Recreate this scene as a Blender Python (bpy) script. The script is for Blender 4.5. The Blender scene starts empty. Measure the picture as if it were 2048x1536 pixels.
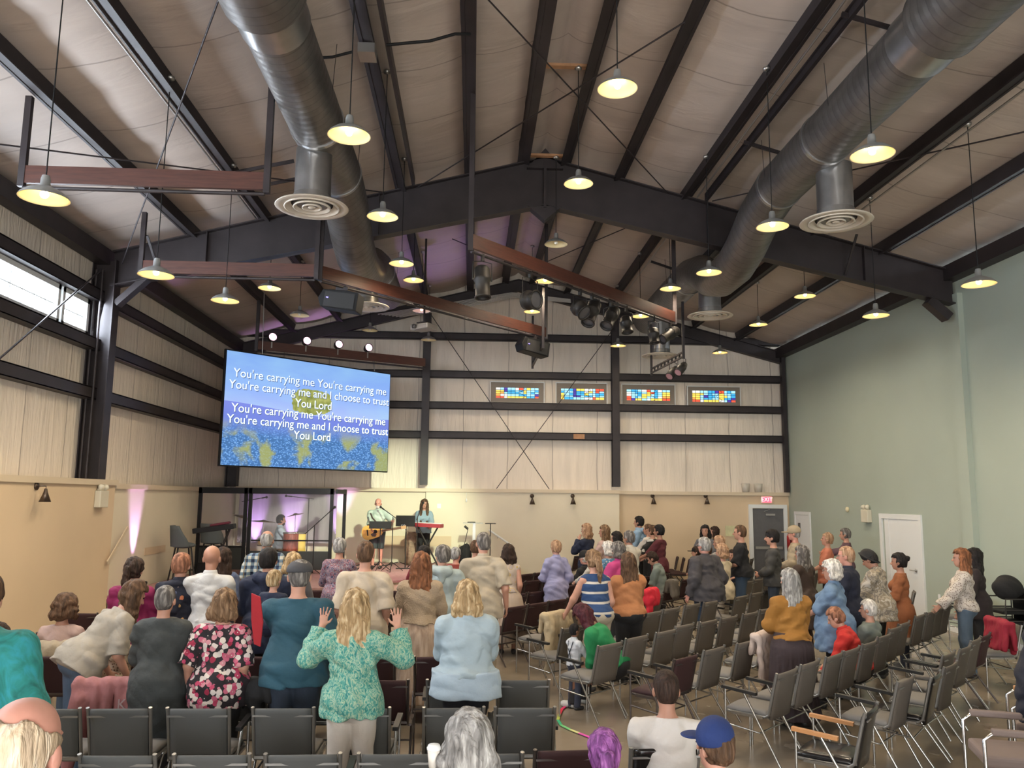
import bpy, math, random
import numpy as np
from mathutils import Vector, Matrix
random.seed(7)
S = bpy.context.scene
COL = S.collection
# ---------------------------------------------------------------- camera
IW, IH, FPX = 2048, 1536, 1620.0
PITCH, YAW, ROLL = math.radians(8.03), math.radians(2.74), math.radians(0.57)
CAMZ = 2.27
def cam_axes():
    cy, sy, cp, sp = math.cos(YAW), math.sin(YAW), math.cos(PITCH), math.sin(PITCH)
    f = np.array([sy*cp, cy*cp, sp]); r = np.array([cy, -sy, 0]); u = np.cross(r, f)
    c, s = math.cos(ROLL), math.sin(ROLL)
    return c*r+s*u, -s*r+c*u, f
RT, UP, FW = cam_axes()
cd = bpy.data.cameras.new('camera'); cam = bpy.data.objects.new('camera', cd); COL.objects.link(cam)
cd.sensor_fit = 'HORIZONTAL'; cd.sensor_width = 36; cd.lens = FPX/IW*36; cd.clip_start = .05; cd.clip_end = 300
cam.matrix_world = Matrix(((RT[0], UP[0], -FW[0], 0), (RT[1], UP[1], -FW[1], 0), (RT[2], UP[2], -FW[2], CAMZ), (0, 0, 0, 1)))
S.camera = cam
def ray(x, y): return RT*((x-IW/2)/FPX)-UP*((y-IH/2)/FPX)+FW
C0 = np.array([0, 0, CAMZ])
def at_y(x, y, Y): d = ray(x, y); return C0+d*(Y/d[1])
def at_x(x, y, X): d = ray(x, y); return C0+d*(X/d[0])
def at_z(x, y, Z): d = ray(x, y); return C0+d*((Z-CAMZ)/d[2])
# ---------------------------------------------------------------- world, light, exposure
S.view_settings.view_transform = 'Standard'; S.view_settings.look = 'None'
S.view_settings.exposure = 0.84; S.view_settings.gamma = 1.0; S.view_settings.use_curve_mapping = False
W = bpy.data.worlds.new('world'); S.world = W; W.use_nodes = True
W.node_tree.nodes['Background'].inputs[0].default_value = (.80, .90, 1, 1)
W.node_tree.nodes['Background'].inputs[1].default_value = 6.0
cy = S.cycles
cy.max_bounces = 5; cy.diffuse_bounces = 3; cy.use_adaptive_sampling = True; cy.adaptive_threshold = .12; cy.adaptive_min_samples = 16; cy.glossy_bounces = 2; cy.transmission_bounces = 2; cy.transparent_max_bounces = 8
cy.sample_clamp_indirect = 4.0; cy.caustics_reflective = False; cy.caustics_refractive = False; cy.use_denoising = True
try: cy.use_light_tree = True
except Exception: pass
def light(name, kind, loc, power, color, size=.3, sizey=None, aim=None, spot=None, blend=.5, parent=None):
    l = bpy.data.lights.new(name, kind); l.energy = power; l.color = color
    if kind == 'AREA':
        l.size = size
        if sizey: l.shape = 'RECTANGLE'; l.size_y = sizey
    else: l.shadow_soft_size = size
    if kind == 'SPOT': l.spot_size = math.radians(spot); l.spot_blend = blend
    o = bpy.data.objects.new(name, l); COL.objects.link(o); o.location = loc
    if aim is not None: o.rotation_euler = (Vector(aim)-Vector(loc)).to_track_quat('-Z', 'Y').to_euler()
    if parent: o.parent = parent
    return o
DAY = (.78, .88, 1.0)
# soft fill lamp added behind the camera, and daylight through the high windows of the left wall
light('rear_fill', 'AREA', (1.2, -4.2, 2.4), 560, (1, .93, .84), 13, 4.0, aim=(1.2, 10, 2.6))
light('daylight_window', 'AREA', (-6.30, 7.6, 5.18), 330, DAY, 12.4, .56, aim=(0, 7.6, 4.2))
# stage lighting: white wash from the lighting bar, an added spot for the drummer, violet wall washers on the stage floor
light('stage_wash', 'SPOT', (.8, 12.2, 5.15), 2300, (.90, 1, .72), .12, aim=(-2.0, 20.5, 1.6), spot=34, blend=.7)
light('stage_wash', 'SPOT', (.25, 10.5, 4.95), 1700, (1, .96, .9), .12, aim=(-4.2, 19.4, 1.3), spot=15, blend=.8)  # extra spot added to brighten the drummer, tied to no fixture
light('stage_wash', 'SPOT', (2.9, 14.1, 5.45), 800, (1, .40, .50), .12, aim=(-1.9, 18.6, .7), spot=30, blend=.8)
VIOLET = (.55, .22, 1.0)
# ---------------------------------------------------------------- materials
MATS = {}
def mat(name, color=(.5, .5, .5), rough=.6, metal=0, var=0, vscale=8, bump=0, bscale=30, emit=None, estr=1, spec=.5, stretch=None, alpha=1):
    if name in MATS: return MATS[name]
    m = bpy.data.materials.new(name); m.use_nodes = True; nt = m.node_tree; b = nt.nodes['Principled BSDF']
    b.inputs['Base Color'].default_value = (*color, 1); b.inputs['Roughness'].default_value = rough
    b.inputs['Metallic'].default_value = metal; b.inputs['Specular IOR Level'].default_value = spec
    if emit: b.inputs['Emission Color'].default_value = (*emit, 1); b.inputs['Emission Strength'].default_value = estr
    if alpha < 1: b.inputs['Alpha'].default_value = alpha
    if var or bump:
        tc = nt.nodes.new('ShaderNodeTexCoord'); mp = nt.nodes.new('ShaderNodeMapping'); nt.links.new(tc.outputs['Object'], mp.inputs[0])
        if stretch: mp.inputs['Scale'].default_value = stretch
    if var:
        n = nt.nodes.new('ShaderNodeTexNoise'); n.inputs['Scale'].default_value = vscale; n.inputs['Detail'].default_value = 4
        nt.links.new(mp.outputs[0], n.inputs['Vector'])
        r = nt.nodes.new('ShaderNodeValToRGB'); nt.links.new(n.outputs['Fac'], r.inputs[0])
        r.color_ramp.elements[0].position = .3; r.color_ramp.elements[1].position = .7
        r.color_ramp.elements[0].color = (*[max(0, c*(1-var)) for c in color], 1)
        r.color_ramp.elements[1].color = (*[min(1, c*(1+var)) for c in color], 1)
        nt.links.new(r.outputs[0], b.inputs['Base Color'])
    if bump:
        n = nt.nodes.new('ShaderNodeTexNoise'); n.inputs['Scale'].default_value = bscale; n.inputs['Detail'].default_value = 3
        nt.links.new(mp.outputs[0], n.inputs['Vector'])
        bp = nt.nodes.new('ShaderNodeBump'); bp.inputs['Strength'].default_value = bump; bp.inputs['Distance'].default_value = .02
        nt.links.new(n.outputs['Fac'], bp.inputs['Height']); nt.links.new(bp.outputs[0], b.inputs['Normal'])
    MATS[name] = m; return m
def ramp(nt, fac, stops, mode='LINEAR'):
    r = nt.nodes.new('ShaderNodeValToRGB'); r.color_ramp.interpolation = mode
    e = r.color_ramp.elements
    while len(e) > 1: e.remove(e[-1])
    e[0].position = stops[0][0]; e[0].color = (*stops[0][1], 1)
    for p, c in stops[1:]:
        x = e.new(p); x.color = (*c, 1)
    nt.links.new(fac, r.inputs[0]); return r.outputs[0]
def nmath(nt, op, a, b=None):
    n = nt.nodes.new('ShaderNodeMath'); n.operation = op
    for i, v in ((0, a), (1, b)):
        if v is None: continue
        if isinstance(v, (int, float)): n.inputs[i].default_value = v
        else: nt.links.new(v, n.inputs[i])
    return n.outputs[0]
def nmix(nt, fac, a, b):
    n = nt.nodes.new('ShaderNodeMix'); n.data_type = 'RGBA'
    for i, v in ((0, fac), (6, a), (7, b)):
        if isinstance(v, (int, float)): n.inputs[i].default_value = v
        elif isinstance(v, tuple): n.inputs[i].default_value = (*v, 1)
        else: nt.links.new(v, n.inputs[i])
    return n.outputs[2]
def base_nodes(name, rough=.8):
    m = bpy.data.materials.new(name); m.use_nodes = True; nt = m.node_tree; b = nt.nodes['Principled BSDF']
    b.inputs['Roughness'].default_value = rough
    tc = nt.nodes.new('ShaderNodeTexCoord'); sp = nt.nodes.new('ShaderNodeSeparateXYZ'); nt.links.new(tc.outputs['Object'], sp.inputs[0])
    MATS[name] = m
    return m, nt, b, tc.outputs['Object'], sp.outputs
def noise(nt, co, scale, detail=3, dist=0, stretch=None):
    if stretch:
        mp = nt.nodes.new('ShaderNodeMapping'); mp.inputs['Scale'].default_value = stretch; nt.links.new(co, mp.inputs[0]); co = mp.outputs[0]
    n = nt.nodes.new('ShaderNodeTexNoise'); n.inputs['Scale'].default_value = scale; n.inputs['Detail'].default_value = detail
    n.inputs['Distortion'].default_value = dist; nt.links.new(co, n.inputs['Vector']); return n.outputs['Fac']
def bumpn(nt, b, h, strength=.5, dist=.02):
    bp = nt.nodes.new('ShaderNodeBump'); bp.inputs['Strength'].default_value = strength; bp.inputs['Distance'].default_value = dist
    nt.links.new(h, bp.inputs['Height']); nt.links.new(bp.outputs[0], b.inputs['Normal'])
# vinyl faced insulation: seams every 1.22 m along an axis, wrinkles along the height
def insulation(name, seam_axis, color=(.74, .66, .565), seam=1.22, off=0.0, wr=(3, 3, .35), bs=.42):
    m, nt, b, co, xyz = base_nodes(name, .55)
    wob = noise(nt, co, 1.1, 3)
    v = nmath(nt, 'ADD', xyz[seam_axis], nmath(nt, 'MULTIPLY', wob, .10)); v = nmath(nt, 'ADD', v, off+60.0)
    f = nmath(nt, 'PINGPONG', v, seam/2)
    line = nmath(nt, 'LESS_THAN', f, .012)
    n1 = noise(nt, co, 1.6, 5, .6, wr)
    c = ramp(nt, n1, [(.25, tuple(x*.88 for x in color)), (.5, color), (.8, tuple(min(1, x*1.07) for x in color))])
    c = nmix(nt, nmath(nt, 'MULTIPLY', line, .55), c, (.16, .13, .11))
    nt.links.new(c, b.inputs['Base Color'])
    n2 = noise(nt, co, 2.6, 5, 1.2, wr)
    h = nmath(nt, 'ADD', n2, nmath(nt, 'MULTIPLY', line, -.25))
    bumpn(nt, b, h, bs, .06); return m
M_INS_L = insulation('vinyl_insulation_left', 1)
M_INS_E = insulation('vinyl_insulation_end', 0)
M_CEIL = insulation('vinyl_insulation_ceiling', 1, (.50, .425, .375), 1.5, .3, (.35, 1.2, .35), .22)
M_STEEL = mat('dark_steel', (.026, .020, .022), .5, .1, var=.25, vscale=3)
M_BWOOD = mat('red_brown_plank', (.068, .022, .014), .5, var=.25, vscale=4, stretch=(1, 1, 12))
M_RAWWOOD = mat('raw_timber', (.38, .20, .10), .6, var=.25, vscale=6)
M_CREAM = mat('cream_wall_paint', (.64, .50, .34), .75, var=.03, vscale=1.2, bump=.05, bscale=60)
M_CREAM2 = mat('cream_wall_paint_stage', (.70, .63, .49), .75, var=.03, vscale=1.2, bump=.05, bscale=60)
M_GREEN = mat('sage_wall_paint', (.36, .41, .35), .75, var=.03, vscale=.8, bump=.04, bscale=60)
M_CAP = mat('cream_wall_cap', (.62, .52, .38), .5)
M_WHITE = mat('white_trim_paint', (.72, .74, .74), .45)
M_DOORG = mat('grey_door_paint', (.11, .11, .115), .5, var=.06)
M_GALV = mat('galvanised_duct', (.22, .21, .20), .42, .75, var=.22, vscale=5, bump=.10, bscale=9)
M_GALVB = mat('bright_duct_collar', (.40, .40, .40), .3, .9, var=.1, vscale=6)
M_DIFF = mat('diffuser_enamel', (.60, .54, .46), .45, .1)
M_BLACK = mat('black_matte', (.012, .012, .013), .6, spec=.2)
M_BLACKG = mat('black_gloss', (.010, .010, .010), .15)
M_CHROME = mat('chrome_tube', (.62, .62, .62), .18, 1)
M_ALU = mat('brushed_metal', (.45, .44, .42), .35, .9)
M_ENAMEL = mat('shade_enamel_inside', (.84, .74, .46), .5)  # yellow glow of the bulb is mixed into the enamel colour
M_SHADE = mat('galvanised_shade', (.42, .44, .44), .35, .7)
def floor_mat():
    m, nt, b, co, xyz = base_nodes('polished_concrete', .28)
    n1 = noise(nt, co, .55, 6, .8); n2 = noise(nt, co, 1.8, 6, .3)
    c = ramp(nt, n1, [(.25, (.205, .17, .13)), (.5, (.235, .195, .15)), (.75, (.27, .22, .17))])
    c2 = ramp(nt, n2, [(.3, (.90, .89, .87)), (.7, (1.05, 1.04, 1.02))])
    mx = nt.nodes.new('ShaderNodeMix'); mx.data_type = 'RGBA'; mx.blend_type = 'MULTIPLY'; mx.inputs[0].default_value = 1
    nt.links.new(c, mx.inputs[6]); nt.links.new(c2, mx.inputs[7]); nt.links.new(mx.outputs[2], b.inputs['Base Color'])
    r = ramp(nt, n2, [(.3, (.16,)*3), (.7, (.30,)*3)]); nt.links.new(r, b.inputs['Roughness'])
    bumpn(nt, b, n2, .04, .02); return m
M_FLOOR = floor_mat()
# ---------------------------------------------------------------- mesh helpers
def mesh_np(name, V, Fq, smooth=True, mats=None):
    me = bpy.data.meshes.new(name); V = np.asarray(V, np.float32); Fq = np.asarray(Fq, np.int32)
    n, k = Fq.shape
    me.vertices.add(len(V)); me.vertices.foreach_set('co', V.ravel())
    me.loops.add(n*k); me.loops.foreach_set('vertex_index', Fq.ravel())
    me.polygons.add(n); me.polygons.foreach_set('loop_start', np.arange(0, n*k, k, dtype=np.int32))
    if smooth: me.polygons.foreach_set('use_smooth', np.ones(n, bool))
    me.update(calc_edges=True); me.validate()
    return me
class MB:
    def __init__(s): s.v = []; s.f = []; s.sm = []
    def add(s, vs, fs, smooth=False):
        o = len(s.v); s.v += [tuple(map(float, p)) for p in vs]; s.f += [tuple(i+o for i in f) for f in fs]; s.sm += [smooth]*len(fs); return s
    def box(s, c, d, R=None):
        x, y, z = [q/2 for q in d]; P = [Vector((a*x, b*y, e*z)) for a in (-1, 1) for b in (-1, 1) for e in (-1, 1)]
        if R is not None: P = [R @ p for p in P]
        return s.add([p+Vector(c) for p in P], [(0, 1, 3, 2), (4, 6, 7, 5), (0, 4, 5, 1), (2, 3, 7, 6), (0, 2, 6, 4), (1, 5, 7, 3)])
    def bar(s, a, b, w, h, up=(0, 0, 1)):
        a, b = Vector(a), Vector(b); d = b-a; L = d.length; y = d.normalized(); x = y.cross(Vector(up)).normalized(); z = x.cross(y)
        R = Matrix((x, y, z)).transposed(); return s.box((a+b)/2, (w, L, h), R)
    def tube(s, pts, r, n=8, caps=True):
        P = [Vector(p) for p in pts]; rs = r if isinstance(r, (list, tuple)) else [r]*len(P); rings = []; prev = None
        for i, p in enumerate(P):
            t = (P[min(i+1, len(P)-1)]-P[max(i-1, 0)]).normalized()
            if prev is None:
                u = t.cross(Vector((0, 0, 1)) if abs(t.z) < .9 else Vector((1, 0, 0))).normalized()
            else:
                u = (prev-t*prev.dot(t)).normalized()
            prev = u; w = t.cross(u)
            rings.append([p+(u*math.cos(2*math.pi*k/n)+w*math.sin(2*math.pi*k/n))*rs[i] for k in range(n)])
        vs = [v for r_ in rings for v in r_]; fs = []
        for i in range(len(P)-1):
            for k in range(n):
                a = i*n+k; b = i*n+(k+1) % n; fs.append((a, b, b+n, a+n))
        s.add(vs, fs, True)
        if caps: s.add(rings[0], [tuple(range(n))[::-1]]); s.add(rings[-1], [tuple(range(n))])
        return s
    def lathe(s, prof, c=(0, 0, 0), n=24, R=None, closed=False):
        vs = []; m = len(prof)
        for k in range(n):
            a = 2*math.pi*k/n
            for r, z in prof:
                p = Vector((r*math.cos(a), r*math.sin(a), z))
                if R is not None: p = R @ p
                vs.append(p+Vector(c))
        fs = []
        for k in range(n):
            for i in range(m-1 if not closed else m):
                j = (i+1) % m; q = (k+1) % n; fs.append((k*m+i, q*m+i, q*m+j, k*m+j))
        return s.add(vs, fs, True)
    def prism(s, poly, z0, z1, axis=2):
        n = len(poly); vs = []
        for z in (z0, z1):
            for a, b in poly:
                vs.append((a, b, z) if axis == 2 else ((a, z, b) if axis == 1 else (z, a, b)))
        fs = [tuple(range(n))[::-1], tuple(range(n, 2*n))]+[(i, (i+1) % n, (i+1) % n+n, i+n) for i in range(n)]
        return s.add(vs, fs)
    def ball(s, c, r, n=12, m=8, R=None):
        r = r if isinstance(r, (list, tuple)) else (r, r, r); vs = []; fs = []
        for i in range(m+1):
            for k in range(n):
                t = math.pi*i/m; a = 2*math.pi*k/n
                p = Vector((r[0]*math.sin(t)*math.cos(a), r[1]*math.sin(t)*math.sin(a), r[2]*math.cos(t)))
                if R is not None: p = R @ p
                vs.append(p+Vector(c))
        for i in range(m):
            for k in range(n): fs.append((i*n+k, (i+1)*n+k, (i+1)*n+(k+1) % n, i*n+(k+1) % n))
        return s.add(vs, fs, True)
    def mesh(s, name):
        me = bpy.data.meshes.new(name); me.from_pydata(s.v, [], s.f)
        for p, q in zip(me.polygons, s.sm): p.use_smooth = q
        me.update(); return me
    def build(s, name, m, parent=None, bevel=0, bseg=2):
        me = s.mesh(name); o = obj(name, me, m, parent)
        if bevel:
            b = o.modifiers.new('bevel', 'BEVEL'); b.width = bevel; b.segments = bseg; b.limit_method = 'ANGLE'
        return o
def obj(name, me, m=None, parent=None):
    o = bpy.data.objects.new(name, me); COL.objects.link(o)
    if m and len(me.materials) == 0: me.materials.append(m)
    if parent: o.parent = parent
    return o
def tag(o, label=None, cat=None, group=None, kind=None):
    if label: o['label'] = label
    if cat: o['category'] = cat
    if group: o['group'] = group
    if kind: o['kind'] = kind
    return o
def struct(o, label=None): o['kind'] = 'structure'; return o if not label else tag(o, label)
def empty(name, loc=(0, 0, 0), rz=0, label=None, cat=None, group=None):
    o = bpy.data.objects.new(name, None); COL.objects.link(o); o.location = loc; o.rotation_euler = (0, 0, rz); o.empty_display_size = .1
    return tag(o, label, cat, group)
KIDS = {}
def copy_tree(o, parent=None):
    c = o.copy(); COL.objects.link(c); c.parent = parent
    for ch in o.children: copy_tree(ch, c)
    return c
def rotz(v, a): c, s = math.cos(a), math.sin(a); return Vector((v[0]*c-v[1]*s, v[0]*s+v[1]*c, v[2] if len(v) > 2 else 0))
ORD = ['first', 'second', 'third', 'fourth', 'fifth', 'sixth', 'seventh', 'eighth', 'ninth', 'tenth', 'eleventh', 'twelfth', 'thirteenth', 'fourteenth', 'fifteenth', 'sixteenth']
# ================================================================ the hall
XL, XLW, XR, YE, XG, YF = -6.45, -6.10, 8.60, 21.95, 1.20, 13.70
YB = -5.0
def pz(x): return 8.27-.26*abs(x-XG)          # underside of the purlins
OFF = [.41, 1.37, 2.57, 3.75, 4.90, 6.12]
struct(MB().box((1.1, 8.5, -.1), (16.4, 27.6, .2)).build('floor', M_FLOOR))
# insulated ceiling: sheets that sag between the purlins
def ceiling():
    xs = sorted([XG-o for o in OFF]+[XG+o for o in OFF]+[XG, XL-.2, XR+.15]); ys = np.arange(YB, YE+.3, .25); V = []; cols = []
    for a, b in zip(xs[:-1], xs[1:]):
        for t in np.arange(0, 1, .125): cols.append((a+(b-a)*t, t))
    cols.append((xs[-1], 0)); nx = len(cols)
    for y in ys:
        for x, t in cols:
            s = math.sin(math.pi*t)**.8 if t > 0 else 0
            w = .5+.5*math.cos(2*math.pi*(y+.25*math.sin(x*1.7))/1.5); puff = .075*s*(1-.35*w**8)+.012*s*math.sin(y*2.1+x*3)
            V.append((x, y, pz(x)+.245-puff))
    F = [(j*nx+i, j*nx+i+1, (j+1)*nx+i+1, (j+1)*nx+i) for j in range(len(ys)-1) for i in range(nx-1)]
    struct(obj('ceiling', mesh_np('ceiling', V, F), M_CEIL))
ceiling()
struct(MB().prism([(XL-.2, pz(XL-.2)+.3), (XG, 8.27+.3), (XR+.15, pz(XR+.15)+.3), (XR+.15, pz(XR+.15)+.36), (XG, 8.27+.36), (XL-.2, pz(XL-.2)+.36)], YB, YE+.3, axis=1).build('ceiling_deck', M_STEEL))
# left wall, with an opening for the high window band (z 4.84..5.52, y -3..13.55)
WZ0, WZ1, WY0, WY1 = 4.86, 5.47, -2.0, 13.55
lw = MB(); x = XL-.1
for y0, y1, z0, z1 in ((YB, YE+.2, 0, WZ0), (YB, YE+.2, WZ1, 6.5), (YB, WY0, WZ0, WZ1), (WY1, YE+.2, WZ0, WZ1)): lw.box((x, (y0+y1)/2, (z0+z1)/2), (.2, y1-y0, z1-z0))
struct(lw.build('wall_left', M_INS_L))
struct(MB().prism([(XL-.3, 0), (XR+.2, 0), (XR+.2, pz(XR)+.3), (XG, 8.55), (XL-.3, pz(XL)+.3)], YE, YE+.2, axis=1).build('wall_end', M_INS_E))
struct(MB().box((XR+.1, 8.5, 3.15), (.2, 27.5, 6.7)).build('wall_right', M_GREEN))
struct(MB().box((XR-.03, YF, 2.95), (.14, .30, 6.0)).build('trim_pilaster', M_GREEN))
rw = MB()
for x0, x1, z0, z1 in ((XL-.3, XR+.2, 0, 1.0), (XL-.3, XR+.2, 2.7, 8.6), (XL-.3, -4.2, 1.0, 2.7), (6.6, XR+.2, 1.0, 2.7)): rw.box(((x0+x1)/2, YB-.1, (z0+z1)/2), (x1-x0, .2, z1-z0))
struct(rw.build('wall_rear', M_CREAM))
def portal(loc, sx, sy, aim):
    o = light('window_portal', 'AREA', loc, 1, (1, 1, 1), sx, sy, aim=aim); o.data.cycles.is_portal = True
portal((1.2, YB-.05, 1.85), 10.8, 1.7, (1.2, 5, 1.85))
portal((XL-.05, (WY0+WY1)/2, (WZ0+WZ1)/2), .62, WY1-WY0, (0, (WY0+WY1)/2, (WZ0+WZ1)/2))
# wainscot walls and caps
def wain(name, c, d, m): struct(MB().box(c, d).build(name, m))
wain('wall_left_lower', ((XL+XLW)/2-.02, 4.65, 1.21), (XLW-XL+.04, 19.3, 2.42), M_CREAM)
wain('wall_left_lower', ((XL+XLW)/2-.05, 18.1, 1.18), (XLW-XL, 7.6, 2.37), M_CREAM2)
wain('trim_1', ((XL+XLW)/2, 4.66, 2.465), (XLW-XL+.08, 19.34, .09), M_CAP)
wain('trim_2', ((XL+XLW)/2-.03, 18.15, 2.41), (XLW-XL+.06, 7.6, .09), M_CAP)
wain('wall_end_lower', (-3.7, 21.83, 1.21), (4.95, .24, 2.42), M_CREAM2)
wain('wall_end_lower', (1.36, 21.80, 1.21), (5.14, .30, 2.42), M_CREAM2)
wain('wall_end_lower', (6.27, 21.89, 1.20), (4.68, .12, 2.40), M_CREAM)
wain('trim_3', (-1.1, 21.79, 2.465), (10.1, .36, .09), M_CAP)
wain('trim_4', (6.27, 21.86, 2.45), (4.68, .22, .09), M_CAP)
wain('baseboard_right', (XR-.01, 5.1, .05), (.03, 20.2, .10), M_WHITE)
# ---------------------------------------------------------------- steel
def steel(name, mb, label, group=None, cat='beam'): return tag(mb.build(name, M_STEEL), label, cat, group)
for side in (-1, 1):
    for i, o_ in enumerate(OFF):
        x = XG+side*o_; z = pz(x)+.115; tilt = Matrix.Rotation(-side*math.atan(-.26)*-1, 3, 'Y')
        mb = MB().box((x, 8.6, z), (.05, 26.6, .24), tilt).box((x-side*.05, 8.6, z-.115), (.165, 26.6, .022), tilt).box((x+side*.03, 8.6, z+.10), (.08, 26.6, .016), tilt)
        steel('roof_purlin', mb, 'dark steel roof purlin, %s from the ridge on the %s slope' % (ORD[i], 'left' if side < 0 else 'right'), 'roof purlins')
steel('eave_beam', MB().box((XL+.13, 8.5, pz(XL)-.02), (.22, 26.9, .26)), 'dark steel eave beam along the top of the left wall', 'eave beams')
steel('eave_beam', MB().box((XR-.12, 8.5, pz(XR)-.02), (.24, 26.9, .26)), 'dark steel eave beam along the top of the green wall', 'eave beams')
def bz(x): return 7.38-.222*abs(x-XG)
def rafter(Y, fz, x0, x1, label, w=.22):
    root = empty('roof_rafter', (0, Y, 0), 0, label, 'beam', 'roof frames'); root.location = (0, 0, 0)
    MB().prism([(x0, fz(x0)), (XG, fz(XG)), (x1, fz(x1)), (x1, pz(x1)), (XG, pz(XG)), (x0, pz(x0))], Y-.012, Y+.012, axis=1).build('web', M_STEEL, root)
    for nm, f, dz in (('top_flange', pz, -.012), ('bottom_flange', fz, .01)):
        mb = MB()
        for a, b in ((x0, XG), (XG, x1)): mb.prism([(a, f(a)+dz-.01), (b, f(b)+dz-.01), (b, f(b)+dz+.012), (a, f(a)+dz+.012)], Y-w/2, Y+w/2, axis=1)
        mb.build(nm, M_STEEL, root)
    return root
r1 = rafter(YF, bz, -6.15, 8.52, 'deep dark steel roof frame spanning the hall in front of the stage')
MB().box((XG, YF, 7.83), (.05, .24, 1.0)).prism([(XG-.32, 8.05), (XG+.32, 8.05), (XG, 8.42)], YF-.11, YF+.11, axis=1).prism([(XG-.30, 7.36), (XG+.30, 7.36), (XG, 7.10)], YF-.1, YF+.1, axis=1).build('ridge_plate', M_STEEL, r1)
for x in (-4.6, -1.7, 4.1, 6.9): MB().box((x, YF, (bz(x)+pz(x))/2), (.015, .2, pz(x)-bz(x)-.04)).build('stiffener', M_STEEL, r1)
MB().bar((8.05, YF, 5.83), (8.40, YF, 5.52), .2, .16).build('haunch_bracket', M_STEEL, r1)
rafter(21.78, lambda x: pz(x)-.34, -6.4, 8.55, 'dark steel roof frame against the end wall behind the stage', .16)
def column(x0, x1, Y, z1, label, group=None):
    root = empty('steel_column', (0, 0, 0), 0, label, 'column', group)
    MB().box(((x0+x1)/2, Y, (2.5+z1)/2), (x1-x0, .02, z1-2.5)).build('web', M_STEEL, root)
    for x in (x0, x1): MB().box((x, Y, (2.5+z1)/2), (.02, .24, z1-2.5)).build('flange', M_STEEL, root)
    return root
c1 = column(-6.44, -6.075, YF, 6.2, 'dark steel wall column on the left wall in front of the stage')
for dx in (.10, .20): MB().tube([(XL+dx, YF-.17, 2.5), (XL+dx, YF-.17, 6.0)], .022).build('conduit', M_STEEL, c1)
MB().bar((-6.05, YF, 5.45), (-5.55, YF, 5.95), .18, .10).build('haunch_bracket', M_STEEL, c1)
column(-6.42, -6.15, 21.7, 6.1, 'dark steel column in the left corner behind the projection screen')
steel('steel_column', MB().box((8.52, 21.72, 4.45), (.10, .16, 3.9)), 'dark steel column in the far right corner above the exit door', None, 'column')
for x, l in ((-1.28, 'dark steel wall post behind the musicians'), (3.86, 'dark steel wall post between the second and third stained glass windows')):
    steel('wall_post', MB().box((x, 21.62, (2.5+pz(x))/2), (.20, .02, pz(x)-2.7)).box((x, 21.72, (2.5+pz(x))/2), (.02, .2, pz(x)-2.7)).box((x, 21.82, (2.5+pz(x))/2), (.20, .02, pz(x)-2.7)), l, None, 'column')
for i, z in enumerate((3.94, 4.74, 5.59, 6.64)):
    steel('wall_girt', MB().box((1.05, 21.86, z+.09), (14.9, .16, .02)).box((1.05, 21.79, z), (14.9, .02, .19)).box((1.05, 21.86, z-.09), (14.9, .16, .02)), 'horizontal dark steel girt on the end wall, %s from the bottom' % ORD[i], 'end wall girts')
for i, z in enumerate((3.92, 4.74, 5.57)):
    steel('wall_girt', MB().box((-6.35, 8.4, z+.09), (.18, 26.2, .02)).box((-6.27, 8.4, z), (.02, 26.2, .19)).box((-6.35, 8.4, z-.09), (.18, 26.2, .02)), 'horizontal dark steel girt on the left wall, %s from the bottom' % ORD[i], 'left wall girts')
def on_roof(px, py, drop=.02):
    d = ray(px, py)
    for s in (1, -1):
        t = (8.27-drop+.26*s*XG-CAMZ)/(d[2]+.26*s*d[0]); p = C0+d*t
        if (p[0]-XG)*s >= 0: return p
def rod(a, b, label, r=.011, group='roof bracing rods', name='brace_rod'): return tag(MB().tube([a, b], r, 6).build(name, M_STEEL), label, 'rod', group)
rod(on_roof(437, 0, .1), (-6.0, YF-.05, 6.15), 'steel bracing rod from the ceiling down to the left column top')
rod((-6.0, 9.0, 6.25), on_roof(770, 385), 'steel bracing rod crossing the left ceiling behind the hanging plank')
rod(on_roof(977, 0), on_roof(1337, 388), 'steel bracing rod running right across the ridge bay')
rod(on_roof(1384, 35), on_roof(830, 378), 'steel bracing rod running left across the ridge bay')
rod(on_roof(1425, 402), on_roof(2120, 248), 'steel bracing rod under the right duct')
rod(on_roof(1254, 455), on_roof(1090, 525), 'steel bracing rod beyond the big frame, right of the ridge')
rod(on_roof(905, 478), on_roof(1005, 520), 'steel bracing rod beyond the big frame, left of the ridge')
rod((3.8, 21.55, 6.9), (.65, 21.6, 2.52), 'steel cross bracing rod leaning left on the end wall', group='end wall bracing rods')
rod((-1.2, 21.57, 7.2), (2.05, 21.6, 2.52), 'steel cross bracing rod leaning right on the end wall', group='end wall bracing rods')
rod((-6.16, 10.6, 3.93), (-6.16, 13.3, 5.95), 'pale steel bracing rod in front of the left windows', .014, None)
for a, b, l in (((1683, 28), (1811, 64), 'nearest'), ((1488, 284), (1584, 313), 'middle'), ((1302, 523), (1367, 545), 'farthest')):
    steel('purlin_bridging', MB().bar(on_roof(*a), on_roof(*b), .03, .05), 'short steel bridging strut between two purlins beside the right duct, %s of three' % l, 'purlin bridging', 'strut')
for a, b, l in (((470, 345), (588, 322), 'upper'), ((540, 368), (592, 358), 'lower')):
    steel('purlin_bridging', MB().bar(on_roof(*a), on_roof(*b), .03, .05), 'steel strut behind the left duct near the round diffuser, %s one' % l, None, 'strut')
steel('flange_brace', MB().bar((-5.35, YF-.7, 6.45), (-5.35, YF-.05, 5.95), .04, .02), 'thin angled steel brace at the left end of the big frame', None, 'strut')
steel('flange_brace', MB().bar((6.55, YF-.55, 6.83), (6.55, YF-.05, 6.25), .04, .02), 'thin angled steel brace at the right end of the big frame', None, 'strut')
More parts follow.
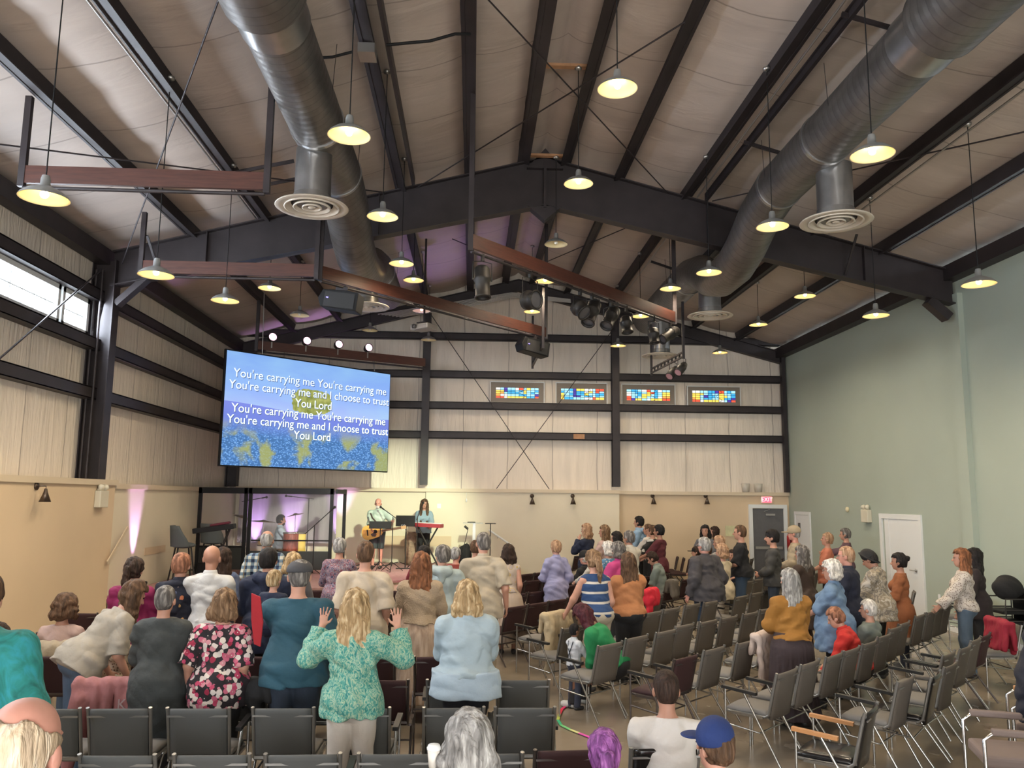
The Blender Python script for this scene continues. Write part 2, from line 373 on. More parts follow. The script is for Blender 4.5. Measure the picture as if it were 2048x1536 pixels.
# ---------------------------------------------------------------- left high windows
def high_window(n, y0, y1, nx, nz):
    r = empty('window_%d' % n, (XL, (y0+y1)/2, WZ0)); r['kind'] = 'structure'; r['label'] = 'high white framed window in the left wall full of daylight'
    r.location = (0, 0, 0); f = MB(); x = XL-.02; t = .075
    f.box((x, (y0+y1)/2, WZ0+t/2), (.14, y1-y0, t)).box((x, (y0+y1)/2, WZ1-t/2), (.14, y1-y0, t)).box((x, y0+t/2, (WZ0+WZ1)/2), (.14, t, WZ1-WZ0)).box((x, y1-t/2, (WZ0+WZ1)/2), (.14, t, WZ1-WZ0))
    f.build('window_frame', M_WHITE, r); g = MB()
    for i in range(1, nx): g.box((x+.0, y0+(y1-y0)*i/nx, (WZ0+WZ1)/2), (.02, .014, WZ1-WZ0))
    for i in range(1, nz): g.box((x+.0, (y0+y1)/2, WZ0+(WZ1-WZ0)*i/nz), (.02, y1-y0, .014))
    g.build('muntins', M_WHITE, r)
    MB().box((x-.04, (y0+y1)/2, (WZ0+WZ1)/2), (.004, y1-y0-.05, WZ1-WZ0-.05)).build('pane', M_PANE, r)
def pane_mat():
    m = bpy.data.materials.new('window_glass'); m.use_nodes = True; nt = m.node_tree; nt.nodes.clear()
    o = nt.nodes.new('ShaderNodeOutputMaterial'); a = nt.nodes.new('ShaderNodeBsdfTransparent'); g = nt.nodes.new('ShaderNodeBsdfGlossy'); g.inputs['Roughness'].default_value = .05
    x = nt.nodes.new('ShaderNodeMixShader'); x.inputs[0].default_value = .06
    nt.links.new(a.outputs[0], x.inputs[1]); nt.links.new(g.outputs[0], x.inputs[2]); nt.links.new(x.outputs[0], o.inputs[0]); return m
M_PANE = pane_mat()
high_window(1, 12.62, 13.5, 1, 2); high_window(2, 9.4, 12.55, 10, 2); high_window(3, 6.2, 9.35, 10, 2); high_window(4, 3.0, 6.15, 10, 2)
for n, (x0, x1) in enumerate(((-4.2, -1.5), (-1.5, 1.2), (1.2, 3.9), (3.9, 6.6))):  # unseen rear windows, added and sized for the light they let in
    r = empty('window_%d' % (9+n)); r['kind'] = 'structure'; f = MB()
    f.box(((x0+x1)/2, YB-.1, 1.03), (x1-x0, .12, .06)).box(((x0+x1)/2, YB-.1, 2.67), (x1-x0, .12, .06)).box((x0+.03, YB-.1, 1.85), (.06, .12, 1.7)).box((x1-.03, YB-.1, 1.85), (.06, .12, 1.7)).build('window_frame', M_WHITE, r)
# ---------------------------------------------------------------- stained glass windows
def emat(name, c, s):
    return mat(name, tuple(q*.3 for q in c), .3, emit=c, estr=s*.62)  # emission stands in for daylight behind the coloured glass
SG = {'b': emat('glass_sky_blue', (.05, .42, .85), 1.1), 'l': emat('glass_pale_blue', (.35, .72, .95), 1.2), 'y': emat('glass_yellow', (.95, .62, .10), 1.3), 'w': emat('glass_white', (.92, .95, .85), 1.1),
      'r': emat('glass_red', (.85, .10, .05), 1.1), 'o': emat('glass_orange', (.95, .38, .08), 1.1), 'v': emat('glass_violet', (.08, .05, .42), .9), 'g': emat('glass_green', (.25, .7, .55), 1.0)}
PAT = [['wlvllwrlyll', 'yyvbblbyllb', 'yolbbblylbl', 'owwlllbbllv', 'rrwyyyyybbr'], ['llbvyywwlrr', 'bllvbbwylrl', 'ylbvbbyllbb', 'yllvvlbbwbl', 'ybblllwwryy'],
       ['lbblwrlbwll', 'wlbblyrblyy', 'wllbyylblyy', 'rlblyllbwoo', 'rvyylwyyyrr'], ['wwllbbvrlbl', 'yyylbllyllb', 'yylvbblyylb', 'oylbbllybbv', 'rrwyyyywlvr']]
def stained(n, x0, x1, z0, z1, gx0, gx1, gz0, gz1):
    r = empty('stained_glass_window', (0, 0, 0), 0, ['blue and yellow stained glass window with orange corner, leftmost of the row', 'stained glass window with a violet bar, left of the wall post', 'stained glass window right of the wall post, orange on its right side', 'stained glass window nearest the green wall, yellow on its left side'][n], 'window', 'stained glass windows')
    m_board = mat('window_surround_board', (.23, .20, .17), .8)
    b = MB()
    for a0, a1, b0, b1 in ((x0, gx0, z0, z1), (gx1, x1, z0, z1), (gx0, gx1, z0, gz0), (gx0, gx1, gz1, z1)): b.box(((a0+a1)/2, 21.9, (b0+b1)/2), (a1-a0, .08, b1-b0))
    b.build('surround', m_board, r)
    f = MB(); t = .022
    f.box(((x0+x1)/2, 21.85, z0+.01), (x1-x0, .03, t)).box(((x0+x1)/2, 21.85, z1-.01), (x1-x0, .03, t)).box((x0, 21.85, (z0+z1)/2), (t, .03, z1-z0)).box((x1, 21.85, (z0+z1)/2), (t, .03, z1-z0)).build('edge_trim', M_WHITE, r)
    P = PAT[n]; nx, nz = 11, 5; me = bpy.data.meshes.new('glass'); V = []; F = []; mi = []; ks = list(SG)
    random.seed(n); us = [0]+sorted([(i+random.uniform(-.22, .22))/nx for i in range(1, nx)])+[1]; ws = [0]+[(i+random.uniform(-.15, .15))/nz for i in range(1, nz)]+[1]
    for j in range(nz):
        for i in range(nx):
            o = len(V); a, b_ = gx0+(gx1-gx0)*us[i], gx0+(gx1-gx0)*us[i+1]; c, d = gz1-(gz1-gz0)*ws[j], gz1-(gz1-gz0)*ws[j+1]
            V += [(a, 21.89, c), (b_, 21.89, c), (b_, 21.89, d), (a, 21.89, d)]; F.append((o, o+1, o+2, o+3)); mi.append(ks.index(P[j][i]))
    me.from_pydata(V, [], F)
    for k in ks: me.materials.append(SG[k])
    for p, k in zip(me.polygons, mi): p.material_index = k
    obj('glass', me, None, r); l = MB()
    for u in us[1:-1]: l.box((gx0+(gx1-gx0)*u, 21.885, (gz0+gz1)/2), (.010, .012, gz1-gz0))
    for w in ws[1:-1]: l.box(((gx0+gx1)/2, 21.885, gz1-(gz1-gz0)*w), (gx1-gx0, .012, .010))
    cx = gx0+(gx1-gx0)*.62; l.tube([(cx+.08*math.sin(k/8*6), 21.88, gz0+(gz1-gz0)*k/12) for k in range(13)], .006, 5)
    l.build('lead_lines', M_BLACK, r)
for n, q in enumerate(((981, 762, 1088, 809, 992, 775, 1077, 797), (1112, 764, 1214, 811, 1122, 777, 1208, 800), (1243, 767, 1350, 813, 1253, 779, 1340, 802), (1374, 771, 1481, 816, 1384, 781, 1471, 805))):
    a = at_y(q[0], q[1], 21.87); b = at_y(q[2], q[3], 21.87); c = at_y(q[4], q[5], 21.89); d = at_y(q[6], q[7], 21.89)
    stained(n, a[0], b[0], b[2]+.02, a[2]-.01, c[0], d[0], d[2], c[2])
# ---------------------------------------------------------------- doors
def casing(mb, c0, c1, z1, w, axis, pos, dep):
    for a, b, z0, zz in ((c0, c0+w, 0, z1), (c1-w, c1, 0, z1), (c0+w, c1-w, z1-w, z1)):
        if axis == 'y': mb.box((pos, (a+b)/2, (z0+zz)/2), (dep, b-a, zz-z0))
        else: mb.box(((a+b)/2, pos, (z0+zz)/2), (b-a, dep, zz-z0))
    return mb
d1 = empty('door_1'); d1['kind'] = 'structure'; d1['label'] = 'dark grey exit door with white casing in the end wall under the red exit sign'
casing(MB(), 7.47, 8.52, 2.17, .10, 'x', 21.80, .10).build('door_casing', M_WHITE, d1)
dl = MB().box((7.995, 21.82, 1.03), (.85, .05, 2.06)).build('door_leaf', M_DOORG, d1)
MB().box((7.99, 21.78, 1.02), (.74, .05, .07)).build('push_bar', M_ALU, dl)
MB().box((8.05, 21.77, 1.90), (.26, .05, .05)).build('door_closer', M_ALU, dl)
MB().tube([(8.0, 21.76, 1.94), (7.86, 21.72, 1.99), (8.05, 21.78, 2.04)], .008).build('closer_arm', M_ALU, dl)
d2 = empty('door_2'); d2['kind'] = 'structure'; d2['label'] = 'white door in the green wall with a lever handle'
casing(MB(), 15.28, 16.88, 2.03, .10, 'y', XR-.01, .05).build('door_casing', M_WHITE, d2)
dl = MB().box((XR-.005, 16.03, .97), (.03, 1.32, 1.92)).box((XR-.022, 16.52, .97), (.012, .02, 1.92)).build('door_leaf', M_WHITE, d2)
MB().tube([(XR-.02, 15.55, .97), (XR-.08, 15.55, .97), (XR-.08, 15.68, .97)], .012).ball((XR-.03, 15.55, .97), (.012, .035, .035)).build('door_handle', M_ALU, dl)
d3 = empty('door_3'); d3['kind'] = 'structure'; d3['label'] = 'narrow white door near the far right corner'
casing(MB(), 20.42, 21.42, 2.0, .08, 'y', XR-.01, .05).build('door_casing', M_WHITE, d3)
dl = MB().box((XR-.005, 20.92, .96), (.03, .84, 1.9)).build('door_leaf', M_WHITE, d3)
MB().box((XR-.025, 21.12, 1.62), (.01, .14, .17)).build('door_sign', M_DOORG, dl)
# text made of real letters
def text(name, body, size, loc, rot, m, parent=None, ext=.004, align='CENTER', sx=1):
    c = bpy.data.curves.new(name, 'FONT'); c.body = body; c.size = size; c.extrude = ext; c.align_x = align; c.align_y = 'CENTER'
    t = bpy.data.objects.new(name, c); COL.objects.link(t); dg = bpy.context.evaluated_depsgraph_get()
    me = bpy.data.meshes.new_from_object(t.evaluated_get(dg)); bpy.data.objects.remove(t); me.materials.clear(); me.materials.append(m)
    o = obj(name, me, m, parent); o.location = loc; o.rotation_euler = rot; o.scale = (sx, 1, 1); return o
ex = empty('exit_sign', (7.97, 21.83, 2.20), 0, 'lit red exit sign above the grey door', 'sign')
MB().box((0, -.04, .10), (.30, .06, .19)).build('housing', mat('sign_housing', (.75, .68, .6), .5), ex)
MB().box((0, -.075, .10), (.25, .012, .145)).build('sign_face', mat('sign_red', (.8, .05, .08), .4, emit=(1, .05, .10), estr=1.6), ex)
text('lettering', 'EXIT', .15, (0, -.086, .10), (math.pi/2, 0, 0), mat('sign_letters', (1, .5, .45), .4, emit=(1, .42, .38), estr=1.6), ex, .002)
def em_light(name, loc, rz, label):
    e = empty(name, loc, rz, label, 'emergency light'); M_EM = mat('emergency_cream', (.62, .58, .46), .5)
    MB().box((0, -.05, 0), (.30, .10, .27)).build('battery_box', M_EM, e, .01)
    for s in (-1, 1):
        h = MB().lathe([(.0, .04), (.03, .04), (.055, 0), (.055, -.03), (.0, -.035)], (0, 0, 0), 16, Matrix.Rotation(math.radians(80), 3, 'X')).build('lamp_head', M_EM, e); h.location = (s*.08, -.07, .19)
    MB().box((-.01, -.04, .155), (.2, .04, .03)).build('lamp_bracket', M_EM, e)
em_light('emergency_light', at_x(197, 998, XLW), math.pi/2, 'cream emergency light with two lamp heads on the left wall')
em_light('emergency_light', at_x(1737, 1032, XR), -math.pi/2, 'cream emergency light above the white door on the green wall')
M_BRZ = mat('bronze_sconce', (.12, .09, .07), .35, .8)
def sconce(loc, rz, label):
    e = empty('wall_sconce', loc, rz, label, 'wall lamp', 'bronze wall sconces')
    MB().lathe([(0, 0), (.055, 0), (.055, .02), (0, .025)], (0, 0, 0), 20, Matrix.Rotation(math.pi/2, 3, 'X')).build('back_plate', M_BRZ, e)
    MB().tube([(0, 0, 0), (0, -.14, 0), (0, -.14, -.05)], .008).build('arm', M_BRZ, e)
    MB().lathe([(.018, -.04), (.022, -.09), (.075, -.22), (.078, -.22), (.028, -.085), (.018, -.035)], (0, -.14, 0), 24).build('lamp_shade', M_BRZ, e)
sconce(at_x(72, 972, XLW), math.pi/2, 'bronze cone wall sconce on the left wall')
for px, l in ((1064, 'leftmost bronze sconce on the end wall'), (1145, 'bronze sconce on the end wall just left of the wall step'), (1305, 'bronze sconce on the end wall just right of the wall step'), (1411, 'bronze sconce on the end wall nearest the exit door')):
    p = at_y(px, 992, 21.66 if px < 1235 else 21.83); sconce(p, 0, l)
# small fittings on the walls
tag(MB().box((0, 0, 0), (.30, .03, .13)).build('junction_plate', M_RAWWOOD), 'small raw wood mounting board on the end wall girt', 'board').location = at_y(1158, 873, 21.76)
tag(MB().lathe([(0, 0), (.06, 0), (.06, .03), (.03, .05), (0, .05)], (0, 0, 0), 16, Matrix.Rotation(-math.pi/2, 3, 'Y')).build('wall_speaker', mat('ivory_plastic', (.7, .62, .4), .5)), 'small ivory round fitting high on the green wall', 'fitting').location = at_x(1696, 1019, XR)
tag(MB().box((0, 0, 0), (.36, .01, .28)).build('wall_poster', mat('pale_yellow_paper', (.62, .60, .36), .7, var=.15, vscale=6)), 'pale yellow map sheet on the end wall beside the door', 'poster').location = at_y(1464, 1062, 21.82)
tag(MB().box((0, 0, 0), (.012, .07, .11)).build('wall_socket', M_WHITE), 'white wall plate low on the green wall', 'socket').location = at_x(1879, 1195, XR-.005)
fe = empty('fire_extinguisher', (XR-.12, 21.55, .95), 0, 'red fire extinguisher hanging between the exit door and the narrow door', 'fire extinguisher')
MB().lathe([(0, 0), (.075, .01), (.075, .40), (.03, .47), (.03, .5), (0, .5)], n=20).build('cylinder_body', mat('extinguisher_red', (.35, .02, .02), .3), fe)
MB().box((0, 0, .52), (.05, .12, .03)).tube([(0, -.05, .5), (-.02, -.11, .4), (-.02, -.1, .15)], .01).build('valve', M_BLACK, fe)
for px, l in ((1491, 'translucent bucket on the wall ledge, left one'), (1516, 'translucent bucket on the wall ledge, right one')):
    p = at_y(px, 983, 21.88); b = tag(MB().lathe([(0, 0), (.085, 0), (.11, .23), (.115, .23), (.09, .0), (.0, .0)], n=20).build('plastic_bucket', mat('translucent_plastic', (.72, .68, .6), .3, alpha=.55)), l, 'bucket', 'buckets on the ledge'); b.location = (p[0], 21.85, 2.50)
tag(MB().box((0, .15, 0), (.02, .9, .06)).build('mounted_handrail', M_CAP), 'short cream handrail sloping up the left wall by the stage', 'handrail')
bpy.data.objects['mounted_handrail'].location = at_x(229, 1101, XLW+.05); bpy.data.objects['mounted_handrail'].rotation_euler = (math.radians(38), 0, 0)
hr = empty('stair_handrail', (0, 0, 0), 0, 'white sloping stair handrail on the end wall right of the stage', 'handrail')
a, b = at_y(978, 1060, 21.55), at_y(1022, 1090, 21.55); MB().tube([a, b], .025).build('rail', M_WHITE, hr)
MB().tube([b*.4+a*.6, b*.4+a*.6+np.array([0, .1, -.06])], .01).build('rail_mount', M_ALU, hr)
# ================================================================ ducts
def duct_mat():
    m, nt, b, co, xyz = base_nodes('spiral_duct', .42); b.inputs['Metallic'].default_value = .7
    n1 = noise(nt, co, 4, 4, .3, (1, .35, 1)); c = ramp(nt, n1, [(.3, (.13, .12, .115)), (.7, (.23, .215, .205))])
    v = nmath(nt, 'ADD', xyz[1], nmath(nt, 'MULTIPLY', nmath(nt, 'ADD', xyz[0], xyz[2]), .06)); f = nmath(nt, 'PINGPONG', v, .065)
    ln = nmath(nt, 'LESS_THAN', f, .007)
    nt.links.new(nmix(nt, nmath(nt, 'MULTIPLY', ln, .45), c, (.08, .075, .07)), b.inputs['Base Color'])
    bumpn(nt, b, nmath(nt, 'ADD', nmath(nt, 'MULTIPLY', f, 6), n1), .35, .02); return m
M_DUCT = duct_mat()
def duct(X, yend, label, diffs):
    r = empty('ventilation_duct', (0, 0, 0), 0, label, 'duct'); zc = 6.86
    path = [(X, y, zc) for y in (1.5, 3, 5, 7, 9, 10.5, 11.3)]+[(X, 12.0, 6.72), (X, 12.7, 6.42), (X, 13.3, 6.26), (X, 14.1, 6.26), (X, 14.7, 6.42), (X, 15.3, 6.72), (X, 16.0, zc), (X, 17.5, zc), (X, yend, zc)]
    MB().tube(path, .335, 32).build('duct_run', M_DUCT, r)
    MB().tube([(X, 1.5, zc), (X, 7.02, zc)], .40, 32).build('wide_section', M_DUCT, r)
    cb = MB().tube([(X, 7.0, zc), (X, 7.45, zc)], .352, 32)
    cb.build('bright_collar', M_GALVB, r); 
    for a in ((X, 9.6, zc), (X, 11.2, zc), (X, 16.3, zc)): MB().tube([(a[0], a[1]-.03, a[2]), (a[0], a[1]+.03, a[2])], .348, 32).build('clamp_band', M_GALVB, r)
    for px, py, Y in diffs:
        p = at_y(px, py, Y); d = MB().tube([(0, 0, .03), (0, 0, 6.62-p[2])], .225, 28).build('drop_pipe', M_GALVB, r); d.location = p
        MB().tube([(0, 0, .02), (0, 0, .16)], .232, 28).build('drop_collar', M_GALV, d)
        f = MB()
        f.lathe([(.24, .06), (.44, .015), (.455, .0), (.445, -.008), (.34, .004), (.335, .02)], n=40)
        for a_ in (.345, .235, .125): f.lathe([(a_-.085, .040), (a_-.03, .012), (a_-.020, -.016), (a_, -.012), (a_-.008, .012), (a_-.05, .045)], n=40)
        f.ball((0, 0, -.004), (.05, .05, .015)); dd = f.build('round_diffuser', M_DIFF, d)
        MB().lathe([(0, .045), (.335, .045)], n=32).build('diffuser_back', M_BLACK, d)
    for y in (4.0, 8.8, 10.9, 16.8):
        MB().tube([(X-.36, y, pz(X)), (X-.33, y, zc-.02)], .004, 5).tube([(X+.36, y, pz(X)), (X+.33, y, zc-.02)], .004, 5).build('hanger_wire', M_STEEL, r)
    return r
duct(-2.0, 18.3, 'large round galvanised duct with ceiling diffusers on the left', ((624, 415, 9.9), (733, 614, 15.9)))
duct(4.45, 20.4, 'large round galvanised duct with ceiling diffusers on the right', ((1672, 444, 9.9), (1420, 632, 15.9), (1321, 712, 19.2)))
# ---------------------------------------------------------------- pendant lamps
def shade_meshes():
    prof = [(.030, .20), (.038, .17), (.040, .11), (.07, .095), (.14, .062), (.185, .025), (.20, 0), (.196, 0), (.18, .020), (.135, .055), (.065, .088), (.0, .095)]
    o = MB().lathe(prof[:7], n=32).mesh('shade'); i = MB().lathe(prof[6:], n=32).mesh('shade_inside'); b = MB().ball((0, 0, .035), .034, 10, 6).mesh('bulb')
    o.materials.append(M_SHADE); i.materials.append(M_ENAMEL); return o, i, b
SH_O, SH_I, SH_B = shade_meshes()
M_BULB = mat('warm_bulb', (1, .8, .5), .4, emit=(1, .68, .30), estr=38)
M_BULBD = mat('dim_bulb', (1, .8, .7), .4, emit=(1, .55, .35), estr=4)
M_BULBO = mat('unlit_bulb', (.8, .78, .72), .3)
SH_BD = SH_B.copy(); SH_BO = SH_B.copy(); SH_B.materials.append(M_BULB); SH_BD.materials.append(M_BULBD); SH_BO.materials.append(M_BULBO)
def pendant(p, state, label, top=None):
    e = empty('pendant_lamp', p, 0, label, 'pendant lamp', 'dome pendant lamps')
    obj('lamp_shade', SH_O, None, e); obj('shade_inside', SH_I, None, e)
    bo = obj('bulb', {'on': SH_B, 'dim': SH_BD, 'off': SH_BO}[state], None, e)
    zt = (pz(p[0])+.16 if top is None else top)-p[2]
    MB().tube([(0, 0, .19), (0, 0, zt)], .006, 5).build('cord', M_BLACK, e)
    MB().lathe([(0, zt+.01), (.05, zt+.01), (.05, zt-.02), (.02, zt-.04), (0, zt-.04)], n=12).build('ceiling_cup', M_ALU, e)
    if state == 'on': light('pendant_light', 'SPOT', (0, 0, -.01), 110 if p[1] < 20 else 45, (1, .83, .60), .10, spot=160, blend=.9, parent=e)
LN = {-3.65: 'the leftmost file', -1.2: 'the file right of the left duct', 1.38: 'the file under the ridge', 3.7: 'the file beside the right duct', 6.3: 'the file nearest the green wall'}
for X, L in ((-3.65, ((88, 397, 'on'), (312, 551, 'on'), (450, 602, 'on'), (539, 577, 'on'), (599, 631, 'off'))),
             (-1.2, ((698, 272, 'on'), (765, 434, 'on'), (803, 528, 'on'), (827, 561, 'on'), (843, 622, 'dim'), (857, 680, 'off'))),
             (1.38, ((1235, 178, 'on'), (1157, 368, 'on'), (1112, 489, 'off'), (1090, 563, 'on'), (1064, 624, 'on'), (1051, 690, 'on'))),
             (3.7, ((1745, 310, 'on'), (1545, 454, 'on'), (1418, 546, 'on'), (1341, 578, 'on'), (1281, 633, 'on'), (1236, 692, 'on'))),
             (6.3, ((1958, 569, 'on'), (1752, 632, 'on'), (1610, 593, 'on'), (1517, 650, 'on'), (1440, 706, 'on')))):
    for i, (px, py, st) in enumerate(L):
        p = at_y(px, py, 20.9) if px == 857 else (at_y(px, py, 20.2) if px == 1051 else at_x(px, py, X))
        top = None
        if X == 1.38 and i in (1, 2, 3): top = 8.20
        pendant(Vector(p), st, '%s dome pendant, %s from the camera in %s' % ({'on': 'lit warm', 'dim': 'dim', 'off': 'unlit'}[st], ORD[i], LN[X]), top)
        if X == 1.38 and i in (1, 2, 3): tag(MB().bar((XG-.40, p[1], 8.22), (XG+.40, p[1], 8.22), .09, .04).build('lamp_batten', M_RAWWOOD), 'raw timber batten between the ridge purlins above the %s ridge pendant' % ORD[i], 'batten', 'lamp battens')
pendant(Vector(at_y(740, 661, 20.2)), 'off', 'unlit white dome pendant lamp over the drum booth left of the second diffuser')
# electrical runs on the ceiling
tag(MB().box((0, 0, 0), (.20, .24, .12)).build('junction_box', M_ALU), 'galvanised junction box on a purlin right of the left duct', 'junction box').location = on_roof(735, 105, .10)
def cable(name, pts, r, label, m=M_BLACK): return tag(MB().tube(pts, r, 6).build(name, m), label, 'cable')
cable('ceiling_cable', [on_roof(632, 116, .12), on_roof(665, 114, .16), on_roof(704, 104, .12)], .016, 'dark cable from the duct to the ceiling junction box')
cable('ceiling_cable', [on_roof(773, 90, .1), on_roof(815, 86, .15), on_roof(860, 82, .16), on_roof(910, 68, .14), on_roof(940, 68, .1)], .018, 'thick dark cable sagging between two purlins left of the ridge')
for x, a, b, l in ((XG-2.45, 5.5, 13.5, 'left of the ridge before the big frame'), (XG+2.68, 4.5, 13.5, 'right of the ridge before the big frame'), (XG-2.45, 13.9, 21.6, 'left of the ridge beyond the big frame'), (XG-3.63, 13.9, 21.6, 'by the left duct beyond the big frame'), (XG-4.96, 5.5, 13.5, 'on the left slope before the big frame'), (XG+5.02, 6, 13.5, 'on the right slope by the green wall'), (XG+2.68, 13.9, 21.6, 'right of the ridge beyond the big frame')):
    tag(MB().tube([(x, a, pz(x)-.02), (x, b, pz(x)-.02)], .014, 6).build('conduit_pipe', M_ALU), 'thin metal conduit along a purlin %s' % l, 'conduit', 'ceiling conduits')
for x, l in ((XG-2.30, 'left of the ridge'), (XG+2.84, 'right of the ridge')):
    steel('cable_tray', MB().box((x, 9.2, pz(x)+.02), (.05, 8.6, .14)), 'dark steel channel doubled beside a purlin %s' % l, 'doubled purlin channels', 'channel')
MB_ = MB()
for i in range(7): MB_.tube([(-2.6+.1*i, 21.45-.04*i, pz(-2.6)-.15-.02*i), (-.6+.05*i, 21.45-.03*i, pz(-.6)-.30-.03*i), (1.0, 21.4-.03*i, pz(1.0)-.42-.03*i), (2.6, 21.45-.02*i, pz(2.6)-.25-.02*i)], .011, 5)
tag(MB_.build('cable_bundle', M_ALU), 'bundle of cables running along the far roof frame over the stage', 'cable')
# ---------------------------------------------------------------- hanging planks with pipes
def plank(a, b, label, drops=(0, 1), posth=.09, pipe=True, over=.12):
    a, b = Vector(a), Vector(b); e = empty('hanging_plank', (0, 0, 0), 0, label, 'lighting bar', 'hanging lighting planks')
    MB().bar(a, b, .045, .20).build('plank', M_BWOOD, e)
    if pipe: MB().tube([a+Vector((0, 0, -.15)), b+Vector((0, 0, -.15))], .022, 8).build('pipe', M_STEEL, e)
    d = (b-a).normalized()
    for t in drops:
        p = a if t == 0 else b; p = p+d*(-.02 if t == 0 else .02)
        MB().box((p.x, p.y, (p.z-.14+pz(p.x)+.02)/2), (.07, .06, pz(p.x)+.02-p.z+.14)).build('hanger_post', M_STEEL, e)
    return a, b
Z5 = 5.76
plank((-5.0, 8.8, Z5), (-2.37, 8.8, Z5), 'red brown hanging plank at the upper left, parallel to the end wall')
plank((-5.15, 12.42, Z5), (-2.50, 12.42, Z5), 'red brown hanging plank running into the corner post below the big frame')
B3 = plank((-2.42, 12.5, Z5), (1.50, 16.8, Z5), 'long diagonal red brown hanging plank carrying two loudspeakers')
B4 = plank((-.06, 10.75, Z5), (3.84, 15.1, Z5), 'long diagonal red brown hanging plank carrying the theatre lights')
a5, b5 = at_z(515, 690, 5.65), at_z(850, 725, 5.65)
B5 = plank(a5, b5, 'red brown plank with four round lights above the projection screen', drops=(0,))
def px_of(p):
    v = np.array(p, float)-C0; return IW/2+FPX*(v@RT)/(v@FW)
def on_line(px, ab):
    best = min(range(201), key=lambda i: abs(px_of(ab[0].lerp(ab[1], i/200))-px)); return ab[0].lerp(ab[1], best/200)
M_FIX = mat('theatre_black_metal', (.016, .014, .013), .55, .2)
M_LENS = mat('lens_glass', (.10, .10, .11), .08, .3)
def fixture(px, ab, drop, az, tilt, L, r, label, lit=None):
    p = on_line(px, ab)-Vector((0, 0, .15)); e = empty('theatre_light', p, math.radians(az), label, 'stage light', 'theatre lights on the diagonal plank')
    MB().box((0, 0, -.03), (.04, .05, .10)).tube([(-r-.03, 0, -drop), (-r-.03, 0, -.10), (0, 0, -.08), (r+.03, 0, -.10), (r+.03, 0, -drop)], .008, 6).build('yoke', M_FIX, e)
    R = Matrix.Rotation(math.radians(tilt), 3, 'X')
    b = MB().lathe([(0, -L*.45), (r*.75, -L*.45), (r, -L*.36), (r, -.05), (r*1.08, -.04), (r*1.08, .0), (r*.92, .02), (r*.92, L*.5), (r*1.05, L*.52), (r*1.05, L*.55), (r*.86, L*.55), (r*.86, L*.45)], n=20, R=R).build('lamp_barrel', M_FIX, e); b.location = (0, 0, -drop)
    l = MB().lathe([(0, L*.46), (r*.86, L*.46)], n=20, R=R).build('lens', lit or M_LENS, e); l.location = (0, 0, -drop)
fixture(966, B4, .36, 20, 172, .46, .11, 'black theatre light hanging straight down at the left end of the diagonal plank')
fixture(1060, B4, .42, 45, 95, .24, .14, 'black yoke mounted moving light below the ridge')
fixture(1160, B4, .30, 40, 130, .26, .13, 'black moving light, left of the crowded cluster')
fixture(1184, B4, .28, -35, 145, .50, .11, 'long black theatre light tilted left in the cluster')
fixture(1222, B4, .26, -40, 140, .46, .11, 'black theatre light right of the long tilted one')
fixture(1252, B4, .30, 20, 165, .30, .10, 'small black theatre light with a round lens facing the hall')
fixture(1306, B4, .34, 30, 170, .28, .10, 'black theatre light in front of the third diffuser')
fixture(1340, B4, .22, -60, 120, .46, .10, 'black theatre light at the right end of the plank catching warm light')
def box_speaker(px, ab, az, label):
    p = on_line(px, ab)-Vector((0, 0, .40)); e = empty('hanging_loudspeaker', p, math.radians(az), label, 'loudspeaker', 'hanging loudspeakers')
    MB().prism([(-.30, -.13), (.30, -.15), (.30, .15), (.12, .17), (-.30, .15), (-.36, 0)], -.16, .16, axis=1).build('cabinet', M_BLACK, e, .015)
    MB().box((.0, -.165, 0), (.5, .01, .24)).build('grille', mat('speaker_grille', (.02, .02, .02), .7, bump=.3, bscale=300), e)
    MB().box((-.05, 0, .21), (.2, .03, .10)).tube([(0, 0, .15), (0, 0, .28)], .015).build('bracket', M_STEEL, e)
    MB().box((-.20, -.172, .02), (.03, .006, .012)).build('power_light', mat('blue_led', (.1, .1, 1), .4, emit=(.2, .15, 1), estr=4), e)
    e.rotation_euler = (0, math.radians(8), math.radians(az))
box_speaker(687, B3, -10, 'black loudspeaker with a blue power light under the left of the diagonal plank')
box_speaker(1067, B3, 25, 'black loudspeaker at the far end of the diagonal plank')
def truss(p, q, label, cans=False):
    p, q = Vector(at_z(*p, 5.3)), Vector(at_z(*q, 5.3)); e = empty('cable_bar', (0, 0, 0), 0, label, 'lighting bar'); mb = MB().bar(p, q, .04, .03).bar(p+Vector((0, 0, .10)), q+Vector((0, 0, .10)), .04, .03)
    mb.build('bar', M_STEEL, e); c = MB()
    n = 9
    for i in range(n+1): c.box(p.lerp(q, i/n)+Vector((0, 0, .06)), (.035, .04, .12))
    c.build('coiled_cable', M_FIX, e)
    for r in (p, q): MB().box((r.x, r.y, (5.25+6.50)/2), (.05, .05, 6.50-5.25)).build('hanger_post', M_STEEL, e)
    return p, q
tp, tq = truss((1303, 746), (1367, 713), 'short coiled cable bar hanging right of the end wall post')
truss((1065, 733), (1086, 692), 'short foil wrapped cable bar behind the far loudspeaker')
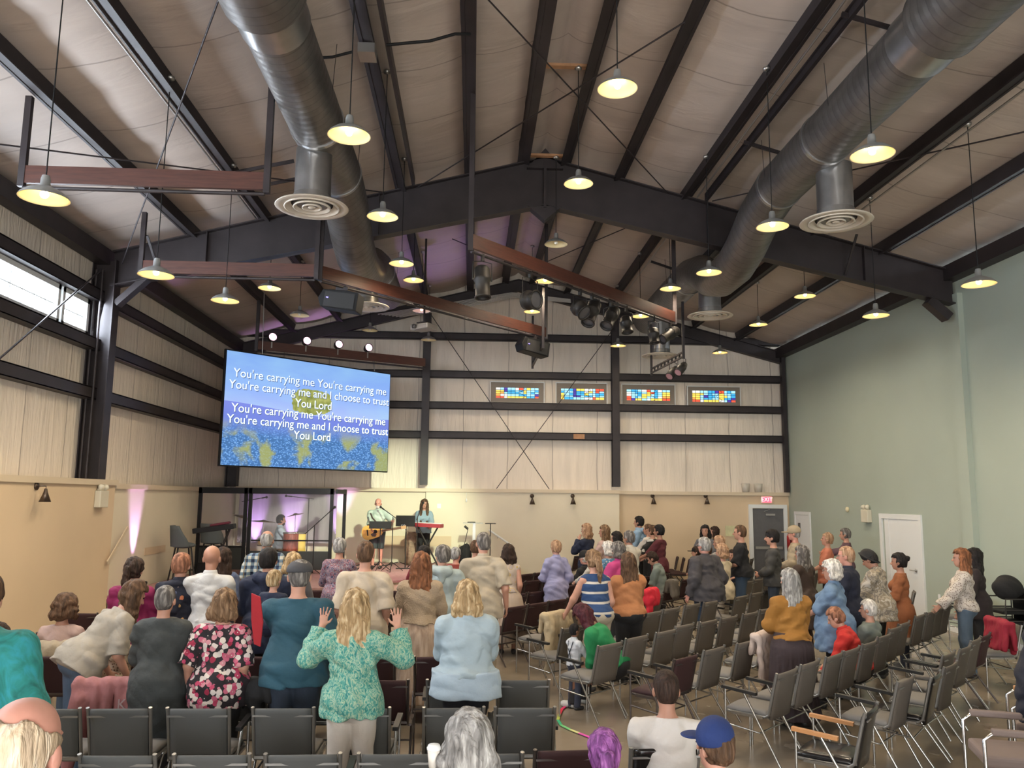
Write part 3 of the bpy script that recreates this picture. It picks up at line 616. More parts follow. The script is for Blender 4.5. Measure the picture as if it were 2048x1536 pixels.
for k, (t, l) in enumerate(((.70, 'black par can with pinkish lens, left of the hanging pair'), (.95, 'black par can with pinkish lens, right of the hanging pair'))):
    p = tp.lerp(tq, t); e = empty('hanging_par_can', p, math.radians(-50), l, 'stage light', 'hanging par cans')
    MB().tube([(-.1, 0, -.2), (-.1, 0, -.05), (0, 0, 0), (.1, 0, -.05), (.1, 0, -.2)], .008, 6).build('yoke', M_FIX, e); R = Matrix.Rotation(math.radians(130), 3, 'X')
    MB().lathe([(0, -.14), (.06, -.14), (.095, -.02), (.095, .2), (.08, .2)], (0, 0, -.22), 18, R).build('lamp_barrel', M_FIX, e)
    MB().lathe([(0, .19), (.082, .19)], (0, 0, -.22), 18, R).build('lens', mat('pink_lens', (.45, .25, .28), .2), e)
M_PINK = mat('pink_led_lens', (1, .7, .8), .3, emit=(1, .50, .66), estr=2.0)
for k, px in enumerate((545, 613, 676, 736)):
    p = on_line(px, B5)+Vector((0, -.05, .04)); e = empty('spot_fixture', p, math.radians(30), 'round pinkish stage light on the plank above the screen, %s from the left' % ORD[k], 'stage light', 'pinkish lights above the screen')
    R = Matrix.Rotation(math.radians(82), 3, 'X')
    MB().lathe([(0, -.12), (.07, -.12), (.10, -.02), (.105, .06), (.09, .06)], (0, 0, .16), 20, R).build('lamp_can', M_FIX, e)
    MB().lathe([(0, .05), (.088, .05)], (0, 0, .16), 20, R).build('lens', M_PINK, e); MB().box((0, .03, 0), (.03, .04, .16)).build('clamp', M_ALU, e)
pj = empty('hanging_projector', at_y(848, 655, 16.9), math.radians(-35), 'grey projector on a ceiling pole under the dim pendant lamp', 'projector'); zt = pz(pj.location[0])-pj.location[2]
MB().box((0, 0, 0), (.46, .36, .12)).build('case', mat('projector_grey', (.25, .23, .22), .5), pj, .02)
MB().tube([(0, 0, .06), (0, 0, zt+.1)], .022, 8).box((0, 0, .10), (.25, .2, .02)).build('mount_pole', M_STEEL, pj)
MB().lathe([(0, 0), (.05, 0), (.05, .05)], (-.1, -.18, 0), 16, Matrix.Rotation(math.pi/2, 3, 'X')).build('lens', M_LENS, pj)
# ---------------------------------------------------------------- projection screen
def screen_mat(w, h):
    m = bpy.data.materials.new('screen_picture'); m.use_nodes = True; nt = m.node_tree; nt.nodes.clear()
    out = nt.nodes.new('ShaderNodeOutputMaterial'); em = nt.nodes.new('ShaderNodeEmission'); nt.links.new(em.outputs[0], out.inputs[0])
    tc = nt.nodes.new('ShaderNodeTexCoord'); sp = nt.nodes.new('ShaderNodeSeparateXYZ'); co = tc.outputs['Object']; nt.links.new(co, sp.inputs[0]); x, y, z = sp.outputs
    v = nmath(nt, 'ADD', nmath(nt, 'DIVIDE', z, h), .5)
    nz = noise(nt, co, 1.3, 4, .3, (.6, 1, 1.6))
    sky = ramp(nt, v, [(.45, (.50, .60, .98)), (.7, (.30, .48, .98)), (1, (.24, .44, .90))])
    sky = nmix(nt, ramp(nt, nz, [(.4, (0, 0, 0)), (.75, (.35,)*3)]), sky, (.45, .80, .95))
    vo = nt.nodes.new('ShaderNodeTexVoronoi'); vo.inputs['Scale'].default_value = 20; mp = nt.nodes.new('ShaderNodeMapping'); mp.inputs['Scale'].default_value = (1, 1, 1.8); nt.links.new(co, mp.inputs[0]); nt.links.new(mp.outputs[0], vo.inputs[0])
    fl = ramp(nt, vo.outputs['Distance'], [(.0, (.55, .88, 1.0)), (.28, (.16, .38, .85)), (.6, (.08, .20, .45))])
    yel = noise(nt, co, 1.7, 4, .5); fl = nmix(nt, ramp(nt, yel, [(.50, (0, 0, 0)), (.60, (.8,)*3)]), fl, (.46, .48, .10))
    hill = ramp(nt, v, [(.25, (.18, .32, .80)), (.42, (.20, .27, .78)), (.56, (.24, .29, .84))])
    fld = nmix(nt, ramp(nt, nmath(nt, 'ADD', v, nmath(nt, 'MULTIPLY', nz, .1)), [(.30, (0, 0, 0)), (.46, (1, 1, 1))]), fl, hill)
    # hill line: high on the left, sagging to the right
    u = nmath(nt, 'DIVIDE', x, w); hl = nmath(nt, 'ADD', .525, nmath(nt, 'MULTIPLY', nmath(nt, 'SINE', nmath(nt, 'MULTIPLY', nmath(nt, 'ADD', u, .22), -4.5)), .035))
    pic = nmix(nt, nmath(nt, 'GREATER_THAN', v, hl), fld, sky)
    dx = nmath(nt, 'DIVIDE', nmath(nt, 'ADD', x, .05), .56); dz = nmath(nt, 'DIVIDE', nmath(nt, 'SUBTRACT', z, .30), .30)
    rr = nmath(nt, 'ADD', nmath(nt, 'ADD', nmath(nt, 'POWER', nmath(nt, 'ABSOLUTE', dx), 3), nmath(nt, 'POWER', nmath(nt, 'ABSOLUTE', dz), 3)), nmath(nt, 'MULTIPLY', noise(nt, co, 9, 3), 1.0))
    tree = ramp(nt, noise(nt, co, 7, 4), [(.35, (.22, .26, .06)), (.65, (.50, .52, .16))])
    pic = nmix(nt, nmath(nt, 'LESS_THAN', rr, 1.35), pic, tree)
    nt.links.new(pic, em.inputs[0]); em.inputs[1].default_value = .56; return m
sa, sb = at_y(452, 705, 17.2), at_y(778, 752, 20.3)
sw = math.hypot(sb[0]-sa[0], sb[1]-sa[1]); sh = 2.42; sang = math.atan2(sb[1]-sa[1], sb[0]-sa[0])
sc = empty('projection_screen', ((sa[0]+sb[0])/2, (sa[1]+sb[1])/2, 4.11), sang, 'large projection screen with song words over a blue flower field picture', 'screen')
me = bpy.data.meshes.new('picture'); me.from_pydata([(-sw/2, 0, -sh/2), (sw/2, 0, -sh/2), (sw/2, 0, sh/2), (-sw/2, 0, sh/2)], [], [(0, 1, 2, 3)]); pic = obj('picture', me, screen_mat(sw, sh), sc); pic.location = (0, -.045, 0)
MB().box((0, 0, 0), (sw+.05, .06, sh+.06)).build('screen_frame', M_BLACK, sc)
MB().tube([(-1.35, 0, sh/2), (-1.42, -.05, sh/2+1.80)], .01, 6).tube([(1.75, 0, sh/2), (1.75, .12, sh/2+.42)], .012, 6).build('suspension_wire', M_ALU, sc)
T1, T2 = "You're carrying me You're carrying me", "You're carrying me and I choose to trust"
m_l1 = mat('screen_text_pale', (1, 1, 1), .5, emit=(.40, .52, .72), estr=.8); m_l2 = mat('screen_text_bright', (1, 1, 1), .5, emit=(.66, .90, .86), estr=.62); m_ls = mat('screen_text_shadow', (0, 0, 0), .5, emit=(.08, .13, .28), estr=.6)
for body, vv, wd, m in ((T1, .19, 4.12, m_l1), (T2, .295, 4.42, m_l1), ('You Lord', .40, .98, m_l2), (T1, .50, 4.12, m_l2), (T2, .60, 4.42, m_l2), ('You Lord', .70, .98, m_l2)):
    for k, (mm, dx, dz, dy) in enumerate(((m_ls, .016, -.014, -.049), (m, 0, 0, -.053))):
        t = text('lettering', body, .265, (dx+(.0 if wd < 2 else .03), dy, sh/2-vv*sh+dz), (math.pi/2, 0, 0), mm, sc, .001)
        bw = max(v.co.x for v in t.data.vertices)-min(v.co.x for v in t.data.vertices); t.scale = (min(wd, sw-.1)/bw, 1, 1)
# ================================================================ stage
SZ = .58
M_CARPET = mat('stage_carpet', (.34, .20, .19), .95, var=.12, vscale=14, bump=.2, bscale=200)
poly = [(-6.10, 14.35), (-4.8, 14.7), (-3.9, 15.1), (-3.17, 15.6), (-2.43, 15.9), (-1.8, 16.7), (-1.37, 17.4), (.3, 19.2), (1.05, 20.2), (1.1, 21.62), (-6.10, 21.62)]
st = empty('stage_platform', (0, 0, 0), 0, 'low stage with reddish carpet and pale front in the left corner of the hall', 'stage')
MB().prism(poly, .0, SZ-.04).build('stage_front', M_CREAM2, st)
ed = [(x+(.04 if x > -6 else 0), y-(.05 if y < 21 else 0)) for x, y in poly]; MB().prism(ed, SZ-.04, SZ).build('stage_top', M_CARPET, st)
def stage(px, py): p = at_z(px, py, SZ); return Vector((p[0], p[1], SZ))
# drum booth
bt = empty('drum_booth', (0, 0, 0), 0, 'black framed booth with clear panels around the drums', 'booth'); BY = 18.35; H0, H1 = SZ, 2.44
m_acr = mat('clear_panel', (.8, .8, .85), .05, alpha=.03)
fr = MB(); xs = [-5.97, -4.95, -4.86, -3.02]
for x in (-5.97, -4.98, -4.88, -3.10): fr.box((x, BY, (H0+H1)/2), (.07, .07, H1-H0))
fr.box((-4.53, BY, H1-.06), (2.95, .07, .13)).box((-5.45, BY, 1.16), (1.0, .05, .04)).box((-3.95, BY, 1.30), (1.75, .03, .03)).box((-3.0, BY+.6, H1-.06), (.05, 1.2, .10)).box((-3.0, BY+1.2, (H0+H1)/2), (.07, .07, H1-H0)).build('booth_frame', M_BLACK, bt)
MB().box((-5.45, BY, .91), (.96, .05, .48)).box((-3.98, BY, .87), (1.76, .05, .40)).build('lower_panel', mat('dark_panel', (.018, .022, .02), .4), bt)
MB().box((-5.45, BY, 1.77), (.96, .012, 1.2)).box((-3.98, BY, 1.72), (1.76, .012, 1.2)).build('clear_pane', m_acr, bt)
MB().box((-4.75, 21.5, 1.75), (2.5, .04, 1.35)).build('acoustic_curtain', mat('mauve_grey_fabric', (.30, .26, .29), .9, var=.12, vscale=3, stretch=(3, 1, .3)), bt)
# violet wall washers
def washer(loc, aim, pw, label, rz=0, spot=32):
    e = empty('wall_washer', loc, rz, label, 'uplight', 'violet uplights')
    MB().lathe([(0, 0), (.07, 0), (.08, .12), (.07, .13), (.06, .10)], n=18).build('lamp_can', M_FIX, e)
    MB().lathe([(0, .105), (.06, .105)], n=18).build('lens', mat('violet_lens', (.6, .4, 1), .3, emit=(.55, .25, 1), estr=6), e)
    light('washer_light', 'SPOT', (loc[0], loc[1], loc[2]+.14), pw, (.70, .42, 1.0), .04, aim=aim, spot=spot, blend=.8)
washer((-5.93, 15.35, SZ), (-6.14, 15.35, 2.3), 260, 'violet uplight on the stage floor by the left wall')
washer((-5.55, 21.25, SZ), (-5.55, 21.62, 2.4), 260, 'violet uplight behind the drum booth, left one')
washer((-4.62, 21.25, SZ), (-4.62, 21.50, 2.4), 320, 'violet uplight behind the drum booth, middle one')
washer((-3.40, 21.25, SZ), (-3.40, 21.50, 2.4), 320, 'violet uplight behind the drum booth, right one')
washer((-.02, 21.36, SZ), (-.02, 21.66, 2.4), 300, 'violet uplight at the end wall right of the keyboard player')
light('ceiling_glow', 'SPOT', (-1.3, 19.2, 3.0), 170, (.42, .26, 1), .2, aim=(-.9, 18.6, 8), spot=60, blend=1)
# instruments and stands
M_CYM = mat('bronze_cymbal', (.30, .22, .14), .3, .9)
def stand(base, top, label, name='microphone_stand', boom=None, tri=.28, head=True, cat='stand', group=None):
    base = Vector((top[0], top[1], SZ)); e = empty(name, base, 0, label, cat, group); t = Vector(top)-Vector(base)
    MB().tube([(0, 0, .12), t], .011, 8).build('pole', M_FIX, e)
    l = MB()
    for k in range(3): a = 2.1*k+.5; l.tube([(0, 0, .22), (tri*math.cos(a), tri*math.sin(a), .012)], .009, 6)
    l.build('tripod_base', M_FIX, e)
    if boom:
        b0, b1 = [Vector(q)-Vector(base) for q in boom]; MB().tube([b0, b1], .009, 6).build('boom_arm', M_FIX, e)
        if head: d = (b1-b0).normalized(); MB().tube([b1, b1+d*.12], .016, 10).ball(b1+d*.14, .03, 10, 8).build('microphone', M_FIX, e)
    return e
def drum(name, base, r, h, m, label, head=(.75, .70, .62), tilt=0, cat='drum'):
    e = empty(name, base, 0, label, cat); e.rotation_euler = (math.radians(tilt), 0, 0)
    MB().lathe([(0, 0), (r*.96, 0), (r, .02), (r, h-.02), (r*.98, h)], n=24).build('shell', m, e)
    MB().lathe([(0, h+.002), (r*.97, h+.002)], n=24).build('drum_head', mat('skin_%d' % int(head[0]*100), head, .5), e)
    MB().lathe([(r+.004, h-.02), (r+.015, h-.015), (r+.015, h+.008), (r+.004, h+.01)], n=24).lathe([(r+.003, 0), (r+.012, .0), (r+.012, .03), (r+.003, .03)], n=24).build('hoop', M_CHROME, e); return e
def cymbal(c, r, tilt, label):
    c = Vector(c); e = empty('cymbal_stand', (c.x, c.y, SZ), 0, label, 'cymbal', 'cymbals'); z = c.z-SZ
    MB().tube([(0, 0, .2), (0, 0, z)], .01, 6).tube([(0, 0, .3), (.2, .1, .01)], .008, 6).tube([(0, 0, .3), (-.2, .1, .01)], .008, 6).tube([(0, 0, .3), (0, -.22, .01)], .008, 6).build('pole', M_ALU, e)
    b = MB().lathe([(0, .03), (.03, .028), (.06, .01), (r, -.012), (r, -.016), (.06, .004), (0, .02)], n=28, R=Matrix.Rotation(math.radians(tilt), 3, 'Y')).build('cymbal', M_CYM, e); b.location = (0, 0, z)
cymbal(at_y(484, 1033, 19.7), .22, 18, 'bronze cymbal on a stand at the left of the drum kit')
cymbal(at_y(527, 1042, 19.2), .28, 3, 'wide bronze cymbal in front of the drummer')
cymbal(at_y(591, 1029, 19.8), .20, -12, 'bronze cymbal on a stand right of the drummer')
M_DRUMR = mat('carved_red_wood', (.22, .05, .025), .45, var=.5, vscale=14, stretch=(6, 6, 1))
p = at_y(581, 1093, 18.55); drum('hand_drum', (p[0], p[1], SZ), .165, .40+p[2]-SZ-.1, M_DRUMR, 'large carved reddish wooden hand drum in front of the drummer')
drum('snare_drum', (-4.95, 20.1, SZ+.5), .17, .16, mat('maple_shell', (.50, .33, .12), .4), 'pale wooden drum behind the black booth post')
MB_ = MB().tube([(-4.95, 20.1, SZ), (-4.95, 20.1, SZ+.5)], .03).build('drum_stool_stand', M_FIX); tag(MB_, 'black stand holding the pale wooden drum', 'stand')
drum('bass_drum', (-4.45, 20.3, SZ), .26, .52, mat('dark_red_shell', (.12, .03, .03), .35), 'dark bass drum standing inside the booth')
p = at_y(600, 1066, 19.4); drum('tom_drum', (p[0], p[1], SZ), .14, p[2]-SZ, mat('yellow_shell', (.60, .48, .10), .4), 'yellow tall drum to the right of the drummer')
stand(stage(500, 1128), at_y(500, 1001, 19.3), 'tall microphone stand with boom behind the left booth post', boom=(at_y(484, 1003, 19.3), at_y(524, 996, 19.0)))
stand(stage(612, 1131), at_y(618, 997, 19.3), 'tall microphone stand with boom arm at the right of the drums', boom=(at_y(628, 998, 19.3), at_y(584, 993, 19.0)))
stand(at_z(628, 1147, SZ), at_y(629, 1050, 17.3), 'microphone stand with long boom in front of the booth', boom=(at_y(610, 1068, 17.3), at_y(660, 1023, 17.1)))
stand(at_z(785, 1137, SZ), at_y(786, 1034, 19.1), 'singer microphone stand in front of the guitar player', boom=(at_y(797, 1040, 19.1), at_y(768, 1019, 19.5)))
stand(at_z(836, 1126, SZ), at_y(835, 1035, 19.8), 'microphone stand in front of the keyboard player', boom=(at_y(833, 1040, 19.8), at_y(844, 1012, 20.3)))
stand(at_z(928, 1122, SZ), at_y(934, 1085, 20.4), 'black microphone stand leaning at the right of the stage', boom=(at_y(925, 1105, 20.4), at_y(936, 1058, 20.4)), head=False)
tag(MB().tube([at_y(936, 1058, 20.4), at_y(929, 1052, 20.4)], .03, 10).build('clip_microphone', M_FIX), 'microphone clipped on the leaning stand', 'microphone')
bg = tag(MB().ball((0, 0, .22), (.20, .16, .26), 12, 10).ball((.05, 0, .42), (.10, .1, .10)).ball((-.1, .05, .12), (.16, .14, .14)).build('black_gear_bag', mat('black_fabric', (.012, .012, .014), .9, bump=.5, bscale=30)), 'black lumpy gear bag at the foot of the leaning microphone stand', 'bag'); bg.location = at_z(928, 1128, SZ)
def music_stand(base, top, w, h, rz, label):
    base = Vector((top[0], top[1], SZ)); e = empty('music_stand', base, rz, label, 'music stand'); t = Vector(top)-Vector(base); t = Vector((0, 0, t.z))
    MB().tube([(0, 0, .15), t], .012, 8).build('pole', M_FIX, e); l = MB()
    for k in range(3): a = 2.1*k+.3; l.tube([(0, 0, .22), (.26*math.cos(a), .26*math.sin(a), .012)], .009, 6)
    l.build('tripod_base', M_FIX, e)
    MB().box(t+Vector((0, 0, .0)), (w, .02, h), Matrix.Rotation(math.radians(-12), 3, 'X')).box(t+Vector((0, -.05, -h/2+.01)), (w, .09, .015)).build('desk', M_BLACK, e, .004)
music_stand(at_z(760, 1134, SZ), at_y(761, 1050, 19.2), .52, .17, 0, 'black music stand in front of the guitar player')
kbd = empty('stage_keyboard', (0, 0, 0), 0, 'red slim keyboard on a black X stand', 'keyboard'); ka, kb_ = at_y(828, 1049, 20.2), at_y(884, 1052, 20.0)
MB().bar(ka, kb_, .28, .09).build('keyboard_body', mat('red_keyboard', (.30, .03, .04), .4), kbd, .01)
MB().bar(Vector(ka)+Vector((0, .08, .05)), Vector(kb_)+Vector((0, .08, .05)), .15, .015).build('keys', M_WHITE, kbd)
kc = (Vector(ka)+Vector(kb_))/2; MB().tube([(kc.x-.28, kc.y, SZ+.02), (kc.x+.24, kc.y, kc.z-.05)], .02).tube([(kc.x+.28, kc.y+.04, SZ+.02), (kc.x-.24, kc.y+.04, kc.z-.05)], .02).build('cross_stand', M_FIX, kbd)
mo = empty('laptop_display', (0, 0, 0), 0, 'black display panel on a stand beside the red keyboard', 'display'); p = at_y(811, 1042, 19.8)
MB().box(p, (.46, .03, .26), Matrix.Rotation(math.radians(-12), 3, 'X')).build('display_panel', M_BLACKG, mo, .006)
MB().tube([(p[0]+.02, p[1]+.03, SZ), (p[0]+.02, p[1]+.03, p[2])], .014).tube([(p[0]-.2, p[1], SZ+.01), (p[0]+.24, p[1], SZ+.01)], .014).build('stand_pole', M_FIX, mo)
lec = empty('glass_table', (0, 0, 0), 0, 'tall slim pedestal table with a clear top at the right of the stage', 'table'); p = at_y(946, 1046, 20.6)
MB().box(p, (.50, .34, .015)).build('table_top', mat('clear_glass_top', (.5, .52, .5), .1, alpha=.5), lec)
MB().box((p[0]+.03, p[1], (p[2]+SZ)/2), (.07, .07, p[2]-SZ)).box((p[0]+.03, p[1], SZ+.01), (.34, .3, .02)).build('pedestal', M_ALU, lec); MB().box((p[0]-.04, p[1], p[2]+.02), (.2, .12, .02)).build('clip', M_BLACK, lec)
p = at_y(981, 1047, 20.9); tt = empty('slim_music_stand', (0, 0, 0), 0, 'slim black flat topped stand right of the pedestal table', 'music stand')
MB().box(p, (.27, .2, .014)).build('desk', M_BLACK, tt); MB().tube([(p[0], p[1], SZ), p], .012).tube([(p[0]-.2, p[1], SZ+.012), (p[0]+.2, p[1], SZ+.012)], .012).build('pole', M_FIX, tt)
cj = empty('conga_drum', (0, 0, 0), 0, 'tall woven pattern drum case standing behind the singer microphone', 'drum'); p = at_y(822, 1090, 21.0)
MB().lathe([(0, 0), (.12, 0), (.16, .3), (.17, .55), (.15, .82), (0, .82)], (p[0], p[1], SZ), 20).build('shell', mat('faded_wood', (.30, .20, .14), .7, var=.5, vscale=12), cj)
for k, (px, l) in enumerate(((710, 'left'), (880, 'right'))):
    e = empty('floor_monitor', stage(px, 1116 if k else 1122), math.radians(15-30*k), 'black wedge stage monitor on the %s of the guitar player' % l, 'monitor speaker')
    MB().prism([(-.2, 0), (.2, 0), (.14, .26), (-.08, .30)], -.25, .25, axis=0).build('cabinet', M_BLACK, e, .01)
for k, q in enumerate(([(700, 1135), (730, 1128), (770, 1132), (800, 1124), (840, 1128), (880, 1122)], [(640, 1150), (670, 1142), (700, 1147), (720, 1136)], [(790, 1122), (812, 1130), (835, 1120), (856, 1131), (870, 1126)])):
    cable('stage_cable', [tuple(stage(*r)+Vector((0, 0, .012))) for r in q], .012, 'black cable lying on the stage carpet, %s' % ('under the guitar player', 'beside the booth', 'below the red keyboard')[k])
def bar_stool(px, Y, rz, label):
    p = at_y(px, 1075, Y); e = empty('bar_stool', (p[0], Y, SZ), rz, label, 'stool', 'grey bar stools'); m = mat('slate_fabric', (.085, .10, .105), .85, bump=.1, bscale=150)
    MB().ball((0, 0, .72), (.24, .23, .06), 20, 10).build('seat', m, e)
    V = []; F = []; n = 13
    for j in range(6):
        z = .70+.40*j/5; w = (1.15, 1.12, 1.0, .85, .72, .6)[j]
        for i in range(n):
            a = math.pi*(-.5+w*(i/(n-1)-.5))
            for r in (.24+.03*j/5, .20+.03*j/5): V.append((r*math.cos(a)*1.0, r*math.sin(a), z))
    for j in range(5):
        for i in range(n-1):
            a = (j*n+i)*2; b = ((j+1)*n+i)*2; F += [(a, a+2, b+2, b), (a+1, b+1, b+3, a+3)]
    for i in range(n-1): a = (5*n+i)*2; F.append((a, a+2, a+3, a+1))
    for j in range(5):
        for i in (0, n-1): a = (j*n+i)*2; b = ((j+1)*n+i)*2; F.append((a, a+1, b+1, b))
    me = bpy.data.meshes.new('backrest'); me.from_pydata(V, [], F); [setattr(q, 'use_smooth', True) for q in me.polygons]; obj('backrest', me, m, e)
    for sx in (-1, 1):
        for sy in (-1, 1): MB().tube([(sx*.12, sy*.12, .68), (sx*.21, sy*.21, .01)], .016).build('leg', M_FIX, e)
    MB().tube([(-.18, -.18, .25), (.18, -.18, .25), (.18, .18, .25), (-.18, .18, .25), (-.18, -.18, .25)], .01).build('foot_ring', M_FIX, e)
bar_stool(368, 16.4, math.radians(-60), 'slate grey bar stool at the left wall of the stage')
bar_stool(426, 17.75, math.radians(-20), 'slate grey bar stool behind the left keyboard')
kk = empty('covered_keyboard', (0, 0, 0), 0, 'dark keyboard with a cloth on a black stand at the left of the stage', 'keyboard'); a, b = at_y(388, 1062, 16.7), at_y(470, 1052, 16.8)
MB().bar(a, b, .34, .10).build('keyboard_body', M_BLACK, kk, .01); MB().bar(Vector(a).lerp(Vector(b), .4)+Vector((0, 0, .07)), Vector(b)+Vector((-.1, 0, .07)), .3, .05).build('dark_cloth', mat('burgundy_cloth', (.10, .015, .03), .9), kk, .02)
MB().tube([Vector(b)+Vector((-.1, 0, -.05)), (b[0]-.45, b[1], SZ+.02)], .025).tube([Vector(b)+Vector((-.2, .1, -.05)), (b[0]-.1, b[1]+.1, SZ+.02)], .02).tube([(b[0]-.5, b[1], SZ+.02), (b[0]+.05, b[1]+.1, SZ+.02)], .02).build('stand_leg', M_FIX, kk)
tag(MB().box((0, 0, .17), (.40, .25, .34)).build('small_amplifier', M_BLACK, None, .01), 'black box amplifier under the covered keyboard', 'amplifier').location = (-5.3, 17.1, SZ)
for k, (a, b, c, d) in enumerate(((270, 1118, 350, 1103),)):
    tag(MB().box((0, 0, 0), (.015, 1.05, .14)).build('wall_socket_board', M_CREAM), 'tan patch panel low on the left wall over the stage', 'panel').location = at_x(310, 1100, XLW-.045)
tag(MB().box((0, 0, 0), (2.1, .02, .26)).build('wall_socket_strip', M_CREAM), 'tan horizontal patch strip on the wall behind the musicians', 'panel').location = at_y(822, 1082, 21.64)
tag(MB().box((0, 0, 0), (.10, .02, .12)).build('wall_switch', M_WHITE), 'pale switch plate on the end wall above the keyboard player', 'switch').location = at_y(878, 1012, 21.64)
tag(MB().tube([(0, 0, .12), (0, 0, -.05)], .004, 5).ball((0, 0, -.07), (.02, .02, .05)).build('hanging_cord_pull', M_WHITE), 'white cord pull hanging on the end wall over the stage', 'cord').location = at_y(933, 995, 21.6)
# ================================================================ chairs
M_CF = {'grey': mat('chair_grey_fabric', (.080, .083, .083), .85, bump=.15, bscale=400), 'maroon': mat('chair_maroon_fabric', (.030, .008, .009), .8, bump=.15, bscale=400), 'black': mat('chair_black_vinyl', (.010, .009, .009), .22),
        'taupe': mat('chair_taupe_fabric', (.105, .09, .075), .85, bump=.15, bscale=400), 'mauve': mat('chair_mauve_fabric', (.20, .155, .14), .9, bump=.2, bscale=300)}
M_CSEAT = mat('chair_grey_seat', (.16, .15, .14), .85, bump=.15, bscale=400)
M_CFR = {'grey': mat('chair_grey_frame', (.20, .195, .185), .32, .6), 'maroon': mat('chair_bronze_frame', (.10, .085, .08), .3, .75)}
M_CLEG = mat('chair_silver_leg', (.40, .39, .37), .25, .9)
M_ARMB = mat('black_arm_pad', (.012, .012, .012), .4); M_ARMW = mat('oak_arm_pad', (.42, .20, .08), .4)
def chair_parts(arms, full=False):
    W_ = .215; P = {}
    # backrest: a gently curved panel with a rolled top edge
    V = []; F = []; nx, rows = 9, [(-.20, .385 if full else .445, .012), (-.207, .46, .014), (-.235, .60, .016), (-.258, .70, .018), (-.270, .745, .022), (-.278, .768, .018), (-.281, .780, .004)]
    for s in (1, -1):
        for y, z, t in rows:
            for i in range(nx): u = i/(nx-1)*2-1; V.append((u*.195, y-.022*(1-u*u)+s*t*.9, z+.006*(1-u*u)))
    m = len(rows)
    for s in range(2):
        for j in range(m-1):
            for i in range(nx-1):
                a = s*m*nx+j*nx+i; q = (a, a+1, a+nx+1, a+nx); F.append(q if s == 0 else q[::-1])
    o = m*nx
    for i in range(nx-1): F.append((i+1, i, i+o, i+1+o)); a = (m-1)*nx+i; F.append((a, a+1, a+1+o, a+o))
    for j in range(m-1):
        for i in (0, nx-1): a = j*nx+i; q = (a, a+nx, a+nx+o, a+o); F.append(q if i == 0 else q[::-1])
    me = bpy.data.meshes.new('backrest'); me.from_pydata(V, [], F); [setattr(p, 'use_smooth', True) for p in me.polygons]; P['backrest'] = me
    b = MB()
    for s in (-1, 1): b.tube([(s*.205, .20, .405), (s*.205, .05, .40), (s*.207, -.16, .405), (s*.208, -.197, .43), (s*.21, -.235, .60), (s*.212, -.270, .745), (s*.214, -.285, .790)], .0135, 6)
    b.bar((-.21, -.296, .733), (.21, -.296, .733), .008, .013).bar((-.205, -.205, .43), (.205, -.205, .43), .012, .02)
    P['back_frame'] = b.mesh('back_frame')
    s_ = MB(); nx = 7; V = []; F = []
    for k, (z0) in enumerate((.405, .447)):
        for j, y in enumerate((-.19, -.15, 0, .12, .19, .215)):
            for i in range(nx): u = i/(nx-1)*2-1; V.append((u*.20, y, z0+(.012*(1-u*u) if k else 0)-(.018 if k and j in (0, 5) else 0)))
    for k in range(2):
        for j in range(5):
            for i in range(nx-1): a = k*6*nx+j*nx+i; q = (a, a+1, a+nx+1, a+nx); F.append(q if k else q[::-1])
    o = 6*nx
    for i in range(nx-1): F.append((i, i+1, i+1+o, i+o)); a = 5*nx+i; F.append((a+1, a, a+o, a+1+o))
    for j in range(5): a = j*nx; F.append((a+nx, a, a+o, a+nx+o)); a = j*nx+nx-1; F.append((a, a+nx, a+nx+o, a+o))
    me = bpy.data.meshes.new('seat'); me.from_pydata(V, [], F); [setattr(p, 'use_smooth', True) for p in me.polygons]; P['seat'] = me
    legs = []
    for s in (-1, 1):
        x = s*.235
        legs.append(MB().tube([(x, .20, .60 if arms else .42), (x, .205, 0)], .0105, 6).mesh('leg'))
        legs.append(MB().tube([(x, -.02 if not arms else .03, .41 if not arms else .60), (x, -.31, 0)], .0105, 6).mesh('leg'))
    P['leg'] = legs; c = MB()
    for s in (-1, 1): c.tube([(s*.235, -.12, .27), (s*.235, .20, .30)], .008, 6).box((s*.222, .0, .40), (.03, .30, .02))
    c.tube([(-.235, -.12, .27), (.235, -.12, .27)], .008, 6); P['stretcher'] = c.mesh('stretcher')
    if arms: P['arm'] = [MB().bar((s*.237, -.10, .592), (s*.237, .225, .612), .042, .026).mesh('arm') for s in (-1, 1)]
    return P
CP = {(a, f): chair_parts(a, f) for a in (False, True) for f in (False, True)}
MESHV = {}
def mvar(me, m):
    k = (me.name, m.name)
    if k not in MESHV: c = me.copy(); c.name = me.name.split('.')[0]; c.materials.append(m); MESHV[k] = c
    return MESHV[k]
def chair_proto(kind, arms):
    P = CP[(arms, kind in ('taupe', 'black'))]; r = empty('stacking_chair', (0, 0, 0)); f = M_CFR['maroon' if kind == 'maroon' else 'grey']
    obj('backrest', mvar(P['backrest'], M_CF[kind]), None, r); obj('seat', mvar(P['seat'], {'grey': M_CSEAT, 'taupe': M_CSEAT}.get(kind, M_CF[kind])), None, r)
    obj('back_frame', mvar(P['back_frame'], f), None, r)
    for l in P['leg']: obj('leg', mvar(l, M_CLEG if kind != 'maroon' else M_CFR['maroon']), None, r)
    obj('stretcher', mvar(P['stretcher'], M_CLEG if kind != 'maroon' else M_CFR['maroon']), None, r)
    if arms:
        for a in P['arm']: obj('armrest', mvar(a, M_ARMW if kind == 'black' else M_ARMB), None, r)
    return r
PROTO = {}
CHAIRS = []
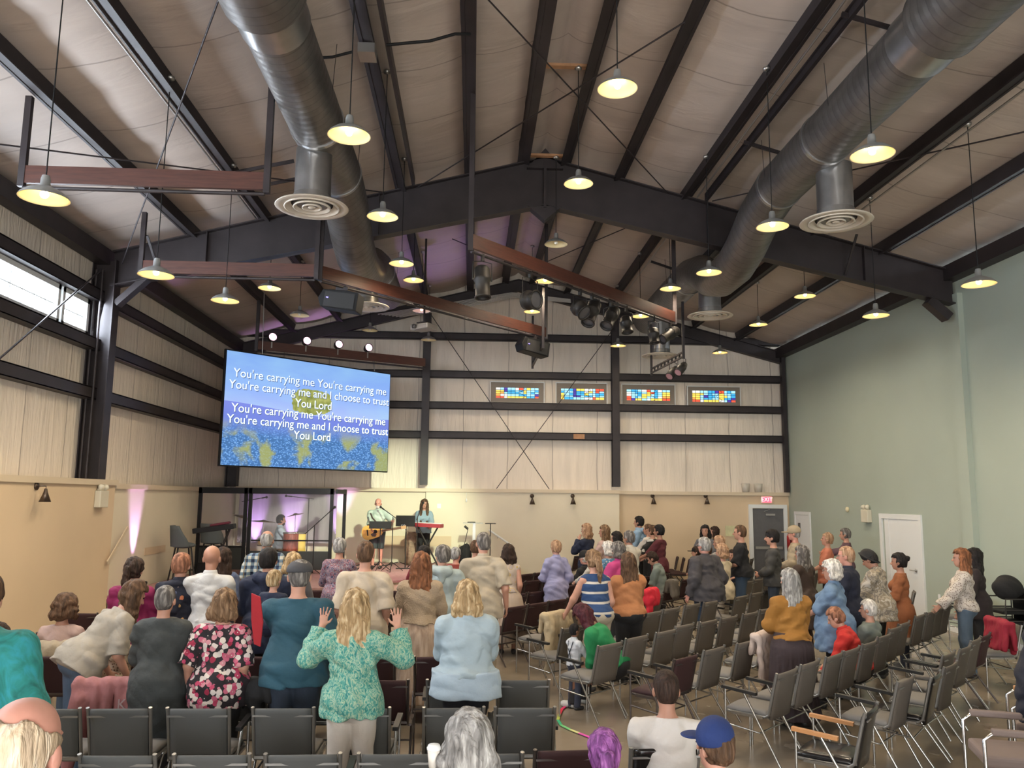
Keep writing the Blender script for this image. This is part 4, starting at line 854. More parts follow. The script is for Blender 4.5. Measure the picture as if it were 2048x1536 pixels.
def chair(x, y, rz, kind, arms, label, group):
    """x, y: middle of the top of the back"""
    k = (kind, arms)
    if k not in PROTO: PROTO[k] = chair_proto(*k); r = PROTO[k]
    else: r = copy_tree(PROTO[k])
    off = rotz((0, .283, 0), rz); r.location = (x+off.x, y+off.y, 0); r.rotation_euler = (0, 0, rz)
    tag(r, label, 'chair', group); CHAIRS.append((x+off.x, y+off.y)); return r
KN = {'grey': 'grey stacking chair', 'maroon': 'maroon stacking chair', 'black': 'black vinyl stacking chair', 'taupe': 'grey stacking chair'}
# left block: straight rows across the hall, given by the pixel of each back top
def top(px, py): p = at_z(px, py, .785); return p[0], p[1]
ROWS = [('bottom row nearest the camera', 5.02, [(-2.62, 'grey'), (250, 'grey'), (436, 'grey'), (615, 'grey'), (797, 'grey'), (975, 'grey')]),
        ('second row from the camera', 6.07, [(-3.75, 'maroon'), (108, 'grey'), (247, 'grey'), (404, 'grey'), (572, 'grey'), (723, 'grey'), (910, 'grey'), (1051, 'grey')]),
        ('third row from the camera', 6.96, [(218, 'grey'), (348, 'grey'), (483, 'grey'), (615, 'grey'), (766, 'maroon'), (908, 'grey'), (1047, 'grey')]),
        ('fourth row from the camera', 7.95, [(104, 'maroon'), (225, 'maroon'), (395, 'maroon'), (508, 'maroon'), (635, 'maroon'), (745, 'maroon'), (875, 'maroon')]),
        ('fifth row from the camera', 9.25, [(112, 'maroon'), (215, 'maroon'), (330, 'maroon'), (440, 'maroon'), (545, 'maroon'), (655, 'maroon'), (745, 'maroon'), (850, 'maroon'), (935, 'maroon')]),
        ('sixth row from the camera', 10.75, [(-4.9, 'maroon'), (250, 'maroon'), (365, 'maroon'), (470, 'maroon'), (575, 'maroon'), (662, 'maroon'), (745, 'maroon'), (835, 'maroon'), (925, 'maroon')]),
        ('seventh row from the camera', 12.1, [(-4.9, 'maroon'), (330, 'maroon'), (430, 'maroon'), (520, 'maroon'), (600, 'maroon'), (665, 'maroon'), (760, 'maroon'), (850, 'maroon'), (930, 'maroon')]),
        ('row before the stage', 13.4, [(480, 'maroon'), (560, 'maroon'), (625, 'maroon'), (690, 'maroon'), (790, 'maroon'), (860, 'maroon')])]
for rn, Y, L in ROWS:
    for i, (px, kd) in enumerate(L):
        x = at_y(px, 1300, Y)[0] if px > 0 else px
        chair(x, Y, random.uniform(-.03, .03), kd, kd == 'grey' and i % 2 == 1 and Y < 7, '%s, %s of the left block, %s from left' % (KN[kd], rn, ORD[i]), 'chairs of the left block')
A45 = math.radians(45)
# right block: rows set at 45 degrees, facing the stage
DIAG = [('nearest', 'grey', [(1551.5, 1348, 1596.4, 1334, 1), (1601, 1329.4, 1639.4, 1317.7, 0), (1652, 1313, 1685.7, 1304, 0), (1689, 1301.7, 1718, 1292.4, 0), (1725, 1287.8, 1753, 1279.7, 0), (1757.6, 1273.9, 1778.4, 1265.7, 0), (1783, 1256.5, 1797, 1251.8, 0), (1801.6, 1248.4, 1814.4, 1241.4, 0), (1828, 1232, 1852.6, 1226.3, 0), (1856, 1224, 1868.8, 1220.6, 0), (1872, 1218, 1885, 1213.6, 0), (1887, 1212.4, 1901, 1210, 0)]),
        ('second', 'grey', [(1346, 1318.7, 1398, 1308, 1), (1406, 1302, 1451, 1289.4, 0), (1472.4, 1288.4, 1513, 1275.7, 0), (1524, 1268, 1560, 1258, 0)]),
        ('third', 'grey', [(1198.2, 1292.9, 1242.2, 1281.1, 1), (1248.8, 1276.7, 1298.6, 1268.9, 0), (1311.3, 1265, 1353.3, 1257, 0), (1350.4, 1253, 1387.5, 1245.4, 0), (1395.3, 1245.4, 1439, 1236.6, 0), (1440, 1236.6, 1476, 1229.8, 0), (1485, 1227.9, 1516.4, 1222, 0), (1519.3, 1220, 1547.6, 1213.2, 0), (1588, 1206, 1612, 1200, 0)]),
        ('fourth', 'grey', [(1124, 1255.7, 1170, 1250, 1), (1242, 1236.6, 1283, 1228.8, 0), (1287.9, 1226.9, 1323, 1220, 0), (1326, 1219, 1360, 1213.2, 0), (1370.9, 1210.3, 1399.2, 1205.4, 0), (1406, 1204.4, 1438.2, 1200.5, 0), (1470.5, 1194.6, 1495.9, 1188.8, 1), (1502.7, 1187.8, 1525.2, 1182, 0), (1526.7, 1179.4, 1548, 1177, 0)]),
        ('fifth', 'grey', [(1088, 1229, 1137, 1223, 1), (1139.6, 1218.6, 1180, 1214, 0), (1296.6, 1191.7, 1325, 1186.8, 0), (1455, 1167, 1475.8, 1164, 0), (1486, 1164.3, 1506.3, 1161, 0), (1509.6, 1159, 1525.7, 1156.8, 0)]),
        ('sixth', 'maroon', [(1014.6, 1214.7, 1050.8, 1209.8, 0), (1057.6, 1207.9, 1094.7, 1203, 0), (1099.6, 1201, 1132.8, 1197, 0), (1136.7, 1195.2, 1168, 1190, 0), (1329, 1165, 1359, 1161, 0), (1362, 1160, 1388, 1156, 0)]),
        ('seventh', 'maroon', [(1018, 1190, 1051, 1185, 0), (1057.6, 1184.5, 1090.8, 1180.5, 0), (1094.7, 1178.6, 1124, 1174.7, 0), (1127.9, 1171.8, 1156.3, 1168.8, 0), (1160, 1168, 1186, 1164, 0), (1295, 1152.8, 1313, 1150, 0), (1315.9, 1150.7, 1338.4, 1147, 0)]),
        ('eighth', 'maroon', [(1019, 1167, 1048.8, 1163, 0), (1050.8, 1162, 1083, 1159, 0), (1086.9, 1160, 1115, 1156.5, 0), (1119, 1155, 1147.5, 1152, 0), (1150, 1151.5, 1176, 1149, 0)]),
        ('ninth', 'maroon', [(1039, 1149, 1067.4, 1146.4, 0), (1071.3, 1145.4, 1095.7, 1143, 0), (1100, 1142.5, 1124, 1140, 0)])]
for rn, kd, L in DIAG:
    for i, q in enumerate(L):
        a, b = top(q[0], q[1]), top(q[2], q[3]); k2 = 'maroon' if (rn == 'second' and i == 0) else ('taupe' if kd == 'grey' else kd)
        chair((a[0]+b[0])/2, (a[1]+b[1])/2, A45, k2, bool(q[4]), '%s in the %s diagonal row, %s from the aisle' % (KN[k2], rn, ORD[i]), 'chairs of the right block')
for i, q in enumerate(((1788.9, 1363, 1834, 1351.5), (1889.7, 1334, 1912.9, 1322.5), (1887, 1308.6, 1909, 1302.8), (1921, 1297, 1940.7, 1289), (1943, 1282, 1960, 1272.7), (1963.9, 1272.7, 1979, 1265.7))):
    a, b = top(*q[:2]), top(*q[2:]); chair((a[0]+b[0])/2, (a[1]+b[1])/2, A45, 'maroon' if i == 5 else 'taupe', i in (0, 2, 3), '%s chair of the short row at the lower right, %s from the camera' % ('maroon' if i == 5 else 'grey', ORD[i]), 'chairs of the short right row')
a = top(1752, 1412); chair(a[0]-.06, a[1]-.05, math.radians(52), 'black', True, 'glossy black chair with wooden arms at the lower right', None)
a = top(1872, 1348); chair(a[0], a[1], math.radians(50), 'black', False, 'glossy black chair without wooden arms behind the first black one', None)
for q, rz, kd, l in (((1962, 1191), 60, 'taupe', 'grey stacking chair against the green wall behind the long haired woman'), ((1828, 1183), 62, 'taupe', 'grey stacking chair against the white door'), ((1500, 1139), 45, 'taupe', 'grey chair behind the man in the black t-shirt'), ((1540, 1145), 45, 'taupe', 'grey chair in front of the headband man'), ((1631, 1146), 50, 'taupe', 'grey chair in front of the orange shirt person'),
                     ((1504, 1117), 60, 'taupe', 'grey chair by the exit door frame'), ((1564, 1117), 60, 'maroon', 'maroon chair beside the exit door'), ((1355, 1113), 80, 'maroon', 'maroon chair near the end wall, left of three'), ((1368, 1116), 80, 'maroon', 'maroon chair near the end wall, middle of three'), ((1380, 1119), 80, 'maroon', 'maroon chair near the end wall, right of three'),
                     ((1294, 1118), 75, 'taupe', 'grey chair turned side on in front of the teenagers, left one'), ((1313, 1121), 75, 'taupe', 'grey chair turned side on in front of the teenagers, right one'), ((1158, 1112), 50, 'maroon', 'maroon chair of the seated man in a cap'), ((2022, 1246), 88, 'taupe', 'grey chair with a red jacket at the far right'), ((1331, 1495), 4, 'black', 'black backed chair of the man in the white shirt'), ((1141, 1499), 4, 'maroon', 'maroon chair left of the purple haired person')):
    a = top(*q); chair(a[0], a[1], math.radians(rz), kd, q[0] in (1962,), l, None)
# upholstered armchairs with bent chrome arms, lower right
def arm_chair(x, y, rz, label, wood=False):
    r = empty('armchair', (x, y, 0), rz, label, 'chair', 'upholstered chairs at the right edge'); m = M_CF['mauve']
    MB().box((0, 0, .44), (.50, .48, .09)).build('seat', m, r, .03, 3); MB().box((0, -.26, .68), (.50, .08, .46), Matrix.Rotation(math.radians(-10), 3, 'X')).build('backrest', m, r, .03, 3)
    for s in (-1, 1):
        f = MB().tube([(s*.28, -.22, .01), (s*.28, -.22, .60), (s*.28, -.19, .64), (s*.28, .20, .64), (s*.28, .25, .60), (s*.28, .25, .01)], .014, 8).build('side_frame', M_CHROME, r)
        MB().bar((s*.28, -.16, .655), (s*.28, .20, .66), .06, .045).build('arm_pad', M_ARMW if wood else m, f, .012)
    return r
a = at_z(1990, 1440, .66); arm_chair(a[0]+.05, a[1]-.1, math.radians(72), 'mauve upholstered chair with bent chrome arms, cut by the right edge, rear one')
a = at_z(1975, 1505, .66); arm_chair(a[0]+.25, a[1]-.55, math.radians(72), 'mauve upholstered chair with bent chrome arms in the lower right corner')
a = at_z(2030, 1395, .66); arm_chair(a[0]+.25, a[1], math.radians(60), 'upholstered chair with flat wooden arms at the right edge', True)
for k in range(3):
    e = empty('stacked_chair', (8.22, 12.35-.0*k, .02+.16*k), math.radians(88), 'black stacked chair by the green wall, %s from the floor' % ORD[k], 'chair', 'stacked black chairs')
    MB().box((0, 0, .30), (.46, .44, .05)).build('seat', M_BLACK, e, .015); MB().box((0, -.22, .44), (.44, .03, .30)).build('backrest', M_BLACK, e, .01)
    if k == 0: [MB().tube([(a_*.22, b_*.2, .29), (a_*.24, b_*.22, -.02)], .012, 6).build('leg', M_FIX, e) for a_ in (-1, 1) for b_ in (-1, 1)]
    for s in (-1, 1): MB().tube([(s*.24, -.2, .30), (s*.24, -.2, .50), (s*.24, .18, .50), (s*.24, .2, .28)], .012, 6).build('arm_frame', M_FIX, e)
# ================================================================ implicit-surface modeller for bodies and cloth
class Field:
    def __init__(s, lo, hi, h):
        s.h = h; s.o = np.array(lo, np.float32)-2*h; n = np.ceil((np.array(hi)-np.array(lo))/h).astype(int)+5
        s.F = np.full(n, .25, np.float32); s.ax = [s.o[i]+h*np.arange(n[i], dtype=np.float32) for i in range(3)]
    def win(s, lo, hi):
        r = []
        for i in range(3):
            a = max(0, int((lo[i]-s.o[i])/s.h)); b = min(s.F.shape[i], int((hi[i]-s.o[i])/s.h)+2)
            if b <= a: return None
            r.append(slice(a, b))
        return r
    def grid(s, w): return [s.ax[0][w[0]][:, None, None], s.ax[1][w[1]][None, :, None], s.ax[2][w[2]][None, None, :]]
    def put(s, w, d, k, op='add'):
        A = s.F[tuple(w)]
        if op == 'sub': d = -d; A2 = -A; hh = np.clip(.5+.5*(d-A2)/k, 0, 1) if False else None
        if op == 'add':
            if k > 0: hh = np.maximum(k-np.abs(A-d), 0)/k; s.F[tuple(w)] = np.minimum(A, d)-hh*hh*k*.25
            else: s.F[tuple(w)] = np.minimum(A, d)
        else: s.F[tuple(w)] = np.maximum(A, d)
    def cap(s, a, b, ra, rb=None, k=.02, op='add', fx=1.0):
        rb = ra if rb is None else rb; a = np.array(a, float); b = np.array(b, float); m = max(ra, rb)+k+3*s.h
        w = s.win(np.minimum(a, b)-m, np.maximum(a, b)+m)
        if w is None: return s
        X, Y, Z = s.grid(w); d = b-a; L2 = max(d@d, 1e-9)
        t = np.clip(((X-a[0])*d[0]+(Y-a[1])*d[1]+(Z-a[2])*d[2])/L2, 0, 1)
        s.put(w, np.sqrt((X-a[0]-t*d[0])**2+(Y-a[1]-t*d[1])**2+(Z-a[2]-t*d[2])**2)-(ra+(rb-ra)*t), k, op); return s
    def ell(s, c, r, R=None, k=.02, op='add'):
        c = np.array(c, float); r = np.array(r, float); m = r.max()+k+3*s.h; w = s.win(c-m, c+m)
        if w is None: return s
        X, Y, Z = s.grid(w); x, y, z = X-c[0], Y-c[1], Z-c[2]
        if R is not None: R = np.array(R); x, y, z = [R[0][i]*x+R[1][i]*y+R[2][i]*z for i in range(3)]
        k0 = np.sqrt((x/r[0])**2+(y/r[1])**2+(z/r[2])**2); k1 = np.sqrt((x/r[0]**2)**2+(y/r[1]**2)**2+(z/r[2]**2)**2)+1e-6
        s.put(w, k0*(k0-1)/k1, k, op); return s
    def cut(s, p, n):
        """keep the side the normal points to"""
        n = np.array(n, float); n = n/np.linalg.norm(n); X, Y, Z = s.grid([slice(None)]*3)
        s.F = np.maximum(s.F, -((X-p[0])*n[0]+(Y-p[1])*n[1]+(Z-p[2])*n[2])).astype(np.float32); return s
    def sub(s, d): s.F = np.maximum(s.F, -d); return s
    def wrinkle(s, amp, f, seed, st=(1, 1, 1)):
        r = np.random.RandomState(seed); X, Y, Z = s.grid([slice(None)]*3); n = 0
        for i in range(5):
            d = r.normal(size=3)*np.array(st); d = d/np.linalg.norm(d)*f*r.uniform(.6, 1.5); ph = X*d[0]+Y*d[1]+Z*d[2]+r.uniform(0, 6)+1.6*np.sin(X*f*.3+Y*f*.4+Z*f*.3+r.uniform(0, 6)); n = n+(np.sin(ph) if i < 2 else .9-1.8*np.abs(np.sin(ph*.5))**.7)
        s.F = (s.F+amp*n/2.0).astype(np.float32); return s
    def mesh(s, name):
        F = s.F; N = F < 0
        if not N.any(): return None
        nx, ny, nz = F.shape
        cs = [(i, j, k) for i in (0, 1) for j in (0, 1) for k in (0, 1)]
        cnt = sum(N[i:nx-1+i, j:ny-1+j, k:nz-1+k].astype(np.int8) for i, j, k in cs)
        act = (cnt > 0) & (cnt < 8); I = np.argwhere(act); idx = np.full(act.shape, -1, np.int32); idx[act] = np.arange(len(I))
        v = {c: F[I[:, 0]+c[0], I[:, 1]+c[1], I[:, 2]+c[2]] for c in cs}; P = np.zeros((len(I), 3), np.float32); C = np.zeros(len(I), np.float32)
        for a in cs:
            for ax in range(3):
                if a[ax] == 0:
                    b = list(a); b[ax] = 1; b = tuple(b); va, vb = v[a], v[b]; m = (va < 0) != (vb < 0)
                    t = np.where(m, va/np.where(m, va-vb, 1), 0)
                    for q in range(3): P[:, q] += np.where(m, (t if q == ax else a[q]), 0)
                    C += m
        P = (I+P/C[:, None])*s.h+s.o; Q = []
        for ax in range(3):
            u, w = [(1, 2), (2, 0), (0, 1)][ax]
            a = N.take(range(F.shape[ax]-1), ax); b = N.take(range(1, F.shape[ax]), ax); E = np.argwhere(a != b)
            ok = (E[:, u] > 0) & (E[:, w] > 0) & (E[:, u] < F.shape[u]-1) & (E[:, w] < F.shape[w]-1); E = E[ok]
            fl = N[E[:, 0], E[:, 1], E[:, 2]]
            def g(du, dw):
                e = E.copy(); e[:, u] -= du; e[:, w] -= dw; return idx[e[:, 0], e[:, 1], e[:, 2]]
            q = np.stack([g(1, 1), g(0, 1), g(0, 0), g(1, 0)], 1); q[~fl] = q[~fl][:, ::-1]; Q.append(q)
        Q = np.concatenate(Q); Q = Q[(Q >= 0).all(1)]
        # keep only real islands (drop crumbs smaller than 40 verts is skipped for speed)
        return mesh_np(name, P, Q)
V3 = lambda *a: np.array(a, float)
def nrm(v): return v/max(np.linalg.norm(v), 1e-9)
def ik(S_, T, l1, l2, hint):
    d = T-S_; D = min(np.linalg.norm(d), (l1+l2)*.995); u = nrm(d); T = S_+u*D; a = (l1*l1-l2*l2+D*D)/(2*D); h = math.sqrt(max(l1*l1-a*a, 0)); p = hint-u*(hint@u); return S_+u*a+nrm(p)*h, T
# ---- clothing and skin materials
SKIN = {'light': mat('skin_light', (.46, .24, .17), .55, var=.06, vscale=20), 'tan': mat('skin_tan', (.36, .18, .12), .55, var=.06, vscale=20), 'brown': mat('skin_brown', (.16, .07, .04), .5, var=.06, vscale=20), 'pink': mat('skin_pink', (.52, .25, .19), .55, var=.08, vscale=20)}
def cloth(name, color, var=.06, rough=.85, bump=.35, bs=18): return mat('cloth_'+name, tuple(q*.74 for q in color), rough, var=var, vscale=6, bump=bump, bscale=bs)
def pattern(name, kind, cols, scale=1.0):
    k = 'cloth_'+name
    if k in MATS: return MATS[k]
    m, nt, b, co, xyz = base_nodes(k, .85); x, y, z = xyz; cols = [tuple(q*.76 for q in c) for c in cols]
    if kind == 'stripes':
        f = nmath(nt, 'PINGPONG', nmath(nt, 'ADD', nmath(nt, 'ADD', z, nmath(nt, 'MULTIPLY', noise(nt, co, 3), .02)), 5), scale/2)
        c = ramp(nt, nmath(nt, 'DIVIDE', f, scale/2), [(0, cols[1]), (.22, cols[1]), (.23, cols[0])], 'CONSTANT')
    elif kind == 'plaid':
        c = None; fs = []
        for a, s_ in ((x, 1), (z, 1)): fs.append(nmath(nt, 'GREATER_THAN', nmath(nt, 'PINGPONG', nmath(nt, 'ADD', a, 5), scale/2), scale/4))
        s_ = nmath(nt, 'ADD', fs[0], fs[1]); c = ramp(nt, nmath(nt, 'DIVIDE', s_, 2), [(0, cols[0]), (.3, cols[1]), (.8, cols[2])], 'CONSTANT')
        ln = nmath(nt, 'LESS_THAN', nmath(nt, 'PINGPONG', nmath(nt, 'ADD', x, 5.01), scale), .004); c = nmix(nt, ln, c, cols[3])
    elif kind == 'floral':
        v = nt.nodes.new('ShaderNodeTexVoronoi'); v.inputs['Scale'].default_value = scale; nt.links.new(co, v.inputs[0])
        sp = nt.nodes.new('ShaderNodeSeparateXYZ'); nt.links.new(v.outputs['Color'], sp.inputs[0]); n = len(cols)-1
        pc = ramp(nt, sp.outputs[0], [(i/n, c) for i, c in enumerate(cols[1:])], 'CONSTANT')
        d = nmath(nt, 'ADD', v.outputs['Distance'], nmath(nt, 'MULTIPLY', noise(nt, co, scale*1.6), .35))
        c = nmix(nt, nmath(nt, 'LESS_THAN', d, .78), cols[0], pc); c = nmix(nt, nmath(nt, 'LESS_THAN', v.outputs['Distance'], .10), c, cols[-1])
    elif kind == 'sparse':
        v = nt.nodes.new('ShaderNodeTexVoronoi'); v.inputs['Scale'].default_value = scale; nt.links.new(co, v.inputs[0])
        sp = nt.nodes.new('ShaderNodeSeparateXYZ'); nt.links.new(v.outputs['Color'], sp.inputs[0]); n = len(cols)-1
        pc = ramp(nt, sp.outputs[1], [(i/n, c) for i, c in enumerate(cols[1:])], 'CONSTANT'); d = nmath(nt, 'ADD', v.outputs['Distance'], nmath(nt, 'MULTIPLY', noise(nt, co, scale*2.5), .5))
        c = nmix(nt, nmath(nt, 'LESS_THAN', d, .52), cols[0], pc)
    elif kind == 'knit':
        n1 = noise(nt, co, scale, 3, 2.5, (1, 1, .6)); n = len(cols); c = ramp(nt, n1, [(.30+.40*i/(n-1), q) for i, q in enumerate(cols)])
    elif kind == 'camo':
        n1 = noise(nt, co, scale, 2, 1.2); n = len(cols); c = ramp(nt, n1, [(.32+.36*i/n, q) for i, q in enumerate(cols)], 'CONSTANT')
    elif kind == 'dots':
        v = nt.nodes.new('ShaderNodeTexVoronoi'); v.inputs['Scale'].default_value = scale; v.inputs['Randomness'].default_value = .6; nt.links.new(co, v.inputs[0])
        c = nmix(nt, nmath(nt, 'LESS_THAN', v.outputs['Distance'], .33), cols[0], cols[1])
    elif kind == 'pleats':
        n1 = noise(nt, co, 22, 2, 0, (1, 1, .05)); c = ramp(nt, n1, [(.35, cols[0]), (.65, cols[1])])
    nt.links.new(c, b.inputs['Base Color']); bumpn(nt, b, noise(nt, co, 16, 3, .6), .35, .02); return m
def hairmat(name, c, streak=None):
    k = 'hair_'+name
    if k in MATS: return MATS[k]
    m, nt, b, co, xyz = base_nodes(k, .6); b.inputs['Specular IOR Level'].default_value = .2; n1 = noise(nt, co, 26, 4, .8, (1, 1, .22)); s = streak or tuple(min(1, q*1.9) for q in c)
    nt.links.new(ramp(nt, n1, [(.32, tuple(q*.45 for q in c)), (.5, c), (.68, s)]), b.inputs['Base Color'])
    bumpn(nt, b, noise(nt, co, 55, 3, .5, (1, 1, .15)), .9, .02); return m
HAIR = {'black': hairmat('black', (.012, .010, .010)), 'dark': hairmat('dark', (.030, .017, .012)), 'brown': hairmat('brown', (.085, .048, .028)), 'auburn': hairmat('auburn', (.16, .065, .03)), 'blond': hairmat('blond', (.36, .24, .12), (.62, .50, .32)),
        'grey': hairmat('grey', (.26, .25, .24), (.5, .49, .47)), 'white': hairmat('white', (.55, .52, .48), (.85, .82, .78)), 'salt': hairmat('salt', (.11, .10, .095), (.30, .28, .26)), 'red': hairmat('red', (.22, .10, .06)),
        'lightbrown': hairmat('lightbrown', (.17, .10, .055), (.34, .22, .13)), 'purple': hairmat('purple', (.20, .06, .22), (.42, .16, .42)), 'burgundy': hairmat('burgundy', (.055, .012, .018), (.08, .02, .025)), 'whiteblond': hairmat('whiteblond', (.50, .38, .26), (.72, .62, .50)), 'strawberry': hairmat('strawberry', (.34, .20, .12), (.5, .34, .22))}
def person(x, y, rz, h, label, skin='light', hair='short', hc='brown', top='tee', tc=None, sleeve=.5, bottom='trousers', bc=None, arms=('down', 'down'), sit=0, lean=0, turn=0, nod=0, wide=1.0, fem=False, hem=.93, hat=None, shoes=None, vox=.0125, name='person', z0=0, belly=0, skirt=.35, flare=1.0, tuck=False, sidelean=0, cuff=None, extra=None, group=None, hlen=.2):
    """a body in its own frame (faces +Y), one skin surface; clothes, hair and hat are child meshes"""
    s = h/1.785; root = empty(name, (x, y, z0), rz, label, 'person', group)
    wd = wide; sw = (.162 if fem else .185)*(.6+.4*wd) if h > 1.35 else .20*wd; child = h < 1.35
    if child: sw *= .9
    pel = V3(0, 0, .94); 
    if sit: pel = V3(0, 0, .50)
    # torso axis
    la = math.radians(lean); ax = V3(math.sin(math.radians(sidelean)), math.sin(la), math.cos(la)); ax = nrm(ax); fw = nrm(V3(0, math.cos(la), -math.sin(la))); rt = V3(1, 0, 0)
    def T(u, f, z): return pel+rt*u+fw*f+ax*z        # torso frame, z above pelvis
    neck = T(0, -.012, .56); shl = [T(-sw+.008, -.01, .445), T(sw-.008, -.01, .445)]
    nd = math.radians(nod+lean*.55); hu = nrm(V3(math.sin(math.radians(sidelean)), math.sin(nd), math.cos(nd))); hf = nrm(V3(0, math.cos(nd), -math.sin(nd)))
    ta = math.radians(turn); c_, s_ = math.cos(ta), math.sin(ta); hr = nrm(np.cross(hf, hu)); hf2 = nrm(hf*c_-hr*s_); hr2 = nrm(np.cross(hf2, hu)); HR = np.array([hr2, hf2, hu])
    hs = 1.20 if child else 1.05
    hc_ = neck+hu*.132*(1 if not child else 1.05)+hf*.022
    def Hd(a, b, c): return hc_+(hr2*a+hf2*b+hu*c)*hs
    # legs
    hip = [pel+V3(-.085*(.7+.3*wd), 0, -.04), pel+V3(.085*(.7+.3*wd), 0, -.04)]
    legs = []
    for i, sg in enumerate((-1, 1)):
        if sit: kn = hip[i]+V3(sg*.05, .43, .0); an = V3(kn[0], kn[1]+.04, .09)
        else: kn = V3(sg*.095, .012+(.02 if sg > 0 else 0), .50); an = V3(sg*.10, -.03+(.02 if sg > 0 else 0), .085)
        legs.append((hip[i], kn, an))
    # arms
    A = []
    for i, sg in enumerate((-1, 1)):
        a = arms[i]; S0 = shl[i]; l1, l2 = .285, .255
        if isinstance(a, str):
            tgt = {'down': T(sg*(sw+.075*wd), .03, -.055), 'clasp': T(sg*.05, .22*wd, .10), 'up': T(sg*(sw+.13), .24, .52), 'forward': T(sg*(sw+.01), .40, .12), 'pocket': T(sg*(sw+.03), .10, .02), 'cross': T(-sg*.08, .20*wd+.02, .26), 'back': T(sg*.10, -.15*wd, .03), 'lap': T(sg*.08, .34, .06), 'chest': T(sg*.02, .16, .38), 'chin': T(sg*.04, .17, .50), 'reach': T(sg*(sw+.28), .38, .33), 'sideup': T(sg*(sw+.48), .10, .42), 'strum': T(.10, .27, .06), 'fret': T(-.42, .32, .20), 'hang': T(sg*(sw+.02), .12, .02)}[a]
            hint = {'up': V3(sg*.5, -.3, -1), 'sideup': V3(sg*.2, -.2, -1), 'clasp': V3(sg*1, -.6, -.2), 'cross': V3(sg*1, -.2, -.5), 'back': V3(sg*1, -.4, 0), 'chin': V3(sg*.5, 0, -1), 'chest': V3(sg*.7, 0, -1)}.get(a, V3(sg*.35, -1, -.15))
            if a == 'hang': tgt = S0+V3(sg*.02, .06, -.50)
        else: tgt = pel+V3(*a[:3]) if len(a) == 3 else V3(*a[1:]); hint = V3(sg*.6, -.6, -.5)
        E_, W_ = ik(S0, tgt, l1, l2, hint); A.append((S0, E_, W_))
    g = wd
    def torso(f, e, hemcut=None):
        """torso volume inflated by e"""
        f.ell(T(0, .0, .02), ((.165 if fem else .155)*g+e, .115*g+e+belly*.3, .13+e), None, .05)
        f.ell(T(0, .005+belly*.5, .17), ((.125 if fem else .138)*g+e+belly*.3, .098*g+e+belly, .16+e), None, .06)
        f.ell(T(0, 0.0, .34), (.155*(.55+.45*g)+e, .110*(.6+.4*g)+e, .165+e), None, .06)
        f.cap(T(0, -.015, .515), T(-sw+.012, -.012, .452), .045+e*.8, .046+e, .04); f.cap(T(0, -.015, .515), T(sw-.012, -.012, .452), .045+e*.8, .046+e, .04)
        if fem and not child: f.ell(T(-.07, .10*g, .33), (.07+e*.5, .06+e*.5, .07+e*.5), None, .04); f.ell(T(.07, .10*g, .33), (.07+e*.5, .06+e*.5, .07+e*.5), None, .04)
        f.cap(T(0, -.015, .47), T(0, -.015, .52), .065+e, .052+e, .04); f.ell(T(0, -.05*g, .02), (.13*g+e, .10*g+e, .11+e), None, .05)
    def arm(f, i, e, t1=1, t2=1, k=.03):
        S0, E_, W_ = A[i]; f.cap(S0, S0+(E_-S0)*min(t1, 1), .052*(.6+.4*g)+e, (.052+(.041-.052)*min(t1, 1))*(.65+.35*g)+e, k)
        if t2 > 0: f.cap(E_, E_+(W_-E_)*t2, .041*(.7+.3*g)+e, .041+(.027-.041)*t2+e, k)
    pts = np.array([Hd(0, 0, .15), Hd(.12, .12, 0), Hd(-.12, -.12, 0), *[q for L in legs for q in L], *[q for a in A for q in a], *[A[i][2]+nrm(A[i][2]-A[i][1])*.2 for i in (0, 1)], T(-.24*g, -.2*g, 0), T(.24*g, .26*g, 0), legs[0][2]+V3(-.05, .22, -.08), legs[1][2]+V3(.05, .22, -.08), T(-.24*g, -.2, .5), T(.24*g, .2, .5)])
    lo, hi = pts.min(0)-.07, pts.max(0)+.07; lo[2] = max(lo[2], -.01); vx = vox/s
    # ---- skin
    B = Field(lo, hi, vx); torso(B, -.004)
    B.cap(T(0, -.015, .47), neck+hu*.06, .056*(.8+.2*g), .050*(.8+.2*g), .02)
    B.ell(Hd(0, -.010, .045), (.077*hs, .096*hs, .090*hs), HR, .02); B.ell(Hd(0, .018, -.025), (.060*hs, .072*hs, .078*hs), HR, .03); B.ell(Hd(0, .052, -.078), (.030*hs, .030*hs, .026*hs), HR, .02)
    B.cap(Hd(0, .088, .012), Hd(0, .108, -.022), .009*hs, .014*hs, .012); B.cap(Hd(-.02, .084, -.052), Hd(.02, .084, -.052), .008*hs, .008*hs, .008)
    for sg in (-1, 1):
        B.ell(Hd(sg*.079, -.005, -.002), (.012*hs, .022*hs, .033*hs), HR, .006); B.ell(Hd(sg*.030, .105, .020), (.016*hs, .012*hs, .011*hs), HR, .0, 'add') if False else None
        B.cap(Hd(sg*.018, .082, .036), Hd(sg*.050, .072, .034), .010*hs, .008*hs, .012)
    for i in (0, 1):
        arm(B, i, 0); S0, E_, W_ = A[i]; d = nrm(W_-E_); sg = -1 if i == 0 else 1
        pn = nrm(np.cross(d, V3(sg*1., 0.2, 0))) if arms[i] in ('up', 'sideup') else nrm(V3(sg, 0, 0)-d*(d@V3(sg, 0, 0)))
        if arms[i] in ('up', 'sideup'): d = nrm(d*.6+V3(0, 0, 1)*.8); pn = nrm(V3(0, -1, 0)-d*(d@V3(0, -1, 0)))
        sd = nrm(np.cross(d, pn)); sd = sd if sd@V3(-sg, .8, .2) > 0 else -sd; c0 = W_+d*.05
        for q in (-1.5, -.5, .5, 1.5): B.cap(W_+d*.012+sd*q*.010, W_+d*.075+sd*q*.017, .0125, .011, .010)
        curl = .15 if arms[i] in ('up', 'sideup') else .9
